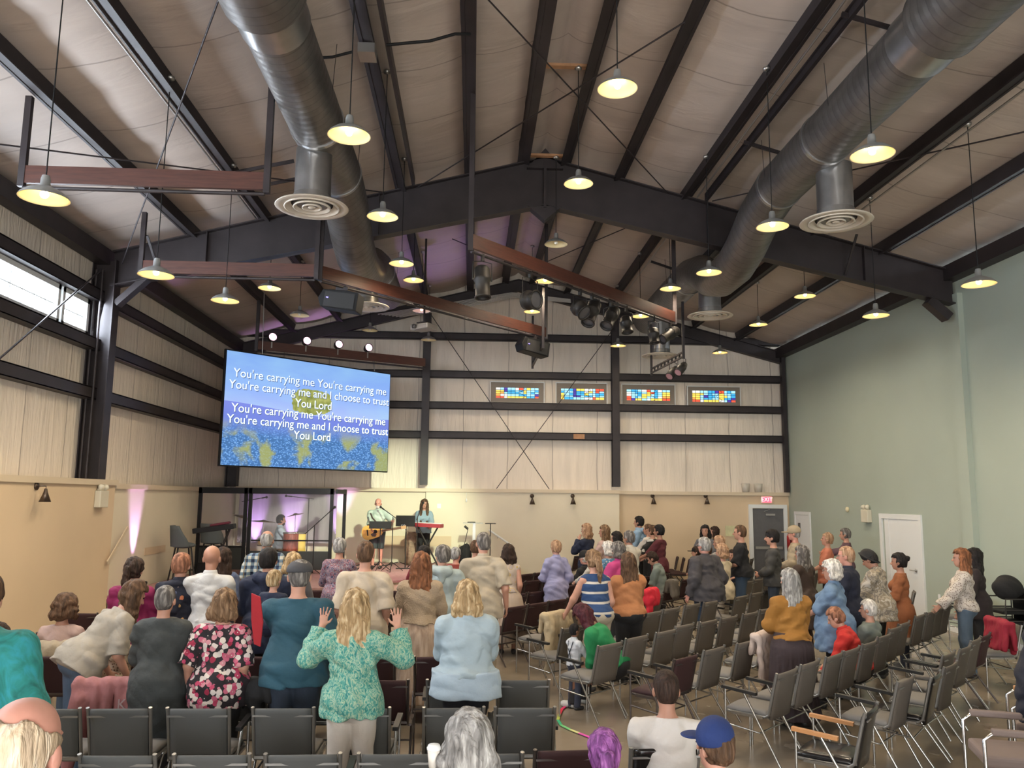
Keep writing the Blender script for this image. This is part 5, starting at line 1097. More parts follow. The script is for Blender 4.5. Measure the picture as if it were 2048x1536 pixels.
        for q, L_ in ((-1.5, .060), (-.5, .072), (.5, .078), (1.5, .070)):
            b0 = W_+d*.082+sd*q*.0185; spread = sd*q*(.16 if curl < .5 else .03); d1 = nrm(d+spread-pn*curl*.45*(1 if curl > .5 else -.3)); b1 = b0+d1*L_*.5; d2 = nrm(d1-pn*curl*.8*(1 if curl > .5 else -.2)); B.cap(b0, b1, .0085, .0080, .004); B.cap(b1, b1+d2*L_*.5, .0080, .0065, .003)
        th = W_+d*.025+sd*.024; t1 = th+nrm(d*.6+sd*.8)*.036; B.cap(th, t1, .012, .010, .008); B.cap(t1, t1+nrm(d*.9+sd*.45)*.032, .0095, .0075, .004)
    for i, (hp, kn, an) in enumerate(legs):
        B.cap(hp, kn, .082*(.5+.5*g), .054*(.7+.3*g), .03); B.cap(kn, an, .052*(.7+.3*g), .036, .02); B.ell(kn*.65+an*.35+V3(0, -.016, 0), (.045, .044, .11), None, .03)
        B.cap(an+V3(0, -.02, -.04), an+V3(0, .13, -.055), .034, .026, .02)
    body = B.mesh('body'); bo = obj('body', body, SKIN[skin], root); sc_ = (s, s, s); bo.scale = sc_
    def part(nm, f, m):
        me = f.mesh(nm)
        if me is None: return None
        o = obj(nm, me, m, root); o.scale = sc_; return o
    # eyes: dark small part for faces that can be seen
    ev = MB()
    for sg in (-1, 1): ev.ball(Hd(sg*.031, .083, .017), (.013*hs, .008*hs, .007*hs), 8, 6)
    eo = ev.build('eyes', mat('eye_dark', (.03, .02, .015), .2), root); eo.scale = sc_
    hem_z = (hem-.94) if not sit else max(hem-.94, -.04)
    # ---- trousers / skirt
    if bottom in ('trousers', 'shorts'):
        f = Field(lo-.04, hi+.04, vx); e = .012
        f.ell(T(0, -.01, .0), ((.168 if fem else .158)*g+e, .118*g+e+belly*.3, .13), None, .05)
        f.ell(T(0, -.05*g, .02), (.13*g+e, .10*g+e, .12+e), None, .05)
        for hp, kn, an in legs:
            f.cap(hp, kn, .086*(.5+.5*g)+e, .060*(.75+.25*g)+e, .03)
            if bottom == 'trousers': f.cap(kn, an+V3(0, 0, .0), .060*(.75+.25*g)+e, .054+e*1.3, .02); f.ell(kn*.65+an*.35+V3(0, -.016, 0), (.052+e, .052+e, .13), None, .03)
            else: f.cap(hp, kn, .10*(.5+.5*g)+e, .075+e, .02)
        f.wrinkle(.004, 26, 3, (1, 1, 1.6)); f.cut(T(0, 0, .10 if top == 'dress' else min(.10, (hem-.94 if not sit else max(hem-.94, -.04))+.045)), -ax)
        if bottom == 'trousers': f.cut((0, 0, .055), (0, 0, 1))
        elif not sit: f.cut((0, 0, .50), (0, 0, 1))
        else: f.cut((0, legs[0][1][1]-.06, 0), (0, -1, 0))
        part('trousers' if bottom == 'trousers' else 'shorts', f, bc or cloth('navy_trousers', (.015, .018, .03)))
    if bottom in ('skirt',) or top == 'dress':
        f = Field(V3(-.42, -.42, 0), V3(.42, .42, 1.12), vx); X, Y, Z = f.grid([slice(None)]*3); z1 = 1.06; z0_ = skirt; th = np.arctan2(Y, X)
        tt = np.clip((z1-Z)/(z1-z0_), 0, 1); R_ = (.135*g+.015)+tt*(.17 if bottom == 'skirt' else .11)*flare+np.minimum(tt*6, 1)*.04; R_ = R_+tt*.010*np.sin(th*17+np.sin(th*5)*1.5)+tt*.006*np.sin(th*31)
        d = (np.sqrt((X/1.08)**2+(Y/.88)**2)-R_)*.9; f.F = np.maximum(np.maximum(d, Z-z1), z0_-Z).astype(np.float32); part('skirt' if bottom == 'skirt' else 'dress_skirt', f, bc if bottom == 'skirt' and bc else tc)
    # ---- top
    e = {'tee': .014, 'shirt': .018, 'sweater': .022, 'jacket': .030, 'dress': .014, 'blouse': .022, 'vest': .014, 'cardigan': .030, 'poncho': .04}[top]
    if tc is None: tc = cloth('grey_tee', (.3, .3, .3))
    f = Field(lo-.06, hi+.06, vx); torso(f, e)
    hz = hem_z
    if hz < -.02 and not sit:          # long hem: carry the cloth straight down over the hips
        f.cap(T(0, -.01, .0), T(0, -.01, hz-.02), (.155*g+e*1.5)*1.0, (.150*g+e*1.8), .05); f.cap(T(-.06*g, -.01, 0), T(-.06*g, -.01, hz-.02), .12*g+e, .125*g+e, .04); f.cap(T(.06*g, -.01, 0), T(.06*g, -.01, hz-.02), .12*g+e, .125*g+e, .04)
    f.cut(T(0, 0, hz), ax)
    f.wrinkle({'jacket': .011, 'blouse': .012, 'shirt': .011, 'tee': .009}.get(top, .008), 38, int(abs(x*100)+abs(y*37)) % 9999, (.7, .7, 1.8))
    sl = sleeve
    if sl > 0:
        for i in (0, 1):
            S0, E_, W_ = A[i]; fs = Field(np.minimum.reduce([S0, E_, W_])-.13, np.maximum.reduce([S0, E_, W_])+.13, vx)
            if sl <= .5: p = S0+(E_-S0)*(sl*2); fs.cap(S0, p+(E_-S0)*.2, .058*(.55+.45*g)+e, .056*(.6+.4*g)+e*1.5, 0); fs.cut(p, -(E_-S0))
            else:
                q = (sl-.5)*2; p = E_+(W_-E_)*q; fs.cap(S0, E_, .056*(.55+.45*g)+e, .048*(.6+.4*g)+e*1.2, .0); fs.cap(E_, p+(W_-E_)*.15, .048*(.6+.4*g)+e*1.2, .034+e*(1.6 if top == 'blouse' else .9), .02); fs.cut(p, -(W_-E_))
            fs.wrinkle(.008, 34, i+int(abs(x*50)) % 999, (1, 1, 1.5))
            # merge the sleeve grid into the garment grid by resampling on the same lattice
            I0 = np.round((fs.o-f.o)/f.h).astype(int); sh_ = np.array(fs.F.shape)
            # re-evaluate exactly on the garment lattice
            f2 = Field.__new__(Field); f2.h = f.h; a0 = np.maximum(I0, 0); b0 = np.minimum(I0+sh_, f.F.shape); f2.o = f.o+a0*f.h; f2.F = np.full(b0-a0, .25, np.float32); f2.ax = [f.ax[q_][a0[q_]:b0[q_]] for q_ in range(3)]
            if sl <= .5: p = S0+(E_-S0)*(sl*2); f2.cap(S0, p+(E_-S0)*.2, .058*(.55+.45*g)+e, .056*(.6+.4*g)+e*1.5, 0); f2.cut(p, -(E_-S0))
            else: f2.cap(S0, E_, .056*(.55+.45*g)+e, .048*(.6+.4*g)+e*1.2, .0); f2.cap(E_, p+(W_-E_)*.15, .048*(.6+.4*g)+e*1.2, .034+e*(1.6 if top == 'blouse' else .9), .02); f2.cut(p, -(W_-E_))
            f2.wrinkle(.009, 36, i+int(abs(x*50)) % 999, (1, 1, 1.5))
            w = [slice(a0[q_], b0[q_]) for q_ in range(3)]; f.put(w, f2.F, .02)
    # neckline: open around the neck
    f.cut(T(0, -.02, .62 if top == 'poncho' else .555 if top in ('jacket', 'shirt', 'cardigan') else .535), -ax)
    if top == 'cardigan': f.F = np.maximum(f.F, -np.maximum.reduce([np.abs(f.ax[0][:, None, None])-.035+0*f.F, -(f.ax[1][None, :, None]-.05)+0*f.F]))
    part({'tee': 't_shirt', 'shirt': 'shirt', 'sweater': 'sweater', 'jacket': 'jacket', 'dress': 'dress', 'blouse': 'blouse', 'vest': 'sleeveless_top', 'cardigan': 'cardigan', 'poncho': 'poncho'}[top], f, tc)
    if top in ('shirt', 'jacket'):
        f = Field(neck-.16, neck+.16, vx); f.cap(T(0, -.015, .53), neck+ax*.03, .074+.006*g, .062, 0); f.cut(neck+ax*.028, -ax); f.cut(T(0, 0, .52), ax); part('collar', f, tc)
    # ---- shoes
    if not sit or True:
        for i, (hp, kn, an) in enumerate(legs):
            f = Field(an-.15, an+V3(.08, .24, .05), vx); f.cap(an+V3(0, -.03, -.045), an+V3(0, .15, -.05), .044, .038, .02); f.cut((0, 0, .002), (0, 0, 1)); f.cut(an+V3(0, 0, .02), (0, 0, -1)); part('shoe', f, shoes or mat('dark_shoe', (.03, .028, .027), .5))
    # ---- hair
    hm = HAIR.get(hc)
    if hair != 'bald' and hair != 'none':
        L = {'short': .0, 'crop': .0, 'fringe': .0, 'mid': .10, 'bob': .15, 'long': .34, 'longer': .46, 'pony': .0, 'bun': .0, 'curly': .07, 'half': .40}[hair]; dn = nrm(-ax*.8-V3(0, 0, .6)) if lean < 40 else V3(0, .1, -1)
        f = Field(np.minimum(Hd(0, 0, 0), Hd(0, 0, 0)+dn*(L+.1))-.24, np.maximum(Hd(0, 0, 0), Hd(0, 0, 0)+dn*(L+.1))+.24, max(vx*.8, .006))
        t_ = {'crop': .004, 'fringe': .005, 'short': .013, 'curly': .03, 'mid': .02}.get(hair, .018)
        f.ell(Hd(0, -.012, .048), ((.079+t_)*hs, (.098+t_)*hs, (.091+t_)*hs), HR, .0); f.ell(Hd(0, -.035, -.005), ((.066+t_)*hs, (.070+t_)*hs, (.075+t_)*hs), HR, .03)
        if hair == 'fringe':
            X, Y, Z = f.grid([slice(None)]*3); c_n = nrm(hu*.85+hf2*.5); c_p = Hd(0, -.03, .066); f.F = np.maximum(f.F, (X-c_p[0])*c_n[0]+(Y-c_p[1])*c_n[1]+(Z-c_p[2])*c_n[2]+.012*np.sin(X*90+Z*40)*np.sin(Y*80+1)).astype(np.float32)
        # face opening: everything ahead of a slanted plane below the hairline goes
        X, Y, Z = f.grid([slice(None)]*3); px_, py_, pz_ = X-hc_[0], Y-hc_[1], Z-hc_[2]
        lx = (px_*hr2[0]+py_*hr2[1]+pz_*hr2[2])/hs; ly = (px_*hf2[0]+py_*hf2[1]+pz_*hf2[2])/hs; lz = (px_*hu[0]+py_*hu[1]+pz_*hu[2])/hs
        face = np.minimum.reduce([ly-np.where(lz < .0, .012, .030)+np.abs(lx)*(-.10 if hair in ('short', 'crop') else .1), .075-lz]); f.F = np.maximum(f.F, face).astype(np.float32)
        if hair in ('short', 'crop', 'fringe', 'pony', 'bun'): f.F = np.maximum(f.F, -(lz+.062+.0*ly)).astype(np.float32); ear = np.sqrt((np.abs(lx)-.085)**2+(ly+.002)**2*1.2+(lz+.012)**2)-.032; f.sub(ear.astype(np.float32))
        bk = -hf2
        if L > 0:
            w_ = .082 if hair != 'curly' else .10
            for q in (-1, -.5, 0, .5, 1):
                a = Hd(q*.070, -.045-.02*(1-q*q), .0); m1 = a+dn*L*.5+bk*.02+hr2*q*.018; b_ = a+dn*L*(1-.12*q*q)+bk*.012+hr2*q*(.015 if L > .2 else .03)
                f.cap(a, m1, .044, .042, .022); f.cap(m1, b_, .042, .030 if L > .2 else .038, .02)
            if hair in ('long', 'longer', 'bob', 'mid'):
                for sg in (-1, 1): f.cap(Hd(sg*.078, -.005, .03), Hd(sg*.085, .0, -.06-.0*L)+dn*min(L*.35, .12), .026, .022, .02)
        if hair == 'pony':
            a = Hd(0, -.115, .03); f.cap(a, a+bk*.03, .028, .03, .02); f.cap(a+bk*.03, a+bk*.055+dn*.14, .036, .040, .02); f.cap(a+bk*.055+dn*.14, a+bk*.03+dn*.30, .038, .018, .02)
        if hair == 'bun': f.ell(Hd(0, -.12, .07), (.045, .045, .045), None, .01)
        if hair == 'curly': f.wrinkle(.009, 75, 5)
        else: f.wrinkle({'crop': .0008, 'short': .003, 'fringe': .0012}.get(hair, .0055), 90, 5, (1, 1, .22))
        part('hair', f, hm)
        if hair == 'pony': o = MB().lathe([(.02, -.015), (.032, -.015), (.036, 0), (.032, .015), (.02, .015)], Hd(0, -.135, .03), 14, Matrix.Rotation(math.pi/2, 3, 'X')).build('hair_tie', cloth('pale_tie', (.7, .6, .55)), root); o.scale = sc_
    if hair == 'bald_beard': pass
    # ---- hats
    if hat:
        kd, hm2 = hat; f = Field(Hd(0, 0, .06)-.26, Hd(0, 0, .06)+.26, vx*.8)
        if kd == 'headband': f.ell(Hd(0, -.012, .048), (.094, .113, .10), HR, 0); f.cut(Hd(0, 0, .02), hu); f.cut(Hd(0, .03, .10), -hu)
        else:
            rr = {'cap': (.103, .126, .108), 'backcap': (.103, .126, .108), 'flat': (.098, .135, .082), 'bucket': (.098, .118, .098)}[kd]; f.ell(Hd(0, .0 if kd == 'flat' else -.008, .060), rr, HR, 0); f.cut(Hd(0, 0, .042 if kd == 'flat' else .020), nrm(hu+hf2*(.12 if kd != 'flat' else .05)))
            if kd in ('cap', 'backcap'): sg = 1 if kd == 'cap' else -1; f.ell(Hd(0, sg*.145, .034), (.070, .080, .012), HR, .012)
            if kd == 'flat': f.ell(Hd(0, .115, .045), (.070, .055, .012), HR, .01)
            if kd == 'bucket': g_ = Field.__new__(Field); f.ell(Hd(0, -.005, .030), (.140, .165, .018), HR, .02)
        part({'cap': 'baseball_cap', 'backcap': 'baseball_cap', 'flat': 'flat_cap', 'bucket': 'bucket_hat', 'headband': 'headband'}[kd], f, hm2)
    if extra:
        for fn in extra: fn(root, dict(T=T, Hd=Hd, A=A, s=s, part=part, Field=Field, vx=vx, neck=neck, ax=ax, fw=fw, hs=hs, HR=HR, pel=pel, sw=sw, legs=legs, tc=tc, lo=lo, hi=hi))
    return root
# extras
def beard(m, long=False):
    def fn(r, q):
        Hd = q['Hd']; f = Field(Hd(0, .05, -.07)-.12, Hd(0, .05, -.07)+.12, .006); f.ell(Hd(0, .045, -.075), (.050, .050, .048), q['HR'], 0); f.ell(Hd(0, .05, -.085), (.03, .035, .04), q['HR'], .01); f.cut(Hd(0, 0, -.046), -q['HR'][2])
        f.cap(Hd(-.028, .090, -.046), Hd(.028, .090, -.046), .007, .007, .004); q['part']('beard', f, m)
    return fn
def moustache(m):
    def fn(r, q): Hd = q['Hd']; f = Field(Hd(0, .09, -.04)-.06, Hd(0, .09, -.04)+.06, .004); f.cap(Hd(-.03, .088, -.050), Hd(.03, .088, -.050), .009, .009, 0); f.cap(Hd(-.032, .084, -.052), Hd(-.034, .078, -.075), .007, .005, .003); f.cap(Hd(.032, .084, -.052), Hd(.034, .078, -.075), .007, .005, .003); q['part']('moustache', f, m)
    return fn
def hood(m):
    def fn(r, q):
        T = q['T']; f = Field(T(0, -.1, .50)-.22, T(0, -.1, .50)+.22, q['vx'])
        for a in (-1, 1): f.cap(T(a*.10, .02, .555), T(a*.075, -.10, .53), .034, .045, .03)
        f.cap(T(-.075, -.11, .52), T(.075, -.11, .52), .050, .050, .04); f.cap(T(0, -.12, .51), T(0, -.135, .40), .06, .03, .05); f.wrinkle(.006, 40, 8); q['part']('hood', f, m)
    return fn
def glasses(r, q):
    Hd = q['Hd']; mb = MB()
    for sg in (-1, 1): mb.tube([Hd(sg*(.032+.022*math.cos(a*math.pi/5)), .098, .016+.017*math.sin(a*math.pi/5)) for a in range(11)], .0018, 5); mb.tube([Hd(sg*.054, .096, .02), Hd(sg*.082, .0, .02)], .0018, 5)
    o = mb.tube([Hd(-.01, .10, .018), Hd(.01, .10, .018)], .0018, 5).build('glasses', mat('glasses_wire', (.5, .45, .4), .3, .8), r); o.scale = (q['s'],)*3
def suspenders(r, q):
    T = q['T']; mb = MB()
    for a, b in ((-.08, .06), (.08, -.06)): mb.tube([T(a, -.10, .50), T(a*.6, -.135, .35), T(b*.5, -.145, .2), T(b, -.145, .04)], .010, 6)
    o = mb.build('suspenders', cloth('dark_strap', (.03, .035, .05)), r); o.scale = (q['s'],)*3

def shirt_tail(r, q, m):
    T = q['T']; f = Field(T(-.35, -.35, -.25), T(.35, .35, .2), q['vx']); f.cap(T(-.08, -.03, .08), T(-.08, -.03, -.18), .215, .24, .05); f.cap(T(.08, -.03, .08), T(.08, -.03, -.18), .215, .24, .05); f.cut(T(0, 0, -.13), q['ax']); f.cut(T(0, 0, .08), -q['ax']); f.wrinkle(.006, 34, 12, (.3, .3, 2)); q['part']('shirt_tail', f, m)
def wisps(r, q):
    Hd = q['Hd']; f = Field(Hd(0, 0, .05)-.2, Hd(0, 0, .05)+.2, .006); f.ell(Hd(0, -.012, .05), (.082, .101, .094), q['HR'], 0); f.cut(Hd(0, .01, 0), -q['HR'][1]); f.wrinkle(.006, 110, 7, (1, 1, .3)); q['part']('thin_hair', f, HAIR['white'])
def front_locks(r, q):
    Hd = q['Hd']; f = Field(Hd(0, .05, -.2)-.35, Hd(0, .05, -.2)+.35, .010)
    for sg in (-1, 1): f.cap(Hd(sg*.075, .03, .03), Hd(sg*.085, .075, -.18), .026, .036, .02); f.cap(Hd(sg*.085, .075, -.18), Hd(sg*.08, .12, -.44), .036, .026, .02)
    f.wrinkle(.004, 90, 5, (1, 1, .2)); q['part']('front_hair', f, HAIR['brown'])
# ================================================================ people
def cl(n, c, **k): return cloth(n, c, **k)
DENIM = cl('denim', (.085, .13, .20), var=.15); DKJEAN = cl('dark_jeans', (.03, .045, .075)); BLK = cl('black', (.012, .012, .014)); NAVY = cl('navy', (.014, .022, .055)); OFFW = cl('offwhite', (.62, .58, .50)); KHAKI = cl('khaki', (.36, .30, .22))
def P(px, py, h, label, Y=None, **k):
    sit = k.get('sit', 0); z0 = k.get('z0', 0)
    if Y is None:
        p = at_z(px, py, z0+(h*.751 if sit else h))
    else:
        p = at_y(px, py, Y)
        if not sit and h is None: h = p[2]-z0
    return person(p[0], p[1], math.radians(k.pop('rz', 0)), h, label, **k)
H_ = HAIR
# left and centre block, seen from behind
P(712, 1178, 1.62, 'woman with long blond hair and both hands raised, teal knitted blouse and white trousers', fem=True, hair='longer', hc='blond', top='blouse', tc=pattern('teal_knit', 'knit', [(.015, .16, .17), (.05, .30, .27), (.16, .42, .33), (.50, .62, .42), (.03, .30, .36)], 34), sleeve=.93, arms=('up', 'up'), bc=cl('white_trousers', (.66, .60, .54)), hem=.86, wide=1.18, vox=.0085, rz=-2)
P(935, 1160, None, 'broad woman with wavy blond bob, pale blue denim jacket and dark skirt', Y=6.72, fem=True, hair='bob', hc='blond', top='jacket', tc=cl('pale_denim', (.42, .52, .58), var=.06), sleeve=.95, arms=('clasp', 'clasp'), bc=cl('black_navy', (.008, .010, .018)), hem=.98, wide=1.5, vox=.009, extra=[lambda r, q: shirt_tail(r, q, cl('pale_shirt', (.45, .56, .66)))])
P(450, 1178, None, 'woman with short light brown hair in a pink and white flowered black tunic', Y=6.72, fem=True, hair='mid', hc='lightbrown', top='tee', tc=pattern('pink_floral', 'floral', [(.018, .012, .016), (.55, .06, .14), (.66, .28, .32), (.35, .02, .06), (.75, .66, .62), (.60, .14, .22), (.02, .015, .02), (.8, .7, .62)], 21), sleeve=.5, arms=('down', 'hang'), bc=BLK, hem=.76, wide=1.4, vox=.009)
P(332, 1169, None, 'person with cropped grey brown hair in a long dark grey wool wrap', Y=6.74, fem=True, hair='crop', hc='salt', top='cardigan', tc=cl('charcoal_wrap', (.055, .062, .062), bump=.5), sleeve=.95, arms=('clasp', 'clasp'), bc=BLK, hem=.46, wide=1.22, vox=.009)
P(600, 1117, None, 'man in a grey flat cap and teal t-shirt holding a child', Y=6.74, hair='crop', hc='salt', top='tee', tc=cl('teal_tee', (.025, .095, .14)), sleeve=.5, arms=('cross', 'down'), bc=DKJEAN, hem=.82, wide=1.38, vox=.009, hat=('flat', cl('grey_cap', (.065, .065, .075))), belly=.02, turn=12)
P(732, 1080, None, 'tall man with short brown hair in a cream t-shirt', Y=8.66, hair='crop', hc='brown', top='tee', tc=cl('cream_tee', (.62, .52, .40)), sleeve=.5, arms=('hang', 'hang'), bc=DKJEAN, hem=.84, wide=1.22, vox=.0095)
P(843, 1104, None, 'woman with very long auburn half up hair, beige sweater and pleated pink beige skirt', Y=8.88, fem=True, hair='longer', hc='auburn', top='sweater', tc=cl('beige_sweater', (.46, .35, .24), bump=.6, bs=60), sleeve=.9, arms=('clasp', 'clasp'), bottom='skirt', bc=pattern('pleated_skirt', 'pleats', [(.36, .25, .18), (.58, .44, .33)]), hem=1.02, wide=1.2, vox=.0095, skirt=.20)
P(425, 1089, None, 'bald man in a white collarless shirt with folded arms', Y=8.66, hair='bald', skin='tan', top='shirt', tc=cl('white_linen', (.66, .66, .66)), sleeve=.95, arms=('cross', 'cross'), bc=DKJEAN, hem=.84, wide=1.05, vox=.0095)
P(364, 1105, None, 'person with cropped reddish hair in a navy shirt with orange flowers', Y=8.72, hair='short', hc='red', top='shirt', tc=pattern('navy_floral', 'sparse', [(.010, .012, .028), (.55, .18, .08), (.62, .34, .12), (.10, .12, .20), (.50, .38, .30)], 13), sleeve=.55, arms=('clasp', 'clasp'), bc=DKJEAN, hem=.82, wide=1.12, vox=.0095)
P(270, 1115, None, 'woman with a dark ponytail in a magenta blouse', Y=8.66, fem=True, hair='pony', hc='dark', top='blouse', tc=cl('magenta', (.27, .012, .095)), sleeve=.95, arms=('clasp', 'clasp'), bc=BLK, hem=.86, wide=1.2, vox=.0095, turn=-6)
P(447, 1095, 1.65, 'woman with long dark hair and slate blue t-shirt partly hidden behind the bald man', fem=True, hair='long', hc='dark', top='tee', tc=cl('slate_tee', (.08, .11, .21)), arms=('clasp', 'hang'), bc=DKJEAN, Y=10.1)
P(535, 1060, None, 'bald man in a blue and white plaid shirt before the stage', Y=11.6, hair='fringe', hc='grey', skin='tan', top='shirt', tc=pattern('blue_plaid', 'plaid', [(.015, .03, .08), (.16, .24, .32), (.62, .62, .56), (.35, .26, .10)], .085), sleeve=.5, arms=('down', 'down'), bc=KHAKI, hem=.84, wide=1.2)
P(538, 1095, None, 'person with black hair in a navy hooded jacket', Y=8.85, hair='short', hc='black', top='jacket', tc=cl('navy_jacket', (.012, .020, .055)), sleeve=1, arms=('clasp', 'clasp'), bc=BLK, hem=.70, wide=1.15, extra=[hood(cl('navy_jacket', (.012, .020, .055)))])
P(587, 1105, 1.60, 'woman with blond hair and grey top behind the flat cap man', fem=True, hair='mid', hc='blond', top='tee', tc=cl('grey_top', (.17, .17, .19)), arms=('clasp', 'clasp'), bc=BLK)
P(680, 1075, None, 'woman with short silver hair in a purple grey patterned tunic before the stage', Y=11.7, fem=True, hair='short', hc='grey', top='tee', tc=pattern('purple_mosaic', 'camo', [(.30, .26, .33), (.10, .07, .13), (.42, .33, .36), (.22, .04, .07), (.36, .32, .42), (.07, .06, .12)], 17), sleeve=.6, arms=('clasp', 'clasp'), bc=BLK, hem=.55, wide=1.2)
P(848, 1092, 1.60, 'dark haired person in a red top behind the auburn haired woman', hair='short', hc='black', skin='tan', top='tee', tc=cl('dark_red', (.22, .02, .03)), arms=('clasp', 'clasp'), bc=BLK, fem=True, Y=11.7)
P(885, 1097, 1.70, 'grey haired man in a pale hooded rain jacket', hair='short', hc='salt', top='jacket', tc=cl('pale_rain', (.42, .50, .50)), sleeve=1, arms=('clasp', 'clasp'), bc=DKJEAN, hem=.74, wide=1.12, turn=30, extra=[hood(cl('pale_rain', (.42, .50, .50)))], Y=10.1)
P(967, 1063, 1.85, 'tall grey haired man in a beige short sleeved shirt', hair='crop', hc='salt', top='shirt', tc=cl('beige_shirt', (.50, .43, .33)), sleeve=.45, arms=('clasp', 'down'), bc=KHAKI, hem=.78, wide=1.2, turn=18)
P(1017, 1088, None, 'woman with dark brown bob, pale vest with yellow panels and long pale skirt', Y=12.4, fem=True, hair='bob', hc='dark', top='vest', tc=pattern('yellow_panels', 'camo', [(.58, .48, .40), (.58, .48, .40), (.62, .52, .44), (.60, .42, .08), (.50, .42, .38)], 8), sleeve=0, arms=('hang', 'hang'), bottom='skirt', bc=cl('pale_skirt', (.56, .45, .36)), hem=1.0, skirt=.2)
P(951, 1084, 1.60, 'person with grey brown hair glimpsed left of the tall man in beige', hair='short', hc='brown', top='tee', tc=cl('beige_top', (.45, .38, .3)), Y=13.2)
P(912, 1100, 1.5, 'pink faced person partly hidden behind the rain jacket man', hair='short', hc='grey', skin='pink', top='tee', tc=cl('brick', (.3, .05, .04)), Y=13.0, turn=-40)
P(130, 1190, 1.68, 'seated woman with curly brown hair and pale pink top at the left wall', fem=True, sit=1, hair='curly', hc='brown', top='tee', tc=cl('pale_pink', (.56, .40, .36)), arms=('lap', 'lap'), wide=1.15, turn=25, bc=DENIM)
q = at_y(150, 1330, 7.15)
person(q[0]+.02, 7.2, math.radians(-42), 1.66, 'woman bending forward in a beige t-shirt and jeans with long brown hair', fem=True, lean=42, hair='long', hc='brown', top='tee', tc=cl('oat_tee', (.42, .38, .32)), sleeve=.5, arms=('hang', 'hang'), bc=DENIM, wide=1.25, vox=.009, hem=.84)
P(246, 1240, 1.12, 'small child in a brown and cream patterned dress holding a stick', fem=True, hair='short', hc='brown', top='dress', tc=pattern('leopard', 'dots', [(.58, .46, .34), (.18, .11, .07)], 24), sleeve=.95, arms=('hang', 'forward'), hem=.96, skirt=.3, Y=7.75)
cb = at_y(548, 1142, 7.1); person(cb[0], 7.12, math.radians(-20), .98, 'blond toddler carried in the arms of the flat cap man', hair='short', hc='blond', top='sweater', tc=NAVY, sleeve=1, sit=1, arms=('lap', 'lap'), bc=NAVY, z0=cb[2]-.745)
P(-2, 1224, 1.62, 'dark haired person in red sitting at the left edge', fem=True, sit=1, hair='long', hc='dark', top='sweater', tc=cl('bright_red', (.42, .015, .02)), sleeve=1, arms=('lap', 'lap'), Y=7.0)
q = at_y(-40, 1215, 4.5); person(q[0], 4.5, math.radians(10), 1.86, 'person in a blue green knitted poncho cut by the left edge', fem=True, hair='short', hc='brown', top='poncho', tc=pattern('sea_knit', 'knit', [(.01, .14, .13), (.02, .26, .24), (.03, .34, .42)], 7), sleeve=.9, arms=('down', 'down'), wide=1.35, hem=.7)
P(52, 1387, None, 'white haired man with a sunburnt scalp close to the camera at the lower left', Y=2.15, hair='fringe', hc='whiteblond', skin='pink', top='tee', tc=cl('dark_green', (.03, .08, .06)), vox=.009)
# foreground, seated
P(938, 1425, 1.76, 'seated person with thick silver hair and a black top at the bottom edge', sit=1, hair='mid', hc='grey', top='sweater', tc=BLK, sleeve=1, arms=('lap', 'lap'), vox=.009, wide=1.25)
q = at_y(1337, 1358, 5.12); person(q[0], 5.14, math.radians(-4), 1.63, 'seated man with cropped dark hair and a white long sleeved shirt', sit=1, lean=6, hair='crop', hc='dark', skin='tan', top='tee', tc=cl('bright_white', (.70, .66, .62)), sleeve=.95, arms=('lap', 'lap'), vox=.009, wide=1.25, bc=cl('light_jeans', (.32, .42, .52)))
P(1428, 1440, 1.60, 'seated person in a blue baseball cap and red top at the bottom edge', sit=1, hair='short', hc='brown', top='sweater', tc=cl('red_top', (.40, .02, .025)), sleeve=1, arms=('lap', 'lap'), vox=.009, turn=32, hat=('cap', cl('royal_cap', (.012, .035, .16))))
P(1208, 1462, 1.45, 'seated child with purple hair tied up at the bottom edge', sit=1, fem=True, hair='pony', hc='purple', top='tee', tc=cl('dark_tee', (.03, .02, .03)), arms=('lap', 'lap'), vox=.009)
# middle: helper with toddler
q = at_z(1152, 1418, 0); P(1149, 1249, None, 'toddler in a white shirt with dark suspenders beside the armchair', Y=q[1], skin='brown', hair='crop', hc='black', top='shirt', tc=cl('toddler_white', (.60, .62, .66)), sleeve=.9, arms=('forward', 'forward'), bc=cl('toddler_navy', (.03, .035, .06)), rz=-60, extra=[suspenders], vox=.010)
q = at_y(1234, 1330, 9.02); person(q[0], 9.1, math.radians(58), 1.64, 'woman in a green sweater with a burgundy head scarf leaning towards the toddler', fem=True, sit=1, lean=34, hair='long', hc='burgundy', skin='brown', top='sweater', tc=cl('bright_green', (.01, .22, .07)), sleeve=.95, arms=('lap', 'lap'), wide=1.15, bc=BLK, shoes=cl('white_shoe', (.6, .6, .58)), nod=25)
# right block
P(1193, 1100, 1.65, 'woman with a light brown ponytail in a blue and white striped sleeveless top', rz=22, fem=True, hair='pony', hc='lightbrown', top='vest', tc=pattern('blue_stripes', 'stripes', [(.02, .06, .17), (.62, .58, .52)], .125), sleeve=.0, arms=((-.30, .36, -.06), 'hang'), bc=cl('cream_pants', (.58, .50, .38)), wide=1.35, lean=8, hem=.92)
P(1256, 1105, 1.60, 'woman with long brown hair in an orange top and black skirt', rz=15, fem=True, hair='longer', hc='brown', top='tee', tc=cl('peach', (.48, .20, .08)), arms=('clasp', 'clasp'), bc=BLK, wide=1.5, hem=.92)
P(1112, 1080, 1.60, 'woman with short fair hair in a lavender cardigan', rz=25, fem=True, hair='short', hc='strawberry', top='shirt', tc=cl('lavender', (.36, .36, .58)), sleeve=.95, arms=('clasp', 'pocket'), bc=cl('lavender2', (.36, .36, .58)), hem=.66, wide=1.1)
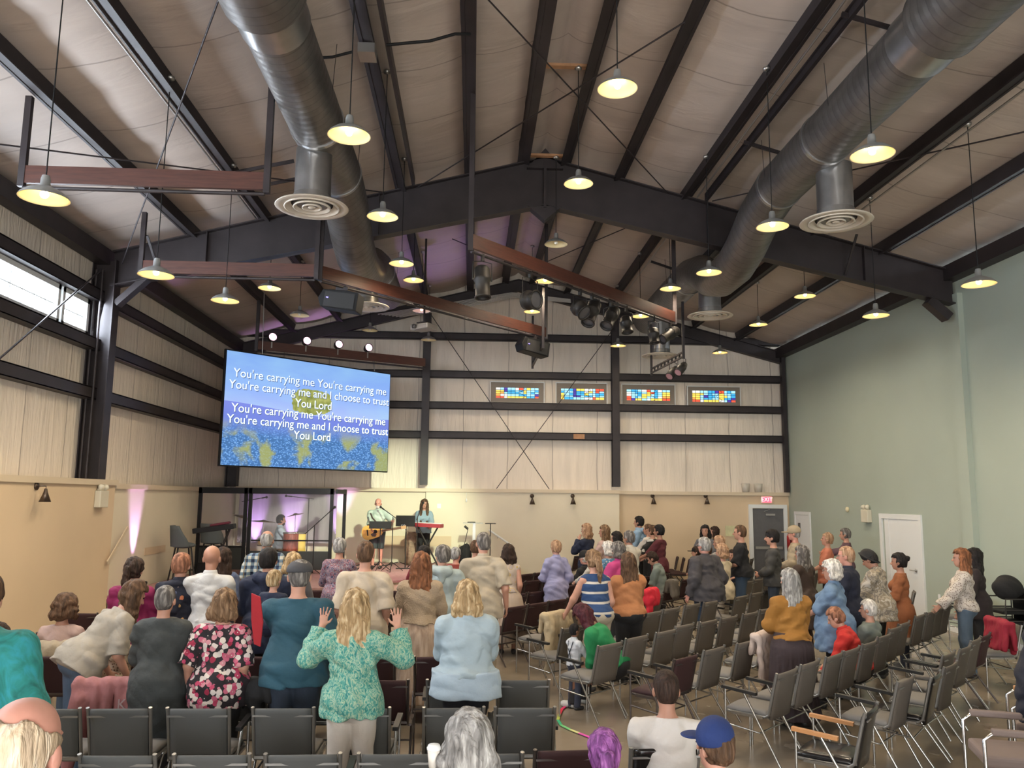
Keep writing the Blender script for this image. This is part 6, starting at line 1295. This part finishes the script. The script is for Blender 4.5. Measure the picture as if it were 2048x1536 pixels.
P(1170, 1087, 1.72, 'seated man in a black cap and blue shorts by the wall', rz=50, sit=1, hair='short', hc='white', skin='pink', top='shirt', tc=BLK, sleeve=.5, arms=('chest', 'lap'), bottom='shorts', bc=cl('blue_shorts', (.08, .13, .32)), hat=('cap', BLK), Y=15.6)
P(1173, 1047, None, 'blond woman in navy with folded hands by the end wall', Y=17.2, rz=50, fem=True, hair='bob', hc='strawberry', top='sweater', tc=NAVY, sleeve=1, arms=('chin', 'chest'), bc=NAVY, hem=.8)
P(1209, 1050, None, 'woman with very long light brown hair and pale pink top', Y=16.6, rz=50, fem=True, hair='longer', hc='lightbrown', top='sweater', tc=cl('blush', (.60, .42, .38)), sleeve=.9, arms=('clasp', 'clasp'), bc=BLK, turn=10)
P(1233, 1063, None, 'black haired woman beside the grey haired man', Y=15.4, rz=50, fem=True, hair='bob', hc='black', top='tee', tc=cl('rose', (.5, .3, .28)), arms=('clasp', 'clasp'), bc=BLK)
P(1258, 1061, 1.72, 'grey haired man in a cream jacket looking up at the screen', rz=42, hair='short', hc='salt', skin='tan', top='jacket', tc=OFFW, sleeve=1, arms=('clasp', 'clasp'), bc=KHAKI, extra=[glasses], wide=1.1)
P(1216, 1082, 1.55, 'white haired woman with a blue patterned top', rz=40, fem=True, hair='curly', hc='white', top='tee', tc=pattern('blue_pat', 'dots', [(.10, .25, .42), (.6, .65, .7)], 22), arms=('clasp', 'clasp'), bc=BLK, Y=13.9)
P(1236, 1082, 1.62, 'woman with curly dark grey hair in a bright pink jacket', rz=35, fem=True, hair='curly', hc='salt', top='jacket', tc=cl('hot_pink', (.58, .06, .24)), sleeve=1, arms=('clasp', 'clasp'), bc=BLK, wide=1.1, Y=12.4)
P(1190, 1150, 1.35, 'small person in a cream top beside the striped top woman', rz=50, hair='short', hc='white', top='sweater', tc=OFFW, sleeve=.95, arms=('forward', 'clasp'), bc=OFFW, Y=14.6)
P(1278, 1032, None, 'tall teenager in a pale blue hoodie', Y=19.4, rz=58, hair='short', hc='black', top='jacket', tc=cl('sky_hoodie', (.30, .46, .66)), sleeve=1, arms=('clasp', 'pocket'), bc=BLK, hem=.82, extra=[hood(cl('sky_hoodie', (.30, .46, .66)))])
P(1296, 1047, None, 'teenager in a white t-shirt behind the pale blue hoodie', Y=18.6, rz=58, hair='crop', hc='brown', top='tee', tc=cl('white_tee', (.66, .62, .58)), arms=('forward', 'forward'), bc=BLK)
P(1304, 1050, None, 'teenager in a black and white top between two other teenagers', Y=17.8, rz=58, hair='short', hc='brown', top='tee', tc=pattern('black_white', 'camo', [(.02, .02, .02), (.02, .02, .02), (.6, .58, .55)], 3), arms=('forward', 'forward'), bc=BLK)
P(1318, 1049, None, 'teenager with black hair in a maroon t-shirt', Y=16.95, rz=56, hair='short', hc='black', skin='tan', top='tee', tc=cl('maroon_tee', (.12, .02, .03)), arms=('forward', 'forward'), bc=BLK, hem=.8)
P(1325, 1094, 1.72, 'seated man in a grey green shirt looking down', rz=65, sit=1, hair='short', hc='dark', top='shirt', tc=cl('sage_shirt', (.26, .31, .29)), sleeve=.5, arms=('lap', 'lap'), lean=14, nod=20, bc=DKJEAN, Y=16.0)
P(1408, 1074, None, 'broad white haired man in a dark grey bomber jacket', Y=12.6, rz=32, hair='short', hc='grey', skin='pink', top='jacket', tc=cl('dark_grey_jacket', (.055, .052, .060)), sleeve=1, arms=('down', 'pocket'), bc=cl('blue_jeans', (.05, .09, .16)), wide=1.6, hem=.80, extra=[glasses])
P(1443, 1089, None, 'woman with curly fair hair in a cream cardigan and striped trousers', Y=13.45, rz=42, fem=True, hair='curly', hc='strawberry', top='sweater', tc=cl('cream_knit', (.62, .52, .36)), sleeve=1, arms=('clasp', 'clasp'), bc=pattern('cream_stripes', 'stripes', [(.55, .48, .38), (.25, .20, .16)], .06), hem=.78, wide=1.15)
P(1438, 1076, 1.66, 'person with reddish grey hair behind the cream cardigan woman', rz=42, hair='short', hc='strawberry', top='sweater', tc=cl('grey_knit', (.25, .24, .23)), sleeve=1, arms=('clasp', 'clasp'), bc=BLK, Y=14.3)
P(1410, 1050, None, 'woman with a black fringe facing the camera near the end wall', Y=18.4, rz=150, fem=True, hair='bob', hc='black', top='tee', tc=cl('grey_dress', (.14, .14, .16)), arms=('clasp', 'clasp'), bc=BLK)
P(1429, 1053, None, 'woman with long dark hair near the yellow map sheet', Y=19.2, rz=60, fem=True, hair='long', hc='dark', top='tee', tc=BLK, arms=('clasp', 'clasp'), bc=BLK)
P(1414, 1068, 1.30, 'child with brown hair between the two women near the map sheet', rz=100, hair='short', hc='brown', top='tee', tc=cl('lime', (.3, .42, .12)), arms=('clasp', 'clasp'), bc=BLK, Y=17.4)
P(1392, 1080, 1.3, 'small person in a black cap left of the bomber jacket man', rz=80, hair='short', hc='dark', top='tee', tc=cl('grey_small', (.2, .2, .2)), arms=('clasp', 'clasp'), bc=BLK, hat=('cap', BLK), Y=16.9)
P(1463, 1097, 1.28, 'small child looking back beside the man in the black t-shirt', rz=140, hair='short', hc='dark', top='tee', tc=NAVY, arms=('clasp', 'clasp'), bc=NAVY, Y=16.2)
P(1480, 1049, 1.84, 'man with short brown hair in a black t-shirt and jeans in profile', rz=68, hair='crop', hc='brown', top='tee', tc=cl('black_tee', (.014, .014, .018)), arms=('clasp', 'clasp'), bc=cl('blue_jeans', (.05, .09, .16)), wide=1.1, hem=.90)
P(1544, 1058, 1.80, 'man with a moustache and black headband in a dark grey long sleeved shirt', rz=68, hair='short', hc='black', top='tee', tc=cl('charcoal_raglan', (.055, .055, .055)), sleeve=.95, arms=('clasp', 'clasp'), bc=DKJEAN, hat=('headband', BLK), extra=[moustache(HAIR['dark'])], hem=.86)
P(1588, 1052, 1.80, 'man in a tan baseball cap and beige sweater', rz=66, hair='crop', hc='grey', skin='pink', top='sweater', tc=cl('tan_sweater', (.50, .41, .29)), sleeve=1, arms=('clasp', 'clasp'), bc=KHAKI, hat=('cap', cl('tan_cap', (.46, .37, .25))))
P(1603, 1091, 1.62, 'woman with long greyish brown hair in a dark brown coat', rz=35, fem=True, hair='long', hc='salt', top='jacket', tc=cl('brown_coat', (.050, .030, .022)), sleeve=1, arms=('clasp', 'clasp'), bc=cl('brown_skirt', (.07, .045, .035)), hem=.5, wide=1.15)
P(1652, 1065, 1.68, 'fair haired person in a coral t-shirt in profile', rz=68, hair='short', hc='strawberry', top='tee', tc=cl('coral', (.60, .20, .12)), arms=('clasp', 'clasp'), bc=BLK, wide=1.15, hem=.78, nod=-8)
P(1690, 1056, None, 'grey haired person in purple with an outstretched arm by the green wall', Y=16.9, rz=62, fem=True, hair='short', hc='salt', top='sweater', tc=cl('dusty_purple', (.14, .075, .10)), sleeve=1, arms=('reach', 'hang'), bc=BLK)
P(1692, 1091, None, 'fair haired man with glasses in a dark navy suit', Y=10.3, rz=50, hair='crop', hc='strawberry', skin='pink', top='jacket', tc=cl('navy_suit', (.012, .015, .035)), sleeve=1, arms=('clasp', 'clasp'), bc=cl('navy_suit', (.012, .015, .035)), hem=.66, extra=[glasses], turn=10)
P(1663, 1121, None, 'woman with curly white hair in an oversized blue denim shirt', Y=9.7, rz=52, fem=True, hair='curly', hc='white', top='shirt', tc=cl('mid_denim', (.17, .27, .42), var=.1), sleeve=.6, arms=('clasp', 'clasp'), bc=BLK, hem=.62, wide=1.5, extra=[glasses], vox=.0105)
P(1578, 1137, None, 'woman with long silver hair in a mustard blouse and dark brown trousers', Y=8.5, rz=12, fem=True, hair='longer', hc='grey', top='blouse', tc=cl('mustard', (.36, .16, .025)), sleeve=.9, arms=('clasp', 'clasp'), bottom='skirt', bc=cl('aubergine', (.045, .028, .032)), hem=.99, wide=1.28, skirt=.1, flare=.35, vox=.010, turn=14)
P(1712, 1222, 1.50, 'seated woman with short reddish hair in a red jacket', Y=9.12, rz=62, fem=True, sit=1, lean=20, hair='short', hc='red', top='jacket', tc=cl('jacket_red', (.58, .025, .02)), sleeve=1, arms=('forward', 'lap'), bc=BLK, wide=1.15, extra=[glasses], nod=12, vox=.0105)
P(1736, 1200, 1.50, 'seated white haired person in a grey green cardigan', Y=9.62, rz=40, fem=True, sit=1, hair='short', hc='white', top='sweater', tc=cl('grey_green', (.20, .23, .21)), sleeve=1, arms=('lap', 'lap'), bc=BLK, wide=1.1, turn=12)
P(1748, 1096, None, 'man in a black bucket hat and beige camouflage shirt looking down', Y=10.8, rz=48, hair='crop', hc='black', skin='tan', top='shirt', tc=pattern('tan_camo', 'camo', [(.40, .33, .24), (.22, .19, .16), (.46, .40, .32), (.30, .25, .18), (.55, .50, .44)], 7), sleeve=.62, arms=('clasp', 'clasp'), bc=BLK, hem=.80, wide=1.38, hat=('bucket', BLK), nod=25)
P(1797, 1106, None, 'dark haired woman in a rust coloured dress', Y=11.3, rz=58, fem=True, hair='bun', hc='black', skin='tan', top='dress', tc=cl('rust', (.30, .10, .035)), sleeve=.9, arms=('clasp', 'clasp'), hem=1.0, skirt=.45)
P(1922, 1097, 1.66, 'woman with long brown hair in a speckled white blouse and wide jeans', rz=62, fem=True, hair='long', hc='auburn', top='blouse', tc=pattern('speckled', 'dots', [(.62, .56, .50), (.16, .11, .09)], 46), sleeve=.95, arms=((-.20, .36, .0), 'hang'), bottom='trousers', bc=cl('wide_denim', (.10, .15, .22)), hem=.92, extra=[glasses])
P(1948, 1103, 1.62, 'dark haired person in black behind the woman with speckled blouse', rz=55, fem=True, hair='long', hc='black', top='sweater', tc=cl('black_plum', (.020, .012, .014)), sleeve=1, arms=('clasp', 'clasp'), bc=BLK, hem=.7, Y=11.6)
q = at_y(2082, 1160, 6.4); person(q[0], 6.4, math.radians(70), 1.70, 'person in a dark blue jacket cut by the right edge', hair='short', hc='dark', top='jacket', tc=cl('ink_jacket', (.018, .020, .035)), sleeve=1, arms=('down', 'down'), wide=1.3, hem=.62)
# on stage
P(757, 996, None, 'white haired bearded guitar player in a pale green shirt and dark shorts on the stage', Y=19.9, z0=SZ, rz=176, hair='fringe', hc='white', skin='pink', top='shirt', tc=cl('mint_shirt', (.50, .62, .54)), sleeve=.5, arms=('fret', 'strum'), bottom='shorts', bc=cl('slate_shorts', (.05, .07, .075)), wide=1.2, extra=[beard(HAIR['white'])], belly=.02)
P(849, 998, None, 'young woman with very long brown hair in a pale blue sweater at the red keyboard', Y=20.7, z0=SZ, rz=182, fem=True, hair='longer', hc='brown', top='sweater', tc=cl('ice_blue', (.30, .42, .50)), sleeve=1, arms=('forward', 'forward'), bc=BLK, hem=.88, extra=[lambda r, q: front_locks(r, q)])
P(562, 1034, 1.62, 'bearded drummer with dark hair in a pale blue shirt sitting inside the booth', Y=19.35, z0=.62, rz=-70, sit=1, hair='short', hc='black', skin='tan', top='shirt', tc=cl('light_shirt', (.46, .56, .62)), sleeve=.6, arms=('forward', 'forward'), bc=KHAKI, extra=[beard(HAIR['black'])])
ds = at_y(562, 1034, 19.35); e = empty('drum_stool', (ds[0], 19.35, SZ), 0, 'round black stool under the drummer', 'stool'); MB().lathe([(0, .40), (.17, .40), (.17, .46), (0, .47)], n=20).build('seat', M_BLACK, e); MB().tube([(0, 0, .02), (0, 0, .4)], .02).tube([(-.2, 0, .01), (.2, 0, .01)], .012).tube([(0, -.2, .01), (0, .2, .01)], .012).build('stool_base', M_CHROME, e)
# guitar
def guitar():
    p = at_y(745, 1064, 19.72); e = empty('acoustic_guitar', p, 0, 'honey coloured acoustic guitar held by the bearded player', 'guitar'); e.rotation_euler = (0, math.radians(-9), 0)
    def outline(k=1.0):
        o = []
        for i in range(40):
            t = 2*math.pi*i/40; x = .25*math.cos(t); w = .165+.045*math.cos(2*t)*.6-.035*math.cos(t)-.018*math.cos(3*t)*0; o.append((x*k, w*math.sin(t)*k*1.15))
        return o
    MB().prism(outline(), -.055, .05, axis=1).build('guitar_body', mat('guitar_side', (.42, .20, .05), .3), e, .008)
    MB().prism(outline(.985), -.060, -.055, axis=1).build('sound_board', mat('guitar_top', (.62, .34, .06), .3, var=.12, vscale=20, stretch=(.2, 1, 6)), e)
    MB().lathe([(0, 0), (.05, 0)], (.07, -.062, 0), 24, Matrix.Rotation(math.pi/2, 3, 'X')).build('sound_hole', M_BLACK, e)
    MB().prism([(.02, -.02), (.10, -.07), (.06, -.12), (-.02, -.10), (-.04, -.04)], -.063, -.060, axis=1).build('pick_guard', mat('dark_pickguard', (.06, .015, .01), .25), e)
    MB().box((.46, -.055, .0), (.46, .03, .055)).build('neck', mat('guitar_neck', (.12, .06, .03), .4), e); MB().box((.74, -.05, .0), (.14, .02, .075)).build('headstock', mat('headstock_wood', (.40, .24, .10), .4), e)
    t = MB()
    for i in range(3):
        for s in (-1, 1): t.tube([(.70+.04*i, -.05, s*.03), (.70+.04*i, -.05, s*.07)], .007, 6)
    t.build('tuning_pegs', M_CHROME, e); MB().box((-.11, -.063, 0), (.03, .008, .14)).build('bridge', M_BLACK, e)
    st = MB().tube([(.22, -.03, .05), (.13, -.14, .22), (.06, -.17, .33), (.02, -.08, .44)], .018, 6).build('guitar_strap', cl('strap_brown', (.06, .035, .03)), e)
guitar()
# ================================================================ clothes on chairs, bags, small things
def drape(px, py, rz, label, name, m, w=.24, drop=.34, front=.18, seed=1, tail=None, z=.80, txt=None):
    a = at_z(px, py, z+.01); e = Field(V3(-.4, -.3, -.75), V3(.4, .35, .15), .012)
    e.cap((-w+.03, 0, 0), (w-.03, 0, 0), .040, .040, .03)
    for k in range(7):
        u = (k/6*2-1)*(w-.03); e.cap((u, -.035, -.01), (u*1.02, -.055-.012*(k % 2), -drop+.03*math.sin(k*2.1+seed)), .034, .030, .035)
        if front: e.cap((u, .035, -.01), (u, .07+.01*(k % 2), -front), .030, .024, .03)
    if tail:
        for (x0, x1, zz) in tail: e.cap((x0, -.05, -.1), (x1, -.06, zz), .055, .035, .04)
    e.wrinkle(.009, 34, seed, (1.6, .5, .6)); o = obj(name, e.mesh(name), m); tag(o, label, 'clothing'); o.location = a; o.rotation_euler = (0, 0, math.radians(rz)); return o
o = drape(222, 1366, 2, 'pink hoodie hung over a chair back at the lower left', 'hoodie', cl('dusty_pink', (.42, .17, .17), bump=.5), w=.27, drop=.42, seed=3, tail=[(-.20, -.26, -.62), (.2, .25, -.50)])
t_ = text('lettering', 'K', .11, (.13, -.105, -.14), (math.pi/2, 0, 0), cl('hoodie_print', (.6, .45, .45)), o, .003)
drape(484, 1366, 0, 'black cloth hung over a grey chair back behind the flowered tunic woman', 'jacket', BLK, w=.25, drop=.10, seed=5, front=.2, tail=[(-.22, -.24, -.42), (.1, .15, -.20)])
drape(112, 1290, -5, 'cream coat on the chair of the seated curly haired woman', 'coat', cl('cream_coat', (.46, .38, .27), bump=.5), w=.24, drop=.25, seed=8)
drape(1113, 1228, 45, 'beige coat hung over an aisle chair behind the toddler', 'coat', cl('sand_coat', (.56, .45, .29), bump=.6), w=.26, drop=.50, seed=2, tail=[(-.18, -.24, -.62), (.05, .0, -.45)], z=.84)
drape(1530, 1268, 45, 'pale pink white coat over the back of a chair in the second diagonal row', 'coat', cl('pale_coat', (.60, .48, .42), bump=.6), w=.24, drop=.45, seed=4, tail=[(.1, .2, -.50)], z=.84)
drape(1300, 1182, 45, 'bright red jacket bundled on a chair behind the orange top woman', 'jacket', cl('scarlet', (.60, .01, .03), bump=.5), w=.16, drop=.16, seed=6, tail=[(-.1, -.12, -.55)], z=.92)
drape(1344, 1163, 45, 'grey knitted garment hung on a maroon chair', 'sweater', cl('warm_grey', (.16, .14, .12), bump=.5), w=.12, drop=.25, seed=7, z=.79)
drape(1998, 1243, 88, 'dark red jacket hung over the chair at the right edge', 'jacket', cl('crimson', (.30, .01, .03), bump=.5), w=.22, drop=.30, seed=9, z=.84, front=.3)
drape(112, 1318, 0, 'red garment heaped on a chair at the left edge', 'jacket', cl('bright_red', (.42, .015, .02)), w=.2, drop=.1, seed=11, z=.84) if False else None
o = obj('jacket', Field(V3(-.35, -.3, 0), V3(.35, .3, .4), .014).ell((0, 0, .08), (.26, .2, .12), None, 0).ell((.1, .05, .15), (.14, .1, .09), None, .05).wrinkle(.012, 30, 4).mesh('jacket'), cl('bright_red', (.42, .015, .02))); tag(o, 'red jacket heaped on a chair by the left wall', 'clothing'); o.location = (*at_z(55, 1288, .62)[:2], .46)
o = obj('backpack', Field(V3(-.35, -.3, 0), V3(.35, .3, .5), .014).ell((0, 0, .15), (.22, .15, .18), None, 0).ell((.12, .05, .1), (.14, .1, .09), None, .05).wrinkle(.010, 26, 9).mesh('backpack'), BLK); tag(o, 'black soft bag on top of the stacked black chairs by the green wall', 'bag'); o.location = (8.2, 12.3, .84)
rb = tag(MB().prism([(0, 0), (.07, -.03), (.10, -.22), (.09, -.40), (.04, -.38), (.01, -.2)], -.01, .012, axis=1).build('red_folder', cl('flag_red', (.42, .015, .025), bump=.1), None, .004), 'stiff red folder held beside the flat cap man', 'folder'); rb.location = at_y(503, 1186, 6.5)
# rainbow ribbon on the floor
def ribbon():
    pts = [at_z(*q, .012) for q in ((1132, 1412), (1124, 1418), (1119, 1428), (1116, 1440), (1122, 1450), (1140, 1459), (1158, 1466), (1176, 1473), (1192, 1480))]; e = empty('rainbow_ribbon', (0, 0, 0), 0, 'rainbow coloured ribbon lying on the floor in the aisle', 'ribbon')
    cs = [(.8, .02, .15), (.8, .02, .06), (.5, .6, .1), (.05, .5, .25), (.2, .65, .25), (.7, .7, .3), (.75, .1, .45), (.75, .05, .5)]
    for i, c in enumerate(cs): MB().bar(pts[i], pts[i+1], .03, .006).build('ribbon_band', cl('ribbon_%s' % 'abcdefgh'[i], c), e)
ribbon()
cp = empty('coffee_cup', at_z(874, 1535, .92), 0, 'white takeaway coffee cup beside the silver haired person', 'cup'); cp.location = at_y(867, 1534, 3.75); cp.scale = (.75, .75, .75)
MB().lathe([(0, 0), (.028, 0), (.038, .10), (.0, .10)], n=20).build('paper_cup', mat('paper_white', (.7, .66, .6), .6), cp); MB().lathe([(.041, .098), (.042, .108), (.036, .118), (.034, .124), (0, .124)], n=20).build('cup_lid', M_WHITE, cp)
for (px, py, c, n, l) in ((1305, 1318, (.02, .22, .32), 'water_bottle', 'teal water bottle on the floor between the diagonal rows'),):
    q = at_z(px, py+12, 0); tag(MB().lathe([(0, 0), (.045, 0), (.045, .2), (.03, .24), (.03, .27), (0, .27)], n=18).build(n, mat('teal_bottle', c, .3)), l, 'bottle').location = (q[0], q[1], 0)
for px, py, l in ((1555, 1395, 'dark handbag under the chairs of the nearest diagonal row'), (1610, 1440, 'black bag on the floor under the second chair of the nearest diagonal row')):
    q = at_z(px, py, .05); o = obj('handbag', Field(V3(-.3, -.25, 0), V3(.3, .25, .35), .014).ell((0, 0, .11), (.17, .11, .115), None, 0).wrinkle(.008, 30, 3).cut((0, 0, .0), (0, 0, 1)).mesh('handbag'), mat('dark_leather', (.03, .02, .015), .5)); tag(o, l, 'bag'); o.location = (q[0], q[1], .0)
